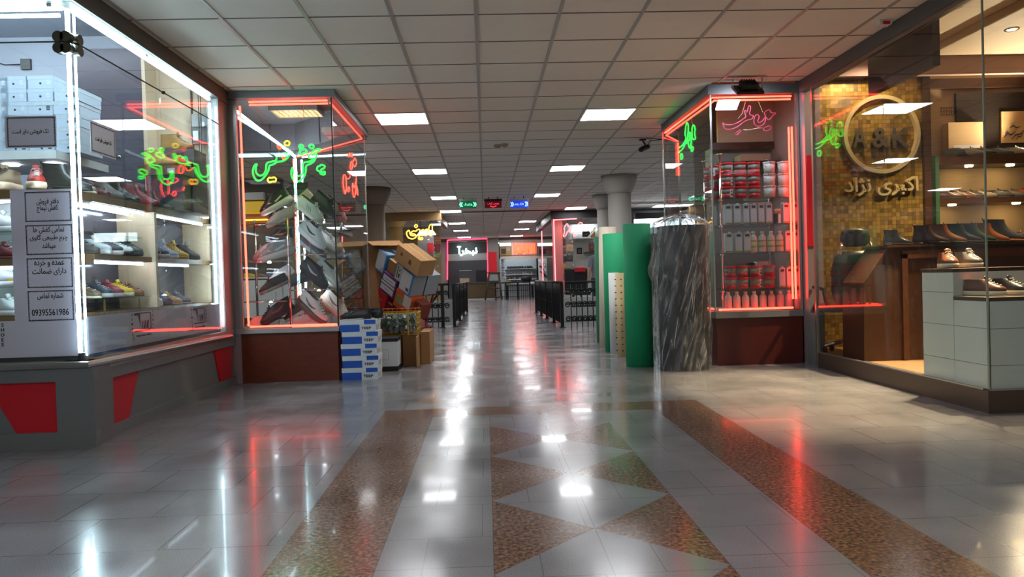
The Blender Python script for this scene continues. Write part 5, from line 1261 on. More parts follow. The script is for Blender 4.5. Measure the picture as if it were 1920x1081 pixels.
for i, p in enumerate((1473, 1489)): tin((ex(p), 7.46, SZ[1]+.001), 'pale metal tin on the second shelf, %s of the two beside the red neon' % ['left', 'right'][i], .068, .205, 0, 'pale tins beside the neon')
tin((sx0+.05, 7.66, SZ[1]+.001), 'pale metal tin by the side glass on the second shelf', .07, .205, 1.2)
t = thing('brush', 'black and white paint brush with a brass ferrule on the second shelf', 'brush', (ex(1458), 7.45, SZ[1]+.001))
b = MB(); b.box(-.034, -.004, -.02, .02, 0, .10, .004); b.build('black_bristles', INK, t)
b = MB(); b.box(.0, .03, -.02, .02, 0, .10, .004); b.build('white_bristles', WHITE, t)
b = MB(); b.box(-.036, .034, -.022, .022, .101, .128, .004); b.build('ferrule', mat('brass', (190, 160, 90), .3, .8), t)
b = MB(); b.box(-.03, .03, -.018, .018, .129, .150, .003); b.build('handle', LWOOD, t)
for i, p in enumerate((1365, 1383, 1399)): tin((ex(p), 7.46, SZ[2]+.001), 'pale metal tin, %s from the left on the third shelf' % ords[i], .078, .205, 0, 'pale tins on the third shelf')
for i, p in enumerate((1476, 1490)): tin((ex(p), 7.46, SZ[2]+.001), 'pale metal tin on the third shelf, %s of the two beside the bottles' % ['left', 'right'][i], .066, .205, 0, 'pale tins beside the bottles')
YB = mat('mustard_band', (176, 160, 40), .5)
for i, p in enumerate((1412.5, 1429, 1446, 1462)): bottle((ex(p), 7.46, SZ[2]+.001), 'white bottle with two mustard bands, %s from the left on the third shelf' % ords[i], mat('bottle_cream', (206, 202, 184), .4), YB, 'white banded bottles', .0375, .215)
for i, p in enumerate((1368, 1391, 1416, 1441)):
    for k in range(2): tub((ex(p), 7.47, SZ[3]+.001+.12*k), 'red and grey paint tub, %s one of the %s pair on the fourth shelf' % (['lower', 'upper'][k], ords[i]), True, (.6, 2.2, -.1, 1.5)[i], 'red and grey paint tubs on the fourth shelf', .060, .119)
for i, p in enumerate((1463, 1477, 1491)): tin((ex(p), 7.46, SZ[3]+.001), 'pale metal tin, %s from the left on the fourth shelf' % ords[i], .066, .205, 0, 'pale tins on the fourth shelf')
PKB = mat('bottle_pale_pink', (214, 176, 176), .4)
for i in range(9): bottle((ex(1362+i*16.3), 7.45, .553), 'pale bottle, %s from the left on the floor of the right display case' % ords[i], PKB, None, 'pale bottles along the bottom', .036, .195)
for lab, p, y, wd, dp, m in (('white slatted tray on the second shelf behind the tins', 1421, 7.7, .26, .12, WHITE), ('white card stuck above the neon on the second shelf', 1482, 7.72, .16, .1, WHITE)):
    tag(MB().box(-wd/2, wd/2, -dp/2, dp/2, 0, .245).build('display_tray', m), lab, 'tray').location = (ex(p, y), y, SZ[1]+.001)
for lab, p, y, wd, h, m in (('white printed carton under the third shelf', 1425, 7.72, .13, .28, WHITE), ('carton with a dark barcode at the right of the fourth shelf', 1487, 7.74, .13, .28, TANP), ('small black pot under the third shelf', 1405, 7.74, .06, .27, INK)):
    tag(MB().box(-wd/2, wd/2, -.05, .05, 0, h, .003).build('carton', m), lab, 'box').location = (ex(p, y), y, SZ[3]+.001)
tag(MB().box(-.17, .17, -.1, .1, 0, .075, .002).build('flat_box', TANP), 'tan flat box lying on a ledge behind the tubs', 'box').location = (ex(1413, 8.2), 8.2, 2.20)
tag(MB().box(-.45, .5, -.12, .1, 0, .02).build('wall_ledge', DWOOD), 'dark ledge on the back of the right case', 'shelf').location = (ex(1420, 8.22), 8.22, 2.178)
# flood lamp on the ceiling in front of the right case
p = PY(1402, 168, 7.0)
t = thing('flood_lamp', 'black flood lamp bracketed to the ceiling in front of the right display case', 'flood lamp', (p.x, 7.0, 2.6))
R3 = Matrix.Rotation(D(34), 3, 'X')
c = Vector((p.x, 7.0, p.z))
b = MB(); b.cbox(c, (.27, .19, .03), R3, .006); b.cbox(c+R3 @ Vector((0, .0, .045)), (.16, .12, .06), R3, .006)
for k in range(6): b.cbox(c+R3 @ Vector((-.06+.024*k, 0, .078)), (.006, .11, .02), R3)
b.build('housing', BLACKM, t, world=True)
b = MB()
for sx in (-.145, .145): b.tube([c+Vector((sx, 0, .0)), c+Vector((sx, .0, .09)), Vector((p.x+sx, 7.0, ZC-.008))], .006, 6)
b.tube([Vector((p.x-.2, 7.0, ZC-.008)), Vector((p.x+.2, 7.0, ZC-.008))], .007, 6)
b.build('bracket', ALU, t, world=True)
b = MB(); b.cbox(c+R3 @ Vector((0, .01, -.0165)), (.23, .14, .003), R3); b.build('lamp_glass', glow('flood_lens', (220, 232, 255), 90), t, world=True)
# security camera and its cable
p = PZ(1205, 262, ZC-.01)
t = thing('security_camera', 'black security camera hanging from the ceiling near the right display case', 'camera', (p.x, p.y, 2.7))
b = MB(); b.lathe([(.05, ZC-.02), (.05, ZC-.001), (0, ZC-.001)], (p.x, p.y, 0), 14); b.build('base', BLACKM, t, world=True)
b = MB(); b.tube([(p.x, p.y, ZC-.02), (p.x+.03, p.y-.02, ZC-.08), (p.x+.0, p.y-.06, ZC-.12)], .013, 8); b.build('arm', BLACKM, t, world=True)
b = MB(); b.cyl((p.x+.07, p.y-.01, ZC-.11), (p.x-.06, p.y-.15, ZC-.17), .035); b.cyl((p.x-.06, p.y-.15, ZC-.17), (p.x-.075, p.y-.166, ZC-.177), .028); b.build('body', BLACKM, t, world=True)
b = MB(); b.tube([(p.x+.05, p.y, ZC-.1), (p.x+.12, p.y+.02, ZC-.02), (p.x+.3, p.y, ZC-.01), (EX0-.03, p.y-.1, ZC-.006)], .006, 5); b.build('cable', WIREM, t, world=True)
# smoke detector pair, emergency lamp
p = PZ(1656, 42, ZC-.01)
t = thing('ceiling_sensor', 'small white ceiling sensor with a red window near the right shop', 'sensor', (p.x, p.y, 2.8))
b = MB(); b.box(p.x-.05, p.x+.05, p.y-.04, p.y+.04, ZC-.035, ZC-.001, .004); b.build('case', WHITE, t, world=True)
b = MB(); b.box(p.x-.025, p.x+.03, p.y-.044, p.y-.0405, ZC-.038, ZC-.012); b.build('red_window', RED, t, world=True)
for (x, y, lab) in ((933, 273, 'round smoke detector, left of the pair on the ceiling'), (946, 271, 'flat smoke detector, right of the pair on the ceiling')):
    p = PZ(x, y, ZC-.01); tag(MB().lathe([(.0, -.045), (.035, -.042), (.05, -.02), (.055, -.001), (0, -.001)], (p.x, p.y, ZC), 16).build('smoke_detector', mat('detector_beige', (150, 140, 128), .5), smooth=True), lab, 'smoke detector')
# ================================================================ RIGHT SHOP (glass along x=3.22 and y=4.55)
RXg, RYg = 3.22, 4.55
BRNZ = mat('bronze_plinth', (92, 76, 66), .4, .4, .05, 5)
b = MB(); b.box(RXg-.004, RXg+.09, RYg, 6.97, 0, .145); b.box(RXg+.09, 7, RYg, RYg+.09, 0, .145); struct('wall_right', b, BRNZ)
b = MB(); b.box(RXg-.004, RXg+.02, RYg+.05, 6.97, .146, .156); b.box(RXg+.02, 7, RYg, RYg+.02, .146, .156); struct('trim', b, ALU)
b = MB(); b.box(RXg-.02, RXg+.06, RYg, 7.2, 2.735, ZC-.001, .004); b.box(RXg+.06, 7, RYg-.02, RYg+.06, 2.735, ZC-.001, .004); struct('trim', b, DGREY)
b = MB(); b.box(RXg-.012, RXg+.03, RYg+.02, 6.95, 2.70, 2.734); b.box(RXg+.03, 7, RYg, RYg+.03, 2.70, 2.734); struct('trim', b, mat('satin_steel', (140, 134, 128), .3, .9))
b = MB(); b.box(RXg-.008, RXg+.022, 6.95, 6.985, 0, 2.735); struct('trim', b, ALU)
b = MB(); b.box(RXg+.0, RXg+.008, RYg+.012, 6.95, .157, 2.70); struct('window', b, GLASS)
b = MB(); b.box(RXg+.012, 7, RYg+.002, RYg+.010, .157, 2.70); struct('window', b, GLASS)
b = MB(); b.box(RXg+.001, RXg+.011, RYg+.001, RYg+.011, .157, 2.70); struct('trim', b, mat('pane_edge', (150, 160, 140), .2))
BEIGE = mat('beige_plaster', (190, 164, 130), .75, 0, .05, 3); CRN = DWOOD
b = MB(); b.box(RXg+.0, 7, RYg, 8.6, 3.1, 3.14); struct('ceiling', b, mat('warm_ceiling', (206, 186, 156), .7)).name = 'ceiling_right_shop'
b = MB(); b.box(RXg, 7, RYg, 8.6, -.0, .0); b.bm.clear(); b.box(RXg+.1, 7, RYg+.1, 8.6, .001, .14); struct('floor', b, woodmat('shop_floor_wood', (150, 112, 76), (124, 88, 56), (3, 14, 3))).name = 'floor_right_shop'
b = MB(); b.box(RXg, RXg+.05, RYg, 7.25, ZC+.062, 3.1); b.box(RXg, 7, RYg, RYg+.05, ZC+.062, 3.1); struct('wall_right_bulkhead', b, BEIGE)
b = MB(); b.box(4.66, 7, 7.7, 7.75, .14, 3.1); b.box(6.95, 7, RYg, 8.6, .14, 3.1); struct('wall_right_back', b, BEIGE)
b = MB(); b.box(4.58, 7, 7.64, 7.7, 2.86, 2.96); struct('trim', b, CRN)
# gold mosaic wall
def mosaic():
    m = bpy.data.materials.new('gold_mosaic'); m.use_nodes = True; n = m.node_tree.nodes; l = m.node_tree.links; p = n['Principled BSDF']
    tc = n.new('ShaderNodeTexCoord'); mp = n.new('ShaderNodeMapping'); mp.inputs['Rotation'].default_value = (PI/2, 0, 0); l.new(tc.outputs['Object'], mp.inputs[0])
    br = n.new('ShaderNodeTexBrick'); l.new(mp.outputs[0], br.inputs['Vector']); br.offset = 0
    br.inputs['Scale'].default_value = 1; br.inputs['Brick Width'].default_value = .042; br.inputs['Row Height'].default_value = .042; br.inputs['Mortar Size'].default_value = .0012
    br.inputs['Color1'].default_value = lin((176, 140, 66)); br.inputs['Color2'].default_value = lin((112, 88, 42)); br.inputs['Mortar'].default_value = lin((70, 56, 34))
    br.inputs['Bias'].default_value = 0
    l.new(br.outputs['Color'], p.inputs['Base Color']); p.inputs['Metallic'].default_value = .55; p.inputs['Roughness'].default_value = .35
    return m
YM = 7.42
b = MB(); b.box(3.38, 4.62, YM, YM+.05, .14, 3.1); struct('wall_right_mosaic', b, mosaic())
b = MB(); b.box(3.36, 3.41, YM-.02, YM-.001, .14, 3.1); b.box(4.585, 4.66, YM-.04, YM+.05, .14, 3.1); struct('trim', b, DWOOD)
b = MB(); b.box(3.34, 3.38, 7.31, 7.6, .0, 3.1); struct('wall_right_end', b, DWOOD)
# sign on the mosaic
GOLD = mat('pale_gold_letters', (222, 200, 150), .28, .6, .03)
cR = PY(1652, 252, YM-.03)
t = thing('wall_sign', 'pale gold ring sign with letters on the gold mosaic wall of the right shop', 'sign', (cR.x, YM-.02, cR.z-.4))
b = MB(); n_ = 64; R_o, R_i = .405, .365
ro = [[Vector((cR.x+r_*math.cos(2*PI*i/n_), y_, cR.z+r_*math.sin(2*PI*i/n_))) for i in range(n_)] for r_, y_ in ((R_i, YM-.055), (R_o, YM-.055), (R_o, YM-.005), (R_i, YM-.005), (R_i, YM-.055))]
b.rings(ro, True, False, False); b.build('ring', GOLD, t, world=True)
SLAT = mat('shaded_gold_letters', (78, 68, 54), .45, .3)  # darker gold carries the shade on the ring letters
for ch, x, w_ in (('A', 1612, 27), ('&', 1652, 34), ('K', 1690, 35)):
    p = PY(x, 258, YM-.05); k = YM/FPX
    text_mesh('lettering', ch, .2, (p.x, YM-.035, p.z), (1, 0, 0), (0, 0, 1), SLAT, t, ext=.02, fit=(w_*k, 38*k), bold=.02)
p = PY(1653, 349, YM-.05)
text_mesh('lettering', 'اکبری نژاد', .2, (p.x, YM-.035, p.z), (1, 0, 0), (0, 0, 1), GOLD, t, ext=.02, fit=(142*YM/FPX, 36*YM/FPX), bold=.016)
# hanging dark screen
xs = 3.42; qa, qb = PX(1627, 140, xs), PX(1748, 60, xs)
t = thing('hanging_screen', 'large black screen hung from the ceiling behind the right shop glass', 'screen', (xs, (qa.y+qb.y)/2, 2.2))
zb = (PX(1625, 180, xs).z+PX(1742, 127, xs).z)/2
b = MB(); b.box(xs, xs+.06, qb.y, qa.y, zb, 2.95, .006); b.build('case', mat('screen_black', (34, 32, 38), .25, 0, .03), t, world=True)
for y in (qb.y+.2, qa.y-.2):
    b = MB(); b.cyl((xs+.03, y, 2.951), (xs+.03, y, 3.099), .02); b.build('hanger', BLACKM, t, True, True)
# office chair
t = thing('office_chair', 'black office chair with headrest before the gold mosaic wall', 'chair', (3.51, 6.95, .14), (0, 0, D(176)))
LEA = mat('black_leather', (28, 28, 30), .35, 0, .08, 20)
b = MB(); b.rings([[Vector((x_*sx, .2+y_, z_)) for sx, y_ in ((-1, .03), (-.8, -.03), (0, -.05), (.8, -.03), (1, .03), (.8, .07), (0, .09), (-.8, .07))] for x_, z_ in ((.2, .48), (.235, .6), (.235, .8), (.2, .93), (.12, .98))]); b.build('backrest', LEA, t, True)
b = MB(); b.rings([[Vector((x_*sx, .2+y_, z_)) for sx, y_ in ((-1, .02), (-.7, -.04), (0, -.05), (.7, -.04), (1, .02), (.7, .06), (0, .07), (-.7, .06))] for x_, z_ in ((.09, 1.02), (.135, 1.05), (.14, 1.12), (.12, 1.17), (.06, 1.19))]); b.build('headrest', LEA, t, True)
b = MB(); b.box(-.24, .24, -.28, .2, .40, .48, .03); b.build('seat', LEA, t, True)
b = MB(); b.cyl((0, 0, .12), (0, 0, .40), .028); b.build('gas_post', CHROME, t, True)
for s_ in (-1, 1):
    b = MB(); b.tube([(s_*.20, .15, .42), (s_*.235, .1, .5), (s_*.235, .05, .62), (s_*.235, -.2, .64)], .018, 8); b.build('armrest', BLACKM, t, True)
    b = MB(); b.tube([(s_*.15, .26, .95), (s_*.13, .24, 1.06)], .012, 6); b.build('headrest_bracket', CHROME, t, True)
for k in range(5):
    a = 2*PI*k/5; b = MB(); b.tube([(0, 0, .12), (.22*math.cos(a), .22*math.sin(a), .07)], .02, 6, rr=[.03, .016]); b.build('foot', CHROME, t, True)
    b = MB(); b.cyl((.22*math.cos(a)-.015, .22*math.sin(a), .03), (.22*math.cos(a)+.015, .22*math.sin(a), .03), .03); b.build('castor', BLACKM, t, True)
# dark counter with a slanted left end
YC = 6.22
t = thing('counter', 'dark wood counter with a slanted left end inside the right shop', 'counter', (4.6, YC, .14))
P = [PY(1620, 684, YC), PY(1620, 530, YC), PY(1665, 464, YC)]
zt = P[2].z
b = MB(); b.prism([(max(P[0].x, 3.29), YC, .141), (P[1].x if P[1].x > 3.29 else 3.29, YC, P[1].z), (P[2].x, YC, zt), (6.9, YC, zt), (6.9, YC, .141)], (0, .38, 0)); b.build('body', DWOOD, t, world=True)
xa = PY(1700, 500, YC).x
b = MB(); b.box(xa-.05, xa, YC-.02, YC-.001, .145, zt-.06); b.box(xa-.05, 6.9, YC-.02, YC-.001, zt-.1, zt-.03); b.build('panel_frame', woodmat('brown_wood', (92, 54, 30), (70, 38, 20), (3, 3, 3), .4), t, world=True)
b = MB(); b.box(P[2].x-.02, 6.9, YC-.03, YC+.40, zt+.001, zt+.02); b.build('counter_top', DWOOD, t, world=True)
ctz = zt+.021
# tiled pedestals
def tile_mat():
    m = bpy.data.materials.new('pale_stone_tile'); m.use_nodes = True; n = m.node_tree.nodes; l = m.node_tree.links; p = n['Principled BSDF']
    tc = n.new('ShaderNodeTexCoord'); no = n.new('ShaderNodeTexNoise'); no.inputs['Scale'].default_value = 5; l.new(tc.outputs['Object'], no.inputs['Vector'])
    mx = n.new('ShaderNodeMix'); mx.data_type = 'RGBA'; mx.inputs[6].default_value = lin((224, 226, 220)); mx.inputs[7].default_value = lin((234, 234, 228)); l.new(no.outputs['Fac'], mx.inputs[0]); l.new(mx.outputs[2], p.inputs['Base Color'])
    p.inputs['Roughness'].default_value = .45; return m
TILE = tile_mat()
yU = PX(1733, 600, RXg+.05).y; yM = PX(1790, 560, RXg+.05).y
t = thing('display_pedestal', 'stepped pale tiled pedestal with dark tops just inside the corner glass', 'pedestal', (3.6, 5.0, .146))
zl = PY(1853, 557, RYg+.06).z; zu = PX(1740, 504, RXg+.05).z
GAPM = mat('dark_gap', (60, 56, 52), .8)
x0_ = RXg+.04
b = MB(); b.box(x0_+.004, 6, RYg+.044, yM, .146, zl-.026); b.box(x0_+.004, x0_+.62, yM, yU-.004, .146, zu-.026); b.build('core', GAPM, t, world=True)
ys = [RYg+.04, yM, yU]
zr = [.146, .30, .54, .76]
b = MB()
for i in range(3):
    z0_, z1_ = zr[i], min(zr[i+1], zl-.027)
    if z1_ > z0_+.02:
        b.box(x0_, x0_+.004, ys[0], ys[1]-.003, z0_+.003, z1_)                      # side, lower step
        b.box(x0_, 6, RYg+.04, RYg+.044, z0_+.003, z1_)                              # front of lower step
for z0_, z1_ in ((.146, .30), (.30, .54), (.54, .77), (.77, zu-.027)):
    b.box(x0_, x0_+.004, ys[1]+.001, ys[2], z0_+.003, z1_)
b.box(x0_, x0_+.62, yM-.004, yM-.0005, zl+.002, zu-.027)
b.build('tiles', TILE, t, world=True)
b = MB(); b.box(x0_-.006, 6, RYg+.034, yM-.006, zl-.024, zl, .002); b.build('lower_top', BRNZ, t, world=True)
b = MB(); b.box(x0_-.006, x0_+.63, yM-.01, yU+.01, zu-.024, zu, .002); b.build('upper_top', DWOOD, t, world=True)
BRN = (112, 66, 42)
yy = (yM+yU)/2+.0
shoe('sneaker', [(124, 72, 44), (226, 214, 188), (226, 214, 190), (150, 90, 56)], (PY(1776, 498, yy).x, yy, zu+.001), D(-108), 'brown leather sneaker on the upper tiled step, left of its pair', L=.31, rough=.28)
shoe('sneaker', [(104, 96, 86), (226, 214, 188), (214, 204, 184), (90, 80, 72)], (PY(1815, 498, yy).x, yy, zu+.001), D(-96), 'grey leather sneaker on the upper tiled step, right of the brown one', L=.31, rough=.3)
y2 = RYg+.17
shoe('sneaker', [(106, 64, 44), (226, 216, 190), (222, 212, 190), (160, 96, 56)], (PY(1860, 552, y2+.06).x-.03, y2+.09, zl+.001), D(-72), 'brown leather sneaker with white sole on the lower tiled step by the glass corner', L=.30, rough=.28)
shoe('sneaker', [(50, 50, 56), (226, 216, 190), (222, 212, 190), (60, 56, 56)], (PY(1893, 552, y2+.1).x, y2+.12, zl+.001), D(-76), 'dark navy leather sneaker with white sole beside the brown one on the lower step', L=.30, rough=.28)
# boots on the counter
for kind, cols, x, yaw, lab, L in (
    ('ankle_boot', [(40, 44, 46), (30, 30, 30)], 1684, -20, 'black low boot on the left end of the dark counter', .24),
    ('ankle_boot', [(58, 40, 34), (34, 26, 22)], 1746, -20, 'dark brown tall boot first in the row on the counter', .30),
    ('ankle_boot', [(108, 66, 44), (44, 30, 24)], 1776, -24, 'mid brown tall boot second in the row on the counter', .31),
    ('ankle_boot', [(36, 38, 42), (26, 26, 26)], 1806, -24, 'black tall boot third in the row on the counter', .31),
    ('ankle_boot', [(36, 56, 48), (26, 30, 28)], 1832, -20, 'dark green tall boot fourth in the row on the counter', .31),
    ('ankle_boot', [(116, 66, 40), (60, 40, 28)], 1858, -16, 'tan brown boot behind the corner of the glass on the counter', .31),
    ('ankle_boot', [(54, 56, 60), (150, 84, 46)], 1884, -16, 'tall grey boot with tan sole on the counter right of the glass corner', .36),
    ('derby', [(64, 30, 30), (40, 26, 24)], 1914, 170, 'dark red shoe at the right edge of the counter', .28)):
    p = PY(x, 455, YC+.17); shoe(kind, cols, (p.x, YC+.17, ctz), D(yaw), lab, L=L, rough=.28)
# wall shelves with shoes
YS = 7.46
t = thing('wall_shelves', 'dark wall shelves of shoes with lit niches at the back of the right shop', 'shelves', (5.6, YS, .141))
z1_, z2_ = PY(1800, 290, YS-.14).z, PY(1800, 372, YS-.14).z
zh = .0
b = MB(); b.box(4.70, 6.9, YS-.14, YS+.2, z1_-.10, z1_); b.build('upper_board', DWOOD, t, world=True)
b = MB(); b.box(4.70, 6.9, YS-.14, YS+.2, z2_-.05, z2_); b.build('lower_board', DWOOD, t, world=True)
b = MB(); b.box(4.70, 6.9, YS+.2, YS+.235, .142, z1_); b.build('back_panel', BEIGE, t, world=True)
b = MB(); b.box(4.66, 4.70, YS-.14, YS+.2, .142, z1_); b.build('side_panel', mat('dark_green_side', (40, 70, 44), .6), t, world=True)
WARM = glow('warm_downlight', (255, 214, 150), 60)
for lab, x, yy_, zz in (('upper niche, left', 1813, YS, z1_-.1), ('upper niche, right', 1890, YS, z1_-.1), ('lower niche, left', 1780, YS, z2_-.05), ('lower niche, right', 1900, YS, z2_-.05)):
    p = PY(x, 312, yy_); b = MB(); b.lathe([(.0, -.012), (.035, -.012), (.04, -.001), (0, -.001)], (p.x, yy_-.03, zz), 14); b.build('downlight', WARM, t, True, True)
for i, (x, c_, lab) in enumerate(((1783, (70, 48, 38), 'dark brown lace-up shoe first on the lit wall shelf'), (1800, (100, 62, 42), 'brown lace-up shoe second on the lit wall shelf'), (1820, (66, 56, 48), 'dark taupe shoe third on the lit wall shelf'), (1841, (122, 104, 84), 'tan grey shoe fourth on the lit wall shelf'), (1872, (62, 56, 54), 'charcoal shoe fifth on the lit wall shelf'), (1897, (84, 74, 66), 'grey brown shoe sixth on the lit wall shelf'), (1918, (140, 60, 34), 'rust red shoe at the right end of the lit wall shelf'))):
    shoe('derby', [c_, (40, 32, 28)], (PY(x, 365, YS).x, YS+.0, z2_+.001), D(-28), lab, L=.29, rough=.35)
for x, c_, k, lab in ((1788, (30, 28, 30), 'round', 'round black cap on the top dark shelf'), (1820, (96, 84, 72), 's', 'grey brown shoe on the top dark shelf beside the cap'), (1840, (40, 38, 42), 's', 'black shoe on the top dark shelf behind the glass corner'), (1872, (60, 66, 70), 's', 'grey shoe on the top dark shelf right of the glass corner'), (1905, (110, 104, 96), 's', 'pale grey shoe at the right end of the top dark shelf')):
    p = PY(x, 286, YS)
    if k == 's': shoe('derby', [c_, (40, 36, 34)], (p.x, YS, z1_+.001), D(-30), lab, L=.28)
    else:
        t2 = thing('cap', lab, 'cap', (p.x, YS, z1_+.001)); MB().lathe([(.11, 0), (.115, .02), (.10, .06), (.06, .085), (0, .092)], n=20).build('crown', mat('cap_black', c_, .8), t2, True)
        MB().prism([(-.07, -.09, .0), (.07, -.09, 0), (.05, -.16, 0), (-.05, -.16, 0)], (0, 0, .008)).build('peak', mat('cap_black', c_, .8), t2)
# things on the back wall
p0, p1 = PY(1770, 282, 7.66), PY(1836, 231, 7.66)
t = thing('storage_box', 'plain beige box standing on the top shelf against the wall', 'box', ((p0.x+p1.x)/2, 7.6, z1_+.001))
b = MB(); b.box(-(p1.x-p0.x)/2, (p1.x-p0.x)/2, -.02, .08, 0, p1.z-z1_, .003); b.build('body', mat('beige_box', (214, 180, 136), .7), t)
b = MB(); b.box(-.14, .14, -.0215, -.02, .06, .14); b.build('label', WHITEV, t)  # white patch paints a reflection over the box front
pa, pb = PY(1764, 215, 7.69), PY(1838, 200, 7.69)
t = thing('patterned_border', 'thin patterned brown strip across the beige wall', 'border', ((pa.x+pb.x)/2, 7.695, pa.z))
b = MB()
for z_ in (pa.z, (pa.z+pb.z)/2, pb.z): b.box(pa.x, pb.x, 7.692, 7.699, z_-.004, z_+.004)
for i in range(16): x = pa.x+(pb.x-pa.x)*(i+.5)/16; b.box(x-.003, x+.003, 7.693, 7.699, pa.z, pb.z)
b.build('fretwork', mat('border_brown', (130, 104, 76), .6), t, world=True)
pa, pb = PY(1838, 290, 7.3), PY(1925, 160, 7.3); pb.x = 6.6
t = thing('framed_panel', 'dark framed picture with a pale calligraphy sheet at the right edge', 'picture', ((pa.x+pb.x)/2, 7.3, max(pa.z, z1_+.1)))
zf = z1_+.09
b = MB(); b.box(pa.x, pb.x, 7.66, 7.695, zf, pb.z+.02); b.build('frame', mat('near_black_frame', (40, 34, 32), .25, 0, .03), t, world=True)
pc = PY(1878, 268, 7.65); pd = PY(1935, 208, 7.65)
b = MB(); b.box(pc.x, pd.x+.2, 7.645, 7.659, pc.z, pd.z); b.build('paper', mat('aged_paper', (196, 160, 116), .7, 0, .2, 12), t, world=True)
b = MB()
for (x, y), (u, v) in (((1882, 258), (1905, 246)), ((1896, 262), (1925, 240)), ((1885, 250), (1900, 252)), ((1905, 262), (1918, 250)), ((1893, 240), (1915, 236))):
    A, B_ = PY(x, y, 7.643), PY(u, v, 7.643); b.tube([A, A.lerp(B_, .3)+Vector((0, 0, .02)), A.lerp(B_, .6)-Vector((0, 0, .01)), B_], .006, 5, rr=[.002, .008, .007, .002])
b.build('brush_strokes', INK, t, world=True)
# ceiling recess and warm lamps of the right shop
b = MB(); b.box(4.4, 6.8, 5.2, 7.0, 3.02, 3.099, .01); struct('trim', b, mat('recess_beige', (176, 152, 122), .7))
def warm_lamp(x, y, z, label, e=60, ang=110, target=None):
    t = thing('downlight', label, 'downlight', (x, y, z), group='warm downlights in the right shop ceiling')
    MB().lathe([(.055, -.008), (.06, -.001), (.04, -.001), (.04, -.006)], (x, y, z), 16, False, False).build('rim', WHITE, t, True, True)
    MB().lathe([(.038, -.004), (.0, -.004)], (x, y, z), 16, False, True).build('lens', glow('warm_lens', (255, 226, 178), 25), t, True, True)
    ld = bpy.data.lights.new('spot', 'SPOT'); ld.energy = e; ld.color = (1, .74, .45); ld.spot_size = D(ang); ld.spot_blend = .6; ld.shadow_soft_size = .04
    lo = bpy.data.objects.new('spot', ld); COL.objects.link(lo); lo.parent = t; lo.location = (0, 0, -.02)
    if target is not None:
        d_ = Vector(target)-Vector((x, y, z-.02)); lo.rotation_euler = d_.to_track_quat('-Z', 'Y').to_euler()
    return t
p = PZ(1897, 55, 3.018)
warm_lamp(p.x, p.y, 3.019, 'warm round downlight in the ceiling recess of the right shop', 400)
warm_lamp(3.95, 6.95, 3.099, 'warm downlight washing the gold mosaic wall', 70, 150, (3.95, 7.3, .5))
warm_lamp(4.9, 6.9, 3.099, 'warm downlight washing the beige wall beside the mosaic', 110, 150, (4.95, 7.5, .5))
warm_lamp(3.75, 4.95, 3.099, 'warm downlight above the tiled pedestal', 400, 70, (3.65, 4.95, 0))
warm_lamp(3.95, 5.9, 3.099, 'warm downlight angled out towards the hall floor', 1300, 56, (2.6, 5.55, 0))
warm_lamp(5.3, 6.9, 3.099, 'warm downlight before the back wall shelves', 380, 130)
t = thing('fill_uplight', 'added unseen uplighter on top of the right shop shelves, beyond the picture edge', 'fill_uplight', (5.75, 7.5, z1_+.001))  # unseen lamp added to brighten the shop ceiling
MB().lathe([(.05, 0), (.06, .08), (.052, .08), (.045, .02), (0, .02)], n=16).build('housing', BLACKM, t, True)
ld = bpy.data.lights.new('spot', 'SPOT'); ld.energy = 200; ld.color = (1, .78, .5); ld.spot_size = D(150); ld.spot_blend = .8; ld.shadow_soft_size = .04
lo = bpy.data.objects.new('spot', ld); COL.objects.link(lo); lo.parent = t; lo.location = (0, 0, .09); lo.rotation_euler = Vector((-.9, -1.0, .9)).to_track_quat('-Z', 'Y').to_euler()
tk = warm_lamp(4.0, 6.3, 2.84, 'warm track lamp hung below the right shop ceiling, aimed across the hall', 1800, 17, (-2.0, 5.35, 0))
MB().cyl((4.0, 6.3, 2.835), (4.0, 6.3, 3.098), .03, n=10).build('stem', BLACKM, tk, True, True)
# ================================================================ FAR END OF THE HALL
def prect(b, x0, y0, x1, y1, Y, d=.05):
    P, Q = PY(x0, y1, Y), PY(x1, y0, Y); b.box(min(P.x, Q.x), max(P.x, Q.x), Y, Y+d, P.z, Q.z); return b
def ptag(name, m, label, cat, x0, y0, x1, y1, Y, d=.05, group=None):
    return tag(prect(MB(), x0, y0, x1, y1, Y, d).build(name, m), label, cat, group)
_tiny = {}
def tiny_shoe(loc, yaw, col, sole, label, group, L=.27, tilt=0):
    k = (col, sole, L)
    if k not in _tiny:
        P = shoe_parts('sneaker', L); b = MB(); me = bpy.data.meshes.new('t')
        b.bm = P['upper'].bm.copy(); b.mi = 0
        P['sole'].bm.to_mesh(me); n0 = len(b.bm.faces); b.bm.from_mesh(me); b.bm.faces.ensure_lookup_table()
        for f in b.bm.faces[n0:]: f.material_index = 1
        bpy.data.meshes.remove(me)
        o = b.build('shoe', [mat('tiny_%d_%d_%d' % col, col, .5), mat('tiny_%d_%d_%d' % sole, sole, .5)], None, True)
        _tiny[k] = o.data; bpy.data.objects.remove(o)
    o = bpy.data.objects.new('shoe', _tiny[k]); COL.objects.link(o)
    o.location = loc; o.rotation_euler = (0, tilt, yaw)
    return tag(o, label, 'shoe', group)
CONC = mat('column_plaster', (160, 156, 148), .6, 0, .04, 4)
YBK = 34.6
b = MB(); b.box(-7, PY(838, 500, YBK).x, YBK, YBK+.2, 0, ZC); b.box(PY(915, 500, YBK).x, PY(936, 500, YBK).x, YBK-.15, YBK+.2, 0, ZC); b.box(PY(1010, 500, YBK).x, 7, YBK, YBK+.2, 0, ZC); struct('wall_far', b, mat('far_wall_grey', (136, 134, 130), .6))
b = MB(); b.box(-7, 7, YBK-.1, YBK, 2.72, ZC-.001); struct('trim', b, DGREY)
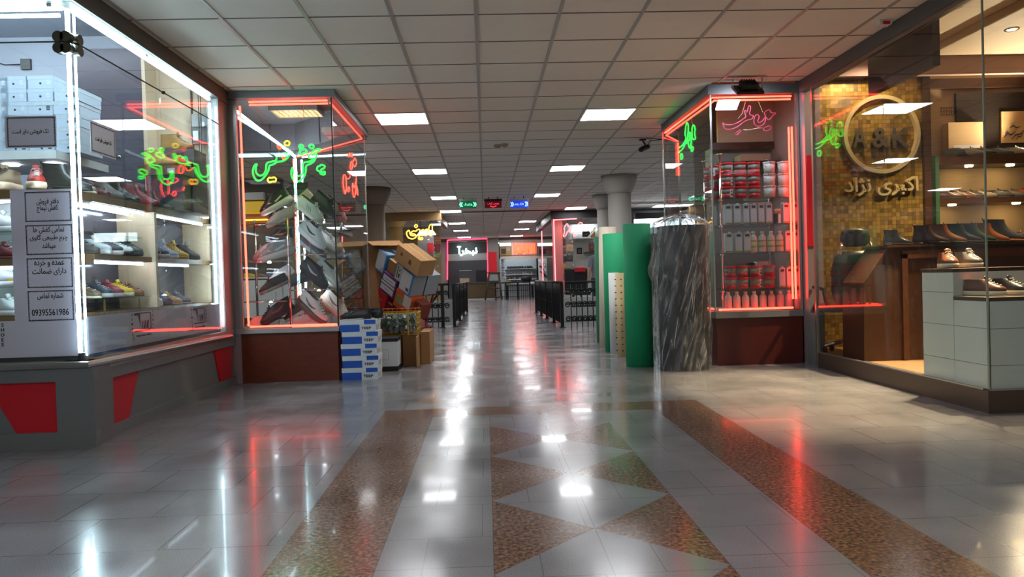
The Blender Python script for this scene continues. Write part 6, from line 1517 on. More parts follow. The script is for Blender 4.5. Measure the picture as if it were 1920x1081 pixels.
b = MB(); b.box(-7, 7, YBK+3, YBK+3.1, 0, ZC); struct('wall_far_inner', b, mat('far_inner_grey', (150, 152, 152), .6))
# cafe front with pink neon
x0_, x1_ = PY(838, 500, YBK).x, PY(915, 500, YBK).x
ptag('sign_panel', mat('cafe_dark', (44, 54, 54), .4), 'dark sign panel over the far cafe front', 'sign panel', 838, 453, 914, 474, YBK-.05, .06)
ptag('steel_band', mat('cafe_steel', (170, 172, 172), .3, .7), 'brushed steel band under the far cafe sign panel', 'band', 838, 474.2, 914, 489, YBK-.05, .06)
t = thing('lit_sign', 'white lit lettering on the dark panel of the far cafe', 'sign', (PY(875, 470, YBK).x, YBK-.08, PY(875, 479, YBK).z))
c = PY(876, 470, YBK-.09); k = YBK/FPX
text_mesh('lettering', 'نبخرآ', .3, (c.x, YBK-.09, c.z), (1, 0, 0), (0, 0, 1), glow('white_sign_light', (220, 245, 250), 6, False), t, ext=.02, fit=(38*k, 19*k), bold=.03)
PNK = glow('pink_neon', (255, 52, 84), 4)
neon('pink neon tube framing the far cafe front', [[PY(839, 524, YBK-.1), PY(839, 450, YBK-.1)], [PY(839, 450, YBK-.1), PY(914, 447, YBK-.1)], [PY(914, 447, YBK-.1), PY(915, 522, YBK-.1)]], .024, PNK)
YC2 = 32.0
t = thing('counter', 'brown panelled counter before the far cafe', 'counter', (PY(900, 560, YC2).x, YC2, 0))
b = MB(); P, Q = PY(868, 564, YC2), PY(929, 530, YC2); b.box(P.x, Q.x, YC2, YC2+.6, .08, Q.z); b.build('body', mat('counter_brown', (108, 88, 58), .5, .1, .15, 6), t, world=True)
b = MB(); b.box(P.x, Q.x, YC2+.03, YC2+.6, 0, .08); b.build('pale_foot', WHITE, t, world=True)
b = MB(); b.box(P.x-.05, Q.x+.05, YC2-.05, YC2+.65, Q.z, Q.z+.05); b.build('top', DGREY, t, world=True)
for lab, a, m, nm, cat in (('grey display cabinet on the far cafe counter', (862, 508, 883, 529, YC2+.4), mat('cabinet_grey', (92, 96, 100), .4), 'display_cabinet', 'cabinet'), ('dark screen on the far cafe counter', (893, 506, 912, 527, YC2+.4), mat('screen_black', (34, 32, 38), .25), 'monitor', 'screen'), ('pale tray of pastries on the far cafe counter', (862, 521, 880, 528, YC2+.2), mat('pastry', (220, 196, 160), .6, 0, .3, 8), 'pastry_tray', 'tray')):
    P, Q = PY(a[0], a[3], a[4]), PY(a[2], a[1], a[4]); zt = PY(900, 530, YC2).z+.051
    tag(MB().box(P.x, Q.x, a[4], a[4]+.15, zt, Q.z, .01).build(nm, m), lab, cat)
ptag('white_shelf_edge', WHITE, 'white ledge on the grey display cabinet of the far cafe', 'ledge', 861, 506, 884, 508, YC2+.38, .18)
b = MB(); b.box(x0_, x1_, YBK+1.4, YBK+1.5, 0, 2.0); struct('wall_far_cafe', b, mat('cafe_back', (92, 92, 92), .5))
# pillar items
ptag('red_board', RED, 'tall red board on the grey pillar between the far shops', 'board', 917, 472, 931, 511, YBK-.25, .08)
ptag('grey_board', mat('pale_board', (170, 176, 182), .6), 'pale grey board under the red board on the far pillar', 'board', 918, 513, 935, 526, 31.3, .03)
t = thing('easel', 'brown wooden easel standing before the far pillar', 'easel', (PY(926, 566, 31.3).x, 31.2, 0))
EASW = woodmat('easel_wood', (88, 70, 50), (66, 50, 34))
for a, c2 in (((917, 512), (910, 565)), ((935, 512), (941, 565))):
    q = PY(a[0], a[1], 31.25); e_ = PY(c2[0], c2[1], 31.15); b = MB(); b.tube([q, (e_.x, 31.15, 0.01)], .04, 6); b.build('leg', EASW, t, True, True)
for y in (511, 527, 540, 557): q, e_ = PY(913, y, 31.22), PY(938, y, 31.22); b = MB(); b.tube([q, e_], .03, 6); b.build('rail', EASW, t, True, True)
# shoe shop with the orange neon name
b = MB(); prect(b, 936, 448, 1040, 486, YBK-.05, .1); struct('wall_far_shop_header', b, mat('shop_header_beige', (190, 182, 168), .6))
t = thing('neon_sign', 'orange red neon name on a pale board over the far shoe shop', 'neon sign', (PY(983, 478, YBK).x, YBK-.1, PY(983, 478, YBK).z))
prect(MB(), 960, 454, 1006, 478, YBK-.1, .04).build('board', mat('pale_sign_board', (214, 190, 184), .6), t, world=True)
c = PY(983, 466, YBK-.14)
text_mesh('lettering', 'KIANI', .3, (c.x, YBK-.15, c.z), (1, 0, 0), (0, 0, 1), glow('orange_sign_light', (255, 70, 36), 4, False), t, ext=.02, fit=(40*k, 18*k), bold=.05)
for lab, xa, xb, cols in (('shoe poster left of the orange neon name', 937, 958, ((150, 120, 70), (60, 52, 48), (170, 160, 150))), ('shoe poster right of the orange neon name', 1008, 1036, ((110, 96, 92), (56, 52, 54), (160, 60, 50)))):
    t = thing('poster', lab, 'poster', (PY(xa, 478, YBK).x, YBK-.1, PY(xa, 478, YBK).z), group='shoe posters over the far shop')
    prect(MB(), xa, 455, xb, 479, YBK-.1, .03).build('sheet', mat('poster_'+lab[12:16], cols[0], .6, 0, .5, 4), t, world=True)
    prect(MB(), xa, 455, xb, 461, YBK-.115, .012).build('light_strip', glow('poster_strip', (214, 244, 255), 3, False), t, world=True)
    prect(MB(), xa+3, 466, xa+(xb-xa)*.55, 476, YBK-.112, .01).build('dark_shoe_print', mat('poster_dark', cols[1], .6, 0, .3, 5), t, world=True)
    prect(MB(), xa+(xb-xa)*.6, 463, xb-2, 470, YBK-.112, .01).build('pale_shoe_print', mat('poster_c'+lab[12:15], cols[2], .6, 0, .3, 5), t, world=True)
b = MB(); xa, xb = PY(937, 500, YBK).x, PY(1009, 500, YBK).x; b.box(xa, xb, YBK+1.2, YBK+1.25, 0, 2.3); struct('wall_far_shop', b, mat('shop_white', (206, 212, 212), .6))
t = thing('shoe_shelves', 'pale shelves of shoes inside the far shoe shop', 'shelves', ((xa+xb)/2, YBK+.9, 0))
rnd = random.Random(5); pal = [((196, 200, 204), (220, 220, 220)), ((60, 62, 70), (200, 200, 200)), ((120, 60, 60), (210, 200, 200)), ((90, 96, 104), (180, 180, 180)), ((40, 40, 44), (60, 60, 60))]
for r, y in enumerate((503, 514, 523, 533)):
    z_ = PY(970, y, YBK+1.0).z
    b = MB(); b.box(xa+.3, xb-.05, YBK+.75, YBK+1.19, z_-.03, z_); b.build('shelf', WHITE, t, world=True)
    for i in range(9):
        c_ = pal[(0 if r == 1 else 4 if r == 0 else rnd.choice((0, 1, 2, 3)))]
        tiny_shoe((xa+.45+i*(xb-xa-.6)/9, YBK+.95, z_+.002), D(-70+rnd.uniform(-20, 20)), c_[0], c_[1], 'small shoe on the pale shelves inside the far shoe shop', 'shoes on the far shop shelves', .3)
t = thing('hanging_shoe_rack', 'upright rack of pale shoes at the left edge of the far shoe shop', 'rack', (xa+.1, YBK+.1, 0))
MB().box(xa-.02, xa+.03, YBK-.05, YBK+.25, .0, 2.5).build('upright', ALU, t, world=True)
for i in range(12): tiny_shoe((xa+.17, YBK+.06, .95+i*.125), D(-40), (170, 186, 206), (216, 220, 224), 'pale blue grey shoe on the upright rack of the far shoe shop', 'shoes on the far upright rack', .28, D(20))
xa2, xb2 = PY(1010, 500, YBK-.4).x, PY(1026, 500, YBK-.4).x
t = thing('display_board', 'white board of sneakers at the right of the far shoe shop', 'display board', ((xa2+xb2)/2, YBK-.3, 0))
MB().box(xa2, xb2, YBK-.3, YBK-.2, 0, PY(1015, 484, YBK-.4).z).build('board', WHITE, t, world=True)
for i, (dx, y, c_) in enumerate(((.1, 492, 0), (.25, 497, 0), (.12, 504, 1), (.27, 507, 0), (.12, 514, 2), (.26, 518, 4))):
    tiny_shoe((xa2+dx, YBK-.36, PY(1015, y, YBK).z), D(-30), pal[c_][0], pal[c_][1], 'sneaker fixed to the white board right of the far shoe shop', 'sneakers on the far white board', .3, D(35))
t = thing('display_table', 'dark table heaped with pale shoes before the far shoe shop', 'table', (PY(975, 555, 33.2).x, 33.2, 0))
P, Q = PY(948, 556, 33.2), PY(1003, 532, 33.2)
MB().box(P.x, Q.x, 33.2, 33.9, Q.z-.06, Q.z).build('table_top', DGREY, t, world=True)
for x in (P.x+.1, Q.x-.1):
    for y in (33.25, 33.85): MB().cyl((x, y, 0), (x, y, Q.z-.061), .03, n=8).build('leg', BLACKM, t, True, True)
for i in range(16): tiny_shoe((P.x+.1+i*(Q.x-P.x-.2)/15, 33.35+.2*(i % 3), Q.z+.002), rnd.uniform(0, 6), (190, 200, 216), (220, 222, 226), 'pale shoe heaped on the table before the far shoe shop', 'shoes on the far table', .3)
tag(MB().lathe([(.0, .0), (.2, .0), (.26, .12), (.2, .24), (0, .27)], (PY(987, 530, 33.6).x, 33.6, Q.z+.12), 14).build('black_bag', INK, smooth=True), 'black bag on the table before the far shoe shop', 'bag')
q = PY(953, 524, 33.25); tag(MB().box(q.x-.1, q.x+.1, 33.25, 33.27, Q.z+.002, Q.z+.18).build('yellow_card', mat('yellow_card', (222, 214, 120), .6)), 'small yellow card standing on the table before the far shoe shop', 'card')
b = MB(); b.box(-6, 6, YBK+.4, YBK+.6, 2.65, 2.8); struct('trim', b, WHITE)
for i, x in enumerate((-1.2, .9, 1.9)):
    t = thing('strip_light', 'white strip light inside the far shops, %s' % ('over the cafe', 'over the left of the shoe shop', 'over the right of the shoe shop')[i], 'strip light', (x, YBK+.5, 2.6))
    MB().box(x-.4, x+.4, YBK+.42, YBK+.58, 2.60, 2.649).build('tube', glow('far_strip', (226, 244, 255), 14), t, world=True)
# ---------------------------------------------------------------- wrought iron railings
IRON = mat('black_iron', (30, 31, 34), .4, .6, .1)
def scroll(b, c, X, s, flip=1, r=.012):
    X = Vector(X); Z = Vector((0, 0, 1)); pts = []
    for i in range(19):
        a = i/18*PI*3.0; q = s*(1-.78*i/18); pts.append(Vector(c)+X*(flip*(s-q*math.cos(a)))+Z*(q*math.sin(a)))
    b.tube(pts, r, 5)
def railing(name, label, A, B_, h, nb, ornate=False, dense=False, posts=(0, 1)):
    A, B_ = Vector(A), Vector(B_); d = B_-A; L_ = d.length; X = d.normalized()
    t = thing(name, label, 'railing', A)
    b = MB(); b.tube([A+Vector((0, 0, h)), B_+Vector((0, 0, h))], .024, 6); b.build('handrail', IRON, t, True, True)
    for z_ in (.12, h*.52) if not dense else (.08, h*.5, h*.84):
        b = MB(); b.tube([A+Vector((0, 0, z_)), B_+Vector((0, 0, z_))], .011, 5); b.build('rail', IRON, t, True, True)
    for f in posts:
        p_ = A+d*f; b = MB(); b.box(p_.x-.03, p_.x+.03, p_.y-.03, p_.y+.03, 0, h); b.box(p_.x-.06, p_.x+.06, p_.y-.06, p_.y+.06, 0, .012); b.build('post', IRON, t, world=True)
    for i in range(1, nb):
        p_ = A+d*(i/nb); b = MB()
        if dense:
            q = .02*(1 if i % 2 else -1)
            b.tube([p_+Vector((0, 0, .08)), p_+X*q+Vector((0, 0, h*.3)), p_+Vector((0, 0, h*.5)), p_-X*q+Vector((0, 0, h*.7)), p_+Vector((0, 0, h))], .014, 5)
        else: b.tube([p_+Vector((0, 0, .0)), p_+Vector((0, 0, h))], .010, 5)
        b.build('bar', IRON, t, True, True)
        if ornate:
            for z_, s_ in ((.16, .055), (h*.50, .06), (h*.8, .05)):
                for fl in (-1, 1):
                    b = MB(); scroll(b, p_+Vector((0, 0, z_)), X, s_, fl); b.build('scroll', IRON, t, True, True)
    return t
rz = PY(1055, 529, 13.41).z
railing('railing', 'dense black wrought iron railing along the right side of the walkway', (1.405, 13.45, 0), (1.325, 19.2, 0), rz, 62, dense=True, posts=(0, .25, .5, .75, 1))
railing('railing', 'ornate black wrought iron railing turning right behind the rolls', (1.47, 13.41, 0), (2.7, 13.41, 0), rz, 12, ornate=True, posts=(.52, 1))
railing('railing', 'dense black wrought iron railing along the left side of the walkway', (-.645, 14.55, 0), (-.56, 21.0, 0), PY(853, 533, 14.5).z, 62, dense=True, posts=(0, .33, .66, 1))
t = railing('railing', 'ornate black wrought iron railing left of the walkway behind the cartons', (-.73, 14.5, 0), (-1.75, 14.3, 0), .86, 9, ornate=True, posts=(.14, .72, .79))
b = MB(); b.tube([PY(823, 548, 14.6), PY(768, 622, 14.2)], .028, 6); b.build('sloping_handrail', IRON, t, True, True)
railing('railing', 'black iron railing across the far end before the shoe shop', (PY(930, 563, 31.6).x, 31.6, 0), (PY(994, 562, 31.6).x, 31.6, 0), .72, 16, posts=(0, .3, .65, 1))
b = MB(); b.box(-2.6, -.72, 17.0, 17.12, 0, .46); struct('trim', b, mat('stair_parapet', (170, 172, 168), .6))
b = MB(); b.box(1.5, 4, 15.4, 15.5, 0, .5); struct('trim', b, mat('stair_parapet', (170, 172, 168), .6))
# ---------------------------------------------------------------- columns
def column(name, label, c, r, m=CONC):
    t = thing('column', label, 'column', (c[0], c[1], 0))
    MB().lathe([(r, 0), (r, 2.5)], (c[0], c[1], 0), 28).build('shaft', m, t, True, True)
    MB().lathe([(r*1.02, 2.501), (r*1.18, 2.56), (r*1.5, 2.72), (r*1.56, ZC-.001)], (c[0], c[1], 0), 28).build('capital', m, t, True, True)
column('column', 'thick round pale column with a flared head behind the green rolls', (2.62, 13.9), .22)
column('column', 'second round pale column farther back beside the first one', (2.9, 17.2), .2)
column('column', 'round dark column with a flared head beyond the left display case', (-2.25, 14.9), .24, mat('brown_column', (112, 96, 80), .6))
column('column', 'round gold lit column left of the golden neon writing', (-2.62, 21.4), .24, mat('gold_column', (170, 150, 104), .6))
NSIGN = []
# ---------------------------------------------------------------- left shop with golden neon writing
GW = mat('gold_brown_wall', (150, 124, 84), .6, 0, .06, 4)
b = MB(); b.box(-6, -1.35, 22.6, 22.7, 0, 2.6); struct('wall_left_gold_shop', b, GW)
b = MB(); b.box(-6, -1.2, 20.4, 20.52, 2.62, ZC-.001); b.box(-1.32, -1.2, 20.52, 24, 2.62, ZC-.001); struct('trim', b, mat('gold_header', (150, 120, 80), .4, .3))
b = MB(); b.box(-6, -1.24, 20.43, 20.44, .5, 2.62); struct('window', b, GLASS)
gold = lambda x, y: PY(x, y, 20.6)
NGO = glow('golden_neon', (255, 176, 60), 5)
tg = trace('golden neon writing in the window of the left shop beyond the cartons', gold, (690, 390), 12, [
    (NGO, [(1080, 360), (1120, 400), (1080, 445), (1040, 405)], True),
    (NGO, [(1420, 350), (1450, 400), (1445, 620), (1400, 625), (1365, 560), (1370, 420)], True),
    (NGO, [(1350, 500), (1320, 460), (1270, 520), (1240, 470), (1190, 520), (1150, 470), (1100, 490), (1090, 520), (1000, 510), (960, 570), (1020, 580), (1080, 600), (1080, 660), (1000, 695), (910, 670), (870, 600), (865, 540), (920, 490), (940, 540), (950, 600), (1000, 620), (1060, 610), (1130, 620), (1220, 600), (1330, 620)], True),
    (NGO, [(1130, 670), (1160, 650), (1180, 690), (1215, 655), (1235, 690), (1200, 710), (1140, 700)], True)], .016)
for xh, yh in ((781, 422), (810, 420)): q = PY(xh, yh, 20.6); MB().cyl((q.x, 20.6, q.z), (q.x, 20.6, ZC-.002), .008, n=6).build('hanging_wire', BLACKM, tg, True, True)
t = thing('lit_box', 'pale lit box with two red panels hung in the golden neon shop window', 'display box', (PY(808, 478, 20.9).x, 20.9, PY(808, 478, 20.9).z))
prect(MB(), 784, 440, 812, 478, 20.9, .3).build('body', mat('pale_blue_box', (120, 136, 160), .5), t, world=True)
b = MB(); q = PY(800, 452, 21); b.lathe([(.0, .0), (.28, .0), (.2, .12), (0, .16)], (q.x, 21.05, PY(800, 440, 21).z), 20); b.build('dome_lamp', glow('dome_glow', (210, 232, 255), 2), t, True, True)
prect(MB(), 802, 455, 812, 474, 20.88, .019).build('red_panel', RED, t, world=True)
for xh in (788, 808): q = PY(xh, 440, 21); MB().cyl((q.x, 21.05, q.z), (q.x, 21.05, ZC-.002), .01, n=6).build('hanger', BLACKM, t, True, True)
prect(MB(), 813, 457, 826, 474, 20.89, .2).build('dark_red_panel', mat('maroon_panel', (96, 26, 32), .5), t, world=True)
for lab, a, m in (('orange panel high in the golden neon shop', (717, 419, 725, 432, 22.3), mat('orange_panel', (206, 128, 40), .5)), ('small orange red painting in the golden neon shop', (741, 440, 751, 448, 22.3), ORG), ('pale cream panel in the golden neon shop', (717, 434, 725, 448, 22.3), mat('cream_panel', (206, 206, 190), .5))):
    ptag('wall_panel', m, lab, 'panel', *a[:4], a[4], .04)
for i, y in enumerate((437, 448)):
    ptag('shelf_board', WHITE, 'thin white shelf, %s of two in the golden neon shop' % ('upper', 'lower')[i], 'shelf', 717, y, 760, y+1.2, 22.2, .3)
ptag('strip_lamp', glow('strip_pale', (226, 244, 255), 8), 'short white lamp at the right end of the golden neon shop window', 'lamp', 811, 419, 826, 422, 21.2, .1)
b = MB(); b.box(-6.2, -6, 10.4, YBK, 0, ZC); struct('wall_left_far', b, mat('far_wall_grey', (136, 134, 130), .6))
# side aisle seen through the left display case
YR = 15.2
t = thing('shoe_rack', 'tall dark rack of pale shoes seen through the left display case', 'rack', (-2.9, YR, 0))
xa, xb = -3.35, -2.55
for x in (xa, xb): MB().box(x-.02, x+.02, YR, YR+.04, 0, 1.62).build('upright', BLACKM, t, world=True)
for r in range(7):
    z_ = .2+.21*r
    MB().box(xa, xb, YR-.05, YR+.2, z_-.015, z_).build('shelf', BLACKM, t, world=True)
    for i in range(5): tiny_shoe((xa+.1+.15*i, YR+.06, z_+.002), D(-75), ((196, 198, 196), (120, 124, 130), (206, 206, 206))[(i+r) % 3], (216, 216, 214), 'pale shoe on the dark rack beyond the left display case', 'shoes on the dark rack', .26, D(0))
b = MB(); b.box(-6, -3.6, 13.2, 13.3, 0, ZC); struct('wall_left_aisle', b, mat('aisle_brown', (92, 80, 70), .6))
YELP = glow('yellow_panel_light', (206, 160, 40), .6, False)
ptag('lit_board', YELP, 'dim yellow lit panel seen through the left of the display case', 'panel', 459, 377, 494, 400, 13.1, .099)
ptag('white_board', WHITE, 'white panel above the dim yellow one seen through the display case', 'panel', 459, 360, 494, 374, 13.1, .099)
ptag('orange_strip', glow('orange_strip', (255, 150, 40), 6), 'orange light strip under the dim yellow panel seen through the display case', 'lamp', 457, 410, 500, 413, 13.1, .099)
ptag('orange_strip', glow('orange_strip', (255, 150, 40), 6), 'lower orange light strip seen through the display case', 'lamp', 462, 559, 488, 562, 13.1, .099)
ptag('low_white_wall', WHITE, 'low white wall panel seen through the lower left of the display case', 'panel', 459, 523, 545, 612, 13.0, .199)
for x, c_ in ((466, (200, 170, 40)), (486, (120, 80, 60)), (500, (90, 96, 120)), (516, (70, 70, 76))):
    q = PY(x, 523, 13.0); tiny_shoe((q.x, 13.1, q.z+.002), D(-20), c_, (206, 200, 190), 'small shoe on the low white panel seen through the display case', 'shoes on the low white panel', .28)
# ---------------------------------------------------------------- right bag shop with pink neon
YG = 21.0; xg0 = PY(1038, 480, YG).x
b = MB(); b.box(xg0-.05, 6, YG, YG+.15, 2.62, ZC-.001); b.box(xg0-.05, xg0+.1, YG+.15, 27, 2.62, ZC-.001); struct('trim', b, BLACKM)
b = MB(); b.box(xg0, xg0+.3, YG+.2, YG+.3, 0, 2.62); struct('wall_right_bag_shop', b, mat('red_lit_panel', (196, 120, 116), .5))  # red neon light put into the wall colour
b = MB(); b.box(xg0+.3, 6, YG+2.6, YG+2.7, 0, 2.62); struct('wall_right_bag_shop_back', b, mat('bag_shop_white', (206, 206, 200), .6))
b = MB(); b.box(xg0+.02, 6, YG+.02, YG+.03, .1, 2.62); struct('window', b, GLASS)
NPK = glow('rose_neon', (255, 80, 86), 7)
neon('pink red neon tube edging the far right bag shop', [[(xg0+.03, YG-.03, .55), (xg0+.03, YG-.03, 2.6)], [(xg0+.03, YG-.03, 2.58), (xg0+.7, YG-.03, 2.6)], [(xg0+.03, YG+4.5, .7), (xg0+.03, YG+4.5, 2.55)]], .015, NPK)
bagn = lambda x, y: PY(x, y, YG+.12)
tb = trace('pink neon writing in the window of the far right bag shop', bagn, (1020, 400), 4.909, [
    (NPK, [(175, 215), (190, 170), (185, 130), (215, 85), (222, 120), (260, 130), (240, 160), (215, 165), (200, 205)], True),
    (NPK, [(230, 140), (300, 120), (330, 80), (355, 90), (345, 105), (320, 120), (355, 150), (345, 180), (290, 170), (240, 180)], True),
    (NPK, [(265, 200), (285, 185), (300, 200), (280, 212)], True)], .016)
for xh, yh in ((1064, 420), (1090, 418)): q = PY(xh, yh, YG+.2); MB().cyl((q.x, YG+.2, q.z), (q.x, YG+.2, ZC-.002), .008, n=6).build('hanging_wire', BLACKM, tb, True, True)
def bag(loc, label, m, w_=.30, h=.24, group=None):
    t = thing('handbag', label, 'bag', loc, group=group)
    MB().box(-w_/2, w_/2, -.06, .06, 0, h, .02).build('body', m, t)
    MB().box(-w_/2+.005, w_/2-.005, -.072, -.0605, h*.45, h*.98, .004).build('flap', m, t)
    MB().tube([(-w_*.3, 0, h-.01), (-w_*.22, 0, h+.07), (0, 0, h+.1), (w_*.22, 0, h+.07), (w_*.3, 0, h-.01)], .01, 6).build('handle', m, t, True)
    MB().box(-.02, .02, -.078, -.0725, h*.42, h*.54).build('buckle', mat('brass', (190, 160, 90), .3, .8), t)
t = thing('bag_rack', 'chrome rack of handbags in the far right bag shop', 'rack', (PY(1056, 520, YG+.7).x, YG+.8, 0))
xr0, xr1 = PY(1047, 500, YG+.7).x, PY(1076, 500, YG+.7).x
for x in (xr0-.02, xr1): MB().cyl((x, YG+.85, 0), (x, YG+.85, 2.2), .015, n=8).build('post', CHROME, t, True, True)
for (x, y, c_, lab) in ((1054, 460, (86, 40, 40), 'maroon handbag at the top of the far bag rack'), (1055, 476, (120, 50, 50), 'red brown handbag second on the far bag rack'), (1054, 492, (50, 40, 52), 'dark plum handbag third on the far bag rack'), (1055, 507, (200, 140, 50), 'mustard handbag fourth on the far bag rack'), (1055, 524, (52, 52, 56), 'dark grey handbag at the bottom of the far bag rack'), (1068, 470, (196, 176, 140), 'beige handbag high on the right of the far bag rack'), (1068, 490, (60, 52, 58), 'dark handbag under the beige one on the far bag rack')):
    q = PY(x, y, YG+.7)
    MB().box(q.x-.13, q.x+.13, YG+.62, YG+.84, q.z-.02, q.z-.002).build('shelf', mat('rack_grey', (150, 150, 150), .5), t, world=True)
    bag((q.x, YG+.72, q.z), lab, mat('leather_%d' % c_[0], c_, .4), .22, .19)
YD = YG+2.5
b = MB(); P, Q = PY(1078, 530, YD), PY(1104, 446, YD); b.box(P.x, Q.x, YD, YD+.09, 0, Q.z); struct('door', b, mat('door_white', (214, 216, 210), .5))
t = thing('small_picture', 'small dark picture on the white door of the far bag shop', 'picture', (PY(1086, 476, YD).x, YD, PY(1086, 476, YD).z))
prect(MB(), 1082, 464, 1091, 476, YD-.03, .025).build('frame', INK, t, world=True); prect(MB(), 1084, 466, 1089, 474, YD-.036, .005).build('print', mat('grey_print2', (120, 120, 120), .6), t, world=True)
ptag('strip_lamp', glow('strip_pale', (226, 244, 255), 8), 'long white lamp across the top of the far bag shop', 'lamp', 1074, 424, 1117, 432, YD, .08)
for x0_, y0_, x1_, y1_, c_, lab, Y_ in ((1092, 431, 1106, 444, (48, 48, 56), 'black square bag on the high shelf of the far bag shop', YG+1.5), (1108, 431, 1116, 446, (190, 150, 50), 'yellow bag on the high shelf of the far bag shop', YG+1.5), (1104, 452, 1115, 470, (110, 50, 44), 'red brown bag at the right of the far bag shop', YG+1.2)):
    q = PY((x0_+x1_)/2, y1_, Y_); bag((q.x, Y_, q.z), lab, mat('leather_%d_%d' % c_[:2], c_, .4), (x1_-x0_)*Y_/FPX, (y1_-y0_)*Y_/FPX*.8)
q0, q1 = PY(1076, 446, YG+1.5), PY(1118, 446, YG+1.5)
tag(MB().box(q0.x, q1.x, YG+1.4, YG+2.59, q0.z-.03, q0.z-.002).build('high_shelf', WHITE), 'white high shelf carrying bags in the far bag shop', 'shelf')
q0 = PY(1104, 470.5, YG+1.2); q1 = PY(1117, 470.5, YG+1.2); tag(MB().box(q0.x, q1.x+.2, YG+1.1, YG+2.59, q0.z-.03, q0.z-.002).build('wall_shelf', DWOOD), 'dark wall shelf under the red brown bag in the far bag shop', 'shelf')
for i, (x, lab) in enumerate(((1074, 'black office chair behind the railing, left of the red cushioned one'), (1089, 'black office chair with a red cushion behind the right railing'))):
    YO = YG-(1.2 if i else .45); q = PY(x, 525, YO)
    t = thing('office_chair', lab, 'chair', (q.x, YO, 0))
    MB().box(-.22, .22, .16, .24, .52, PY(x, 502, YO).z, .04).build('backrest', LEA, t)
    MB().box(-.24, .24, -.24, .2, .42, .5, .03).build('seat', LEA, t)
    MB().cyl((0, 0, .06), (0, 0, .42), .03, n=10).build('gas_post', CHROME, t, True)
    for k_ in range(5): a = 2*PI*k_/5; MB().tube([(0, 0, .07), (.27*math.cos(a), .27*math.sin(a), .02)], .018, 6).build('foot', BLACKM, t, True)
    if i: MB().box(-.15, .15, .06, .155, PY(x, 510, YO).z, PY(x, 500, YO).z, .03).build('red_cushion', mat('cushion_red', (196, 30, 44), .6), t)
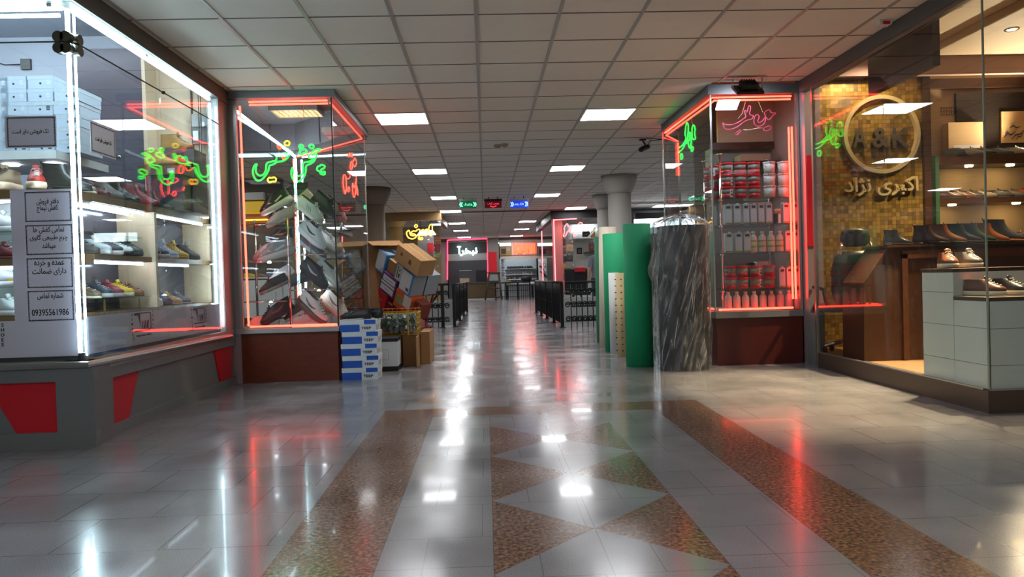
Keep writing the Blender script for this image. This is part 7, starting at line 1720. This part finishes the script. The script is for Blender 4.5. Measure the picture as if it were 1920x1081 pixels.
# person half hidden behind the rolls
def person(loc, label):
    t = thing('person', label, 'person', loc)
    J = {'pelvis': (0, 0, .95), 'waist': (0, 0, 1.1), 'chest': (0, 0, 1.32), 'neck': (0, .0, 1.48), 'headb': (0, -.02, 1.56), 'headm': (0, -.03, 1.64), 'headt': (0, -.02, 1.74),
         'shl': (-.19, 0, 1.42), 'ell': (-.25, .02, 1.13), 'wrl': (-.24, -.10, .89), 'hal': (-.235, -.13, .82), 'shr': (.19, 0, 1.42), 'elr': (.25, .02, 1.13), 'wrr': (.24, -.1, .89), 'har': (.235, -.13, .82),
         'hil': (-.09, 0, .90), 'knl': (-.10, -.01, .50), 'anl': (-.11, .03, .09), 'tol': (-.12, -.14, .035), 'hir': (.09, 0, .90), 'knr': (.10, -.03, .50), 'anr': (.11, .01, .09), 'tor': (.12, -.16, .035)}
    Rr = {'pelvis': .13, 'waist': .125, 'chest': .14, 'neck': .055, 'headb': .07, 'headm': .09, 'headt': .06, 'shl': .06, 'ell': .042, 'wrl': .03, 'hal': .034, 'hil': .095, 'knl': .06, 'anl': .042, 'tol': .035}
    E_ = [('pelvis', 'waist'), ('waist', 'chest'), ('chest', 'neck'), ('neck', 'headb'), ('headb', 'headm'), ('headm', 'headt'), ('chest', 'shl'), ('shl', 'ell'), ('ell', 'wrl'), ('wrl', 'hal'), ('chest', 'shr'), ('shr', 'elr'), ('elr', 'wrr'), ('wrr', 'har'), ('pelvis', 'hil'), ('hil', 'knl'), ('knl', 'anl'), ('anl', 'tol'), ('pelvis', 'hir'), ('hir', 'knr'), ('knr', 'anr'), ('anr', 'tor')]
    names = list(J); vs = [J[n] for n in names]; es = [(names.index(a), names.index(c2)) for a, c2 in E_]
    for hand, sg in (('hal', -1), ('har', 1)):         # five fingers on each hand
        base = Vector(J[hand])
        for fi, (dy, ln) in enumerate(((-.026, .07), (-.009, .08), (.009, .076), (.026, .06), (-.045, .045))):
            a = base+Vector((0, dy, -.03 if fi < 4 else .0)); m_ = a+Vector((-.004*sg, -.006, -ln*.55)); e_ = m_+Vector((-.012*sg, -.01, -ln*.45))
            i0 = len(vs); vs += [tuple(a), tuple(m_), tuple(e_)]; names += ['f']*3; es += [(names.index(hand), i0), (i0, i0+1), (i0+1, i0+2)]
    me = bpy.data.meshes.new('body'); me.from_pydata(vs, es, []); o = bpy.data.objects.new('body', me); COL.objects.link(o); o.parent = t
    sk = o.modifiers.new('skin', 'SKIN'); sk.use_smooth_shade = True; o.modifiers.new('sub', 'SUBSURF').levels = 1; o.modifiers['sub'].render_levels = 2
    for i, n_ in enumerate(names):
        r_ = .009 if n_ == 'f' else Rr.get(n_, Rr.get(n_[:-1]+'l', .05)); me.skin_vertices[0].data[i].radius = (r_, r_)
    me.skin_vertices[0].data[0].use_root = True
    me.materials.append(mat('skin', (196, 146, 116), .5))
    def sleeve(nm, rings_, m):
        b = MB(); b.rings([[Vector((cx+rx*math.cos(2*PI*i/16), cy_+ry*math.sin(2*PI*i/16), z_)) for i in range(16)] for cx, cy_, z_, rx, ry in rings_], True, False, False); b.build(nm, m, t, True)
    SHT = mat('grey_shirt', (120, 118, 128), .8); TRO = mat('dark_trousers', (50, 48, 54), .8)
    sleeve('shirt', [(0, 0, .86, .19, .155), (0, 0, 1.0, .18, .15), (0, 0, 1.2, .19, .16), (0, 0, 1.36, .215, .155), (0, 0, 1.45, .19, .12), (0, 0, 1.49, .08, .08)], SHT)
    for s_ in (-1, 1):
        sleeve('sleeve', [(s_*.25, .02, 1.16, .062, .062), (s_*.225, .01, 1.28, .07, .07), (s_*.18, 0, 1.43, .07, .075), (s_*.15, 0, 1.46, .05, .06)], SHT)
        sleeve('trouser_leg', [(s_*.11, .02, .06, .072, .075), (s_*.10, -.01, .5, .085, .09), (s_*.09, 0, .88, .115, .13)], TRO)
        b = MB(); b.rings([contour(0, 1, 1.1, .0, .0, 0, .28), contour(0, 1, 1.1, .03, .03, 0, .28), contour(0, .8, .9, .08, .06, 0, .28)]); b.bm.transform(Matrix.Translation((s_*.115, -.05, 0)) @ Matrix.Rotation(-PI/2, 4, 'Z')); b.build('shoe', INK, t, True)
    b = MB(); b.lathe([(.09, 1.62), (.103, 1.68), (.095, 1.74), (.06, 1.785), (0, 1.80)], (0, .0, 0), 18); b.build('hair', mat('dark_hair', (34, 28, 26), .6), t, True)
    for s_ in (-1, 1):
        b = MB(); b.lathe([(0, -.012), (.012, 0), (0, .012)], (s_*.035, -.115, 1.655), 10); b.build('eye', WHITEV, t, True)
        b = MB(); b.lathe([(0, -.03), (.016, 0), (0, .03)], (s_*.098, -.02, 1.64), 10); b.build('ear', mat('skin', (196, 146, 116), .5), t, True)
    b = MB(); b.rings([[Vector((-.006, -.11, 1.66)), Vector((.006, -.11, 1.66)), Vector((0, -.118, 1.66))], [Vector((-.016, -.11, 1.615)), Vector((.016, -.11, 1.615)), Vector((0, -.145, 1.62))]]); b.build('nose', mat('skin', (196, 146, 116), .5), t, True)
    b = MB(); b.cbox((0, -.112, 1.585), (.045, .008, .01)); b.build('mouth', mat('lips', (150, 90, 84), .5), t)
    return t
q = PY(1122, 520, 19.0)
person((q.x, 19.0, 0), 'person in a grey shirt standing half hidden behind the rolls').rotation_euler = (0, 0, D(200))
# right side aisle closures
b = MB(); b.box(4.6, 9, 23.5, 23.6, 0, ZC); b.box(6, 6.1, 10.4, 23.5, 0, ZC); struct('wall_right_aisle', b, mat('far_wall_grey', (136, 134, 130), .6))
q0, q1 = PY(1196, 410, 19), PY(1300, 402, 19)
t = thing('lit_header', 'dark band over a bright white light strip beyond the rolls on the right', 'light strip', (q0.x+.6, 19.3, 2.3))
MB().box(q0.x, q0.x+1.7, 19.3, 19.5, 2.42, 2.58).build('dark_band', BLACKM, t, world=True); MB().box(q0.x, q0.x+1.7, 19.34, 19.5, 2.2, 2.419).build('light_panel', glow('strip_white_panel', (226, 244, 255), 5), t, world=True)
# ---------------------------------------------------------------- hanging direction signs
def hang_sign(label, x0, x1, y0, y1, bg, fg, txt, chev, e=1.6):
    Y = 16.9; P, Q = PY(x0, y1, Y), PY(x1, y0, Y); cx = (P.x+Q.x)/2; wd, h = Q.x-P.x, Q.z-P.z
    t = thing('direction_sign', label, 'sign', (cx, Y, P.z), group=None)
    MB().box(P.x, Q.x, Y, Y+.03, P.z, Q.z, .006).build('panel', glow('sign_bg_%d_%d' % bg[:2], bg, .55, False), t, world=True)
    MB().box(P.x-.01, Q.x+.01, Y-.01, Y+.04, Q.z+.001, Q.z+.045).build('top_rail', ALU if bg[1] > bg[0] else BLACKM, t, world=True)
    for f in (.25, .75): MB().cyl((P.x+wd*f, Y+.015, Q.z+.046), (P.x+wd*f, Y+.015, ZC-.008), .008, n=6).build('hanger', BLACKM, t, True, True)
    F = glow('sign_fg_%d_%d' % fg[:2], fg, e, False)
    text_mesh('lettering', txt, .1, (cx, Y-.004, P.z+h*(.5 if chev != 'down' else .62)), (1, 0, 0), (0, 0, 1), F, t, ext=.002, fit=(wd*(.5 if chev != 'down' else .66), h*(.42 if chev != 'down' else .34)), bold=.01)
    def vee(p, q, r_): MB().tube([p, q, r_], .011, 5).build('chevron', F, t, True, True)
    zc_ = P.z+h*.5
    if chev == 'down': vee((cx-.07, Y-.006, P.z+h*.28), (cx, Y-.006, P.z+h*.12), (cx+.07, Y-.006, P.z+h*.28))
    else:
        for sg in (-1, 1):
            sd = sg if chev == 'out' else 1
            for o_ in (0, .035): vee((cx+sg*wd*.40-sd*(.03-o_)+0, Y-.006, zc_+h*.3), (cx+sg*wd*.40+sd*o_*1.0+.0, Y-.006, zc_), (cx+sg*wd*.40-sd*(.03-o_), Y-.006, zc_-h*.3))
hang_sign('green lit direction sign with double arrows hanging from the ceiling', 862, 893, 376, 390.5, (8, 84, 52), (110, 255, 190), 'پارکینگ', 'out')
hang_sign('red lit direction sign with a down arrow hanging from the ceiling', 909, 940.5, 376, 390, (70, 8, 14), (255, 50, 66), 'بورس کیف', 'down')
hang_sign('blue lit direction sign with arrows hanging from the ceiling', 957, 990, 375, 390, (30, 70, 220), (150, 190, 255), 'بازار چرم', 'right')
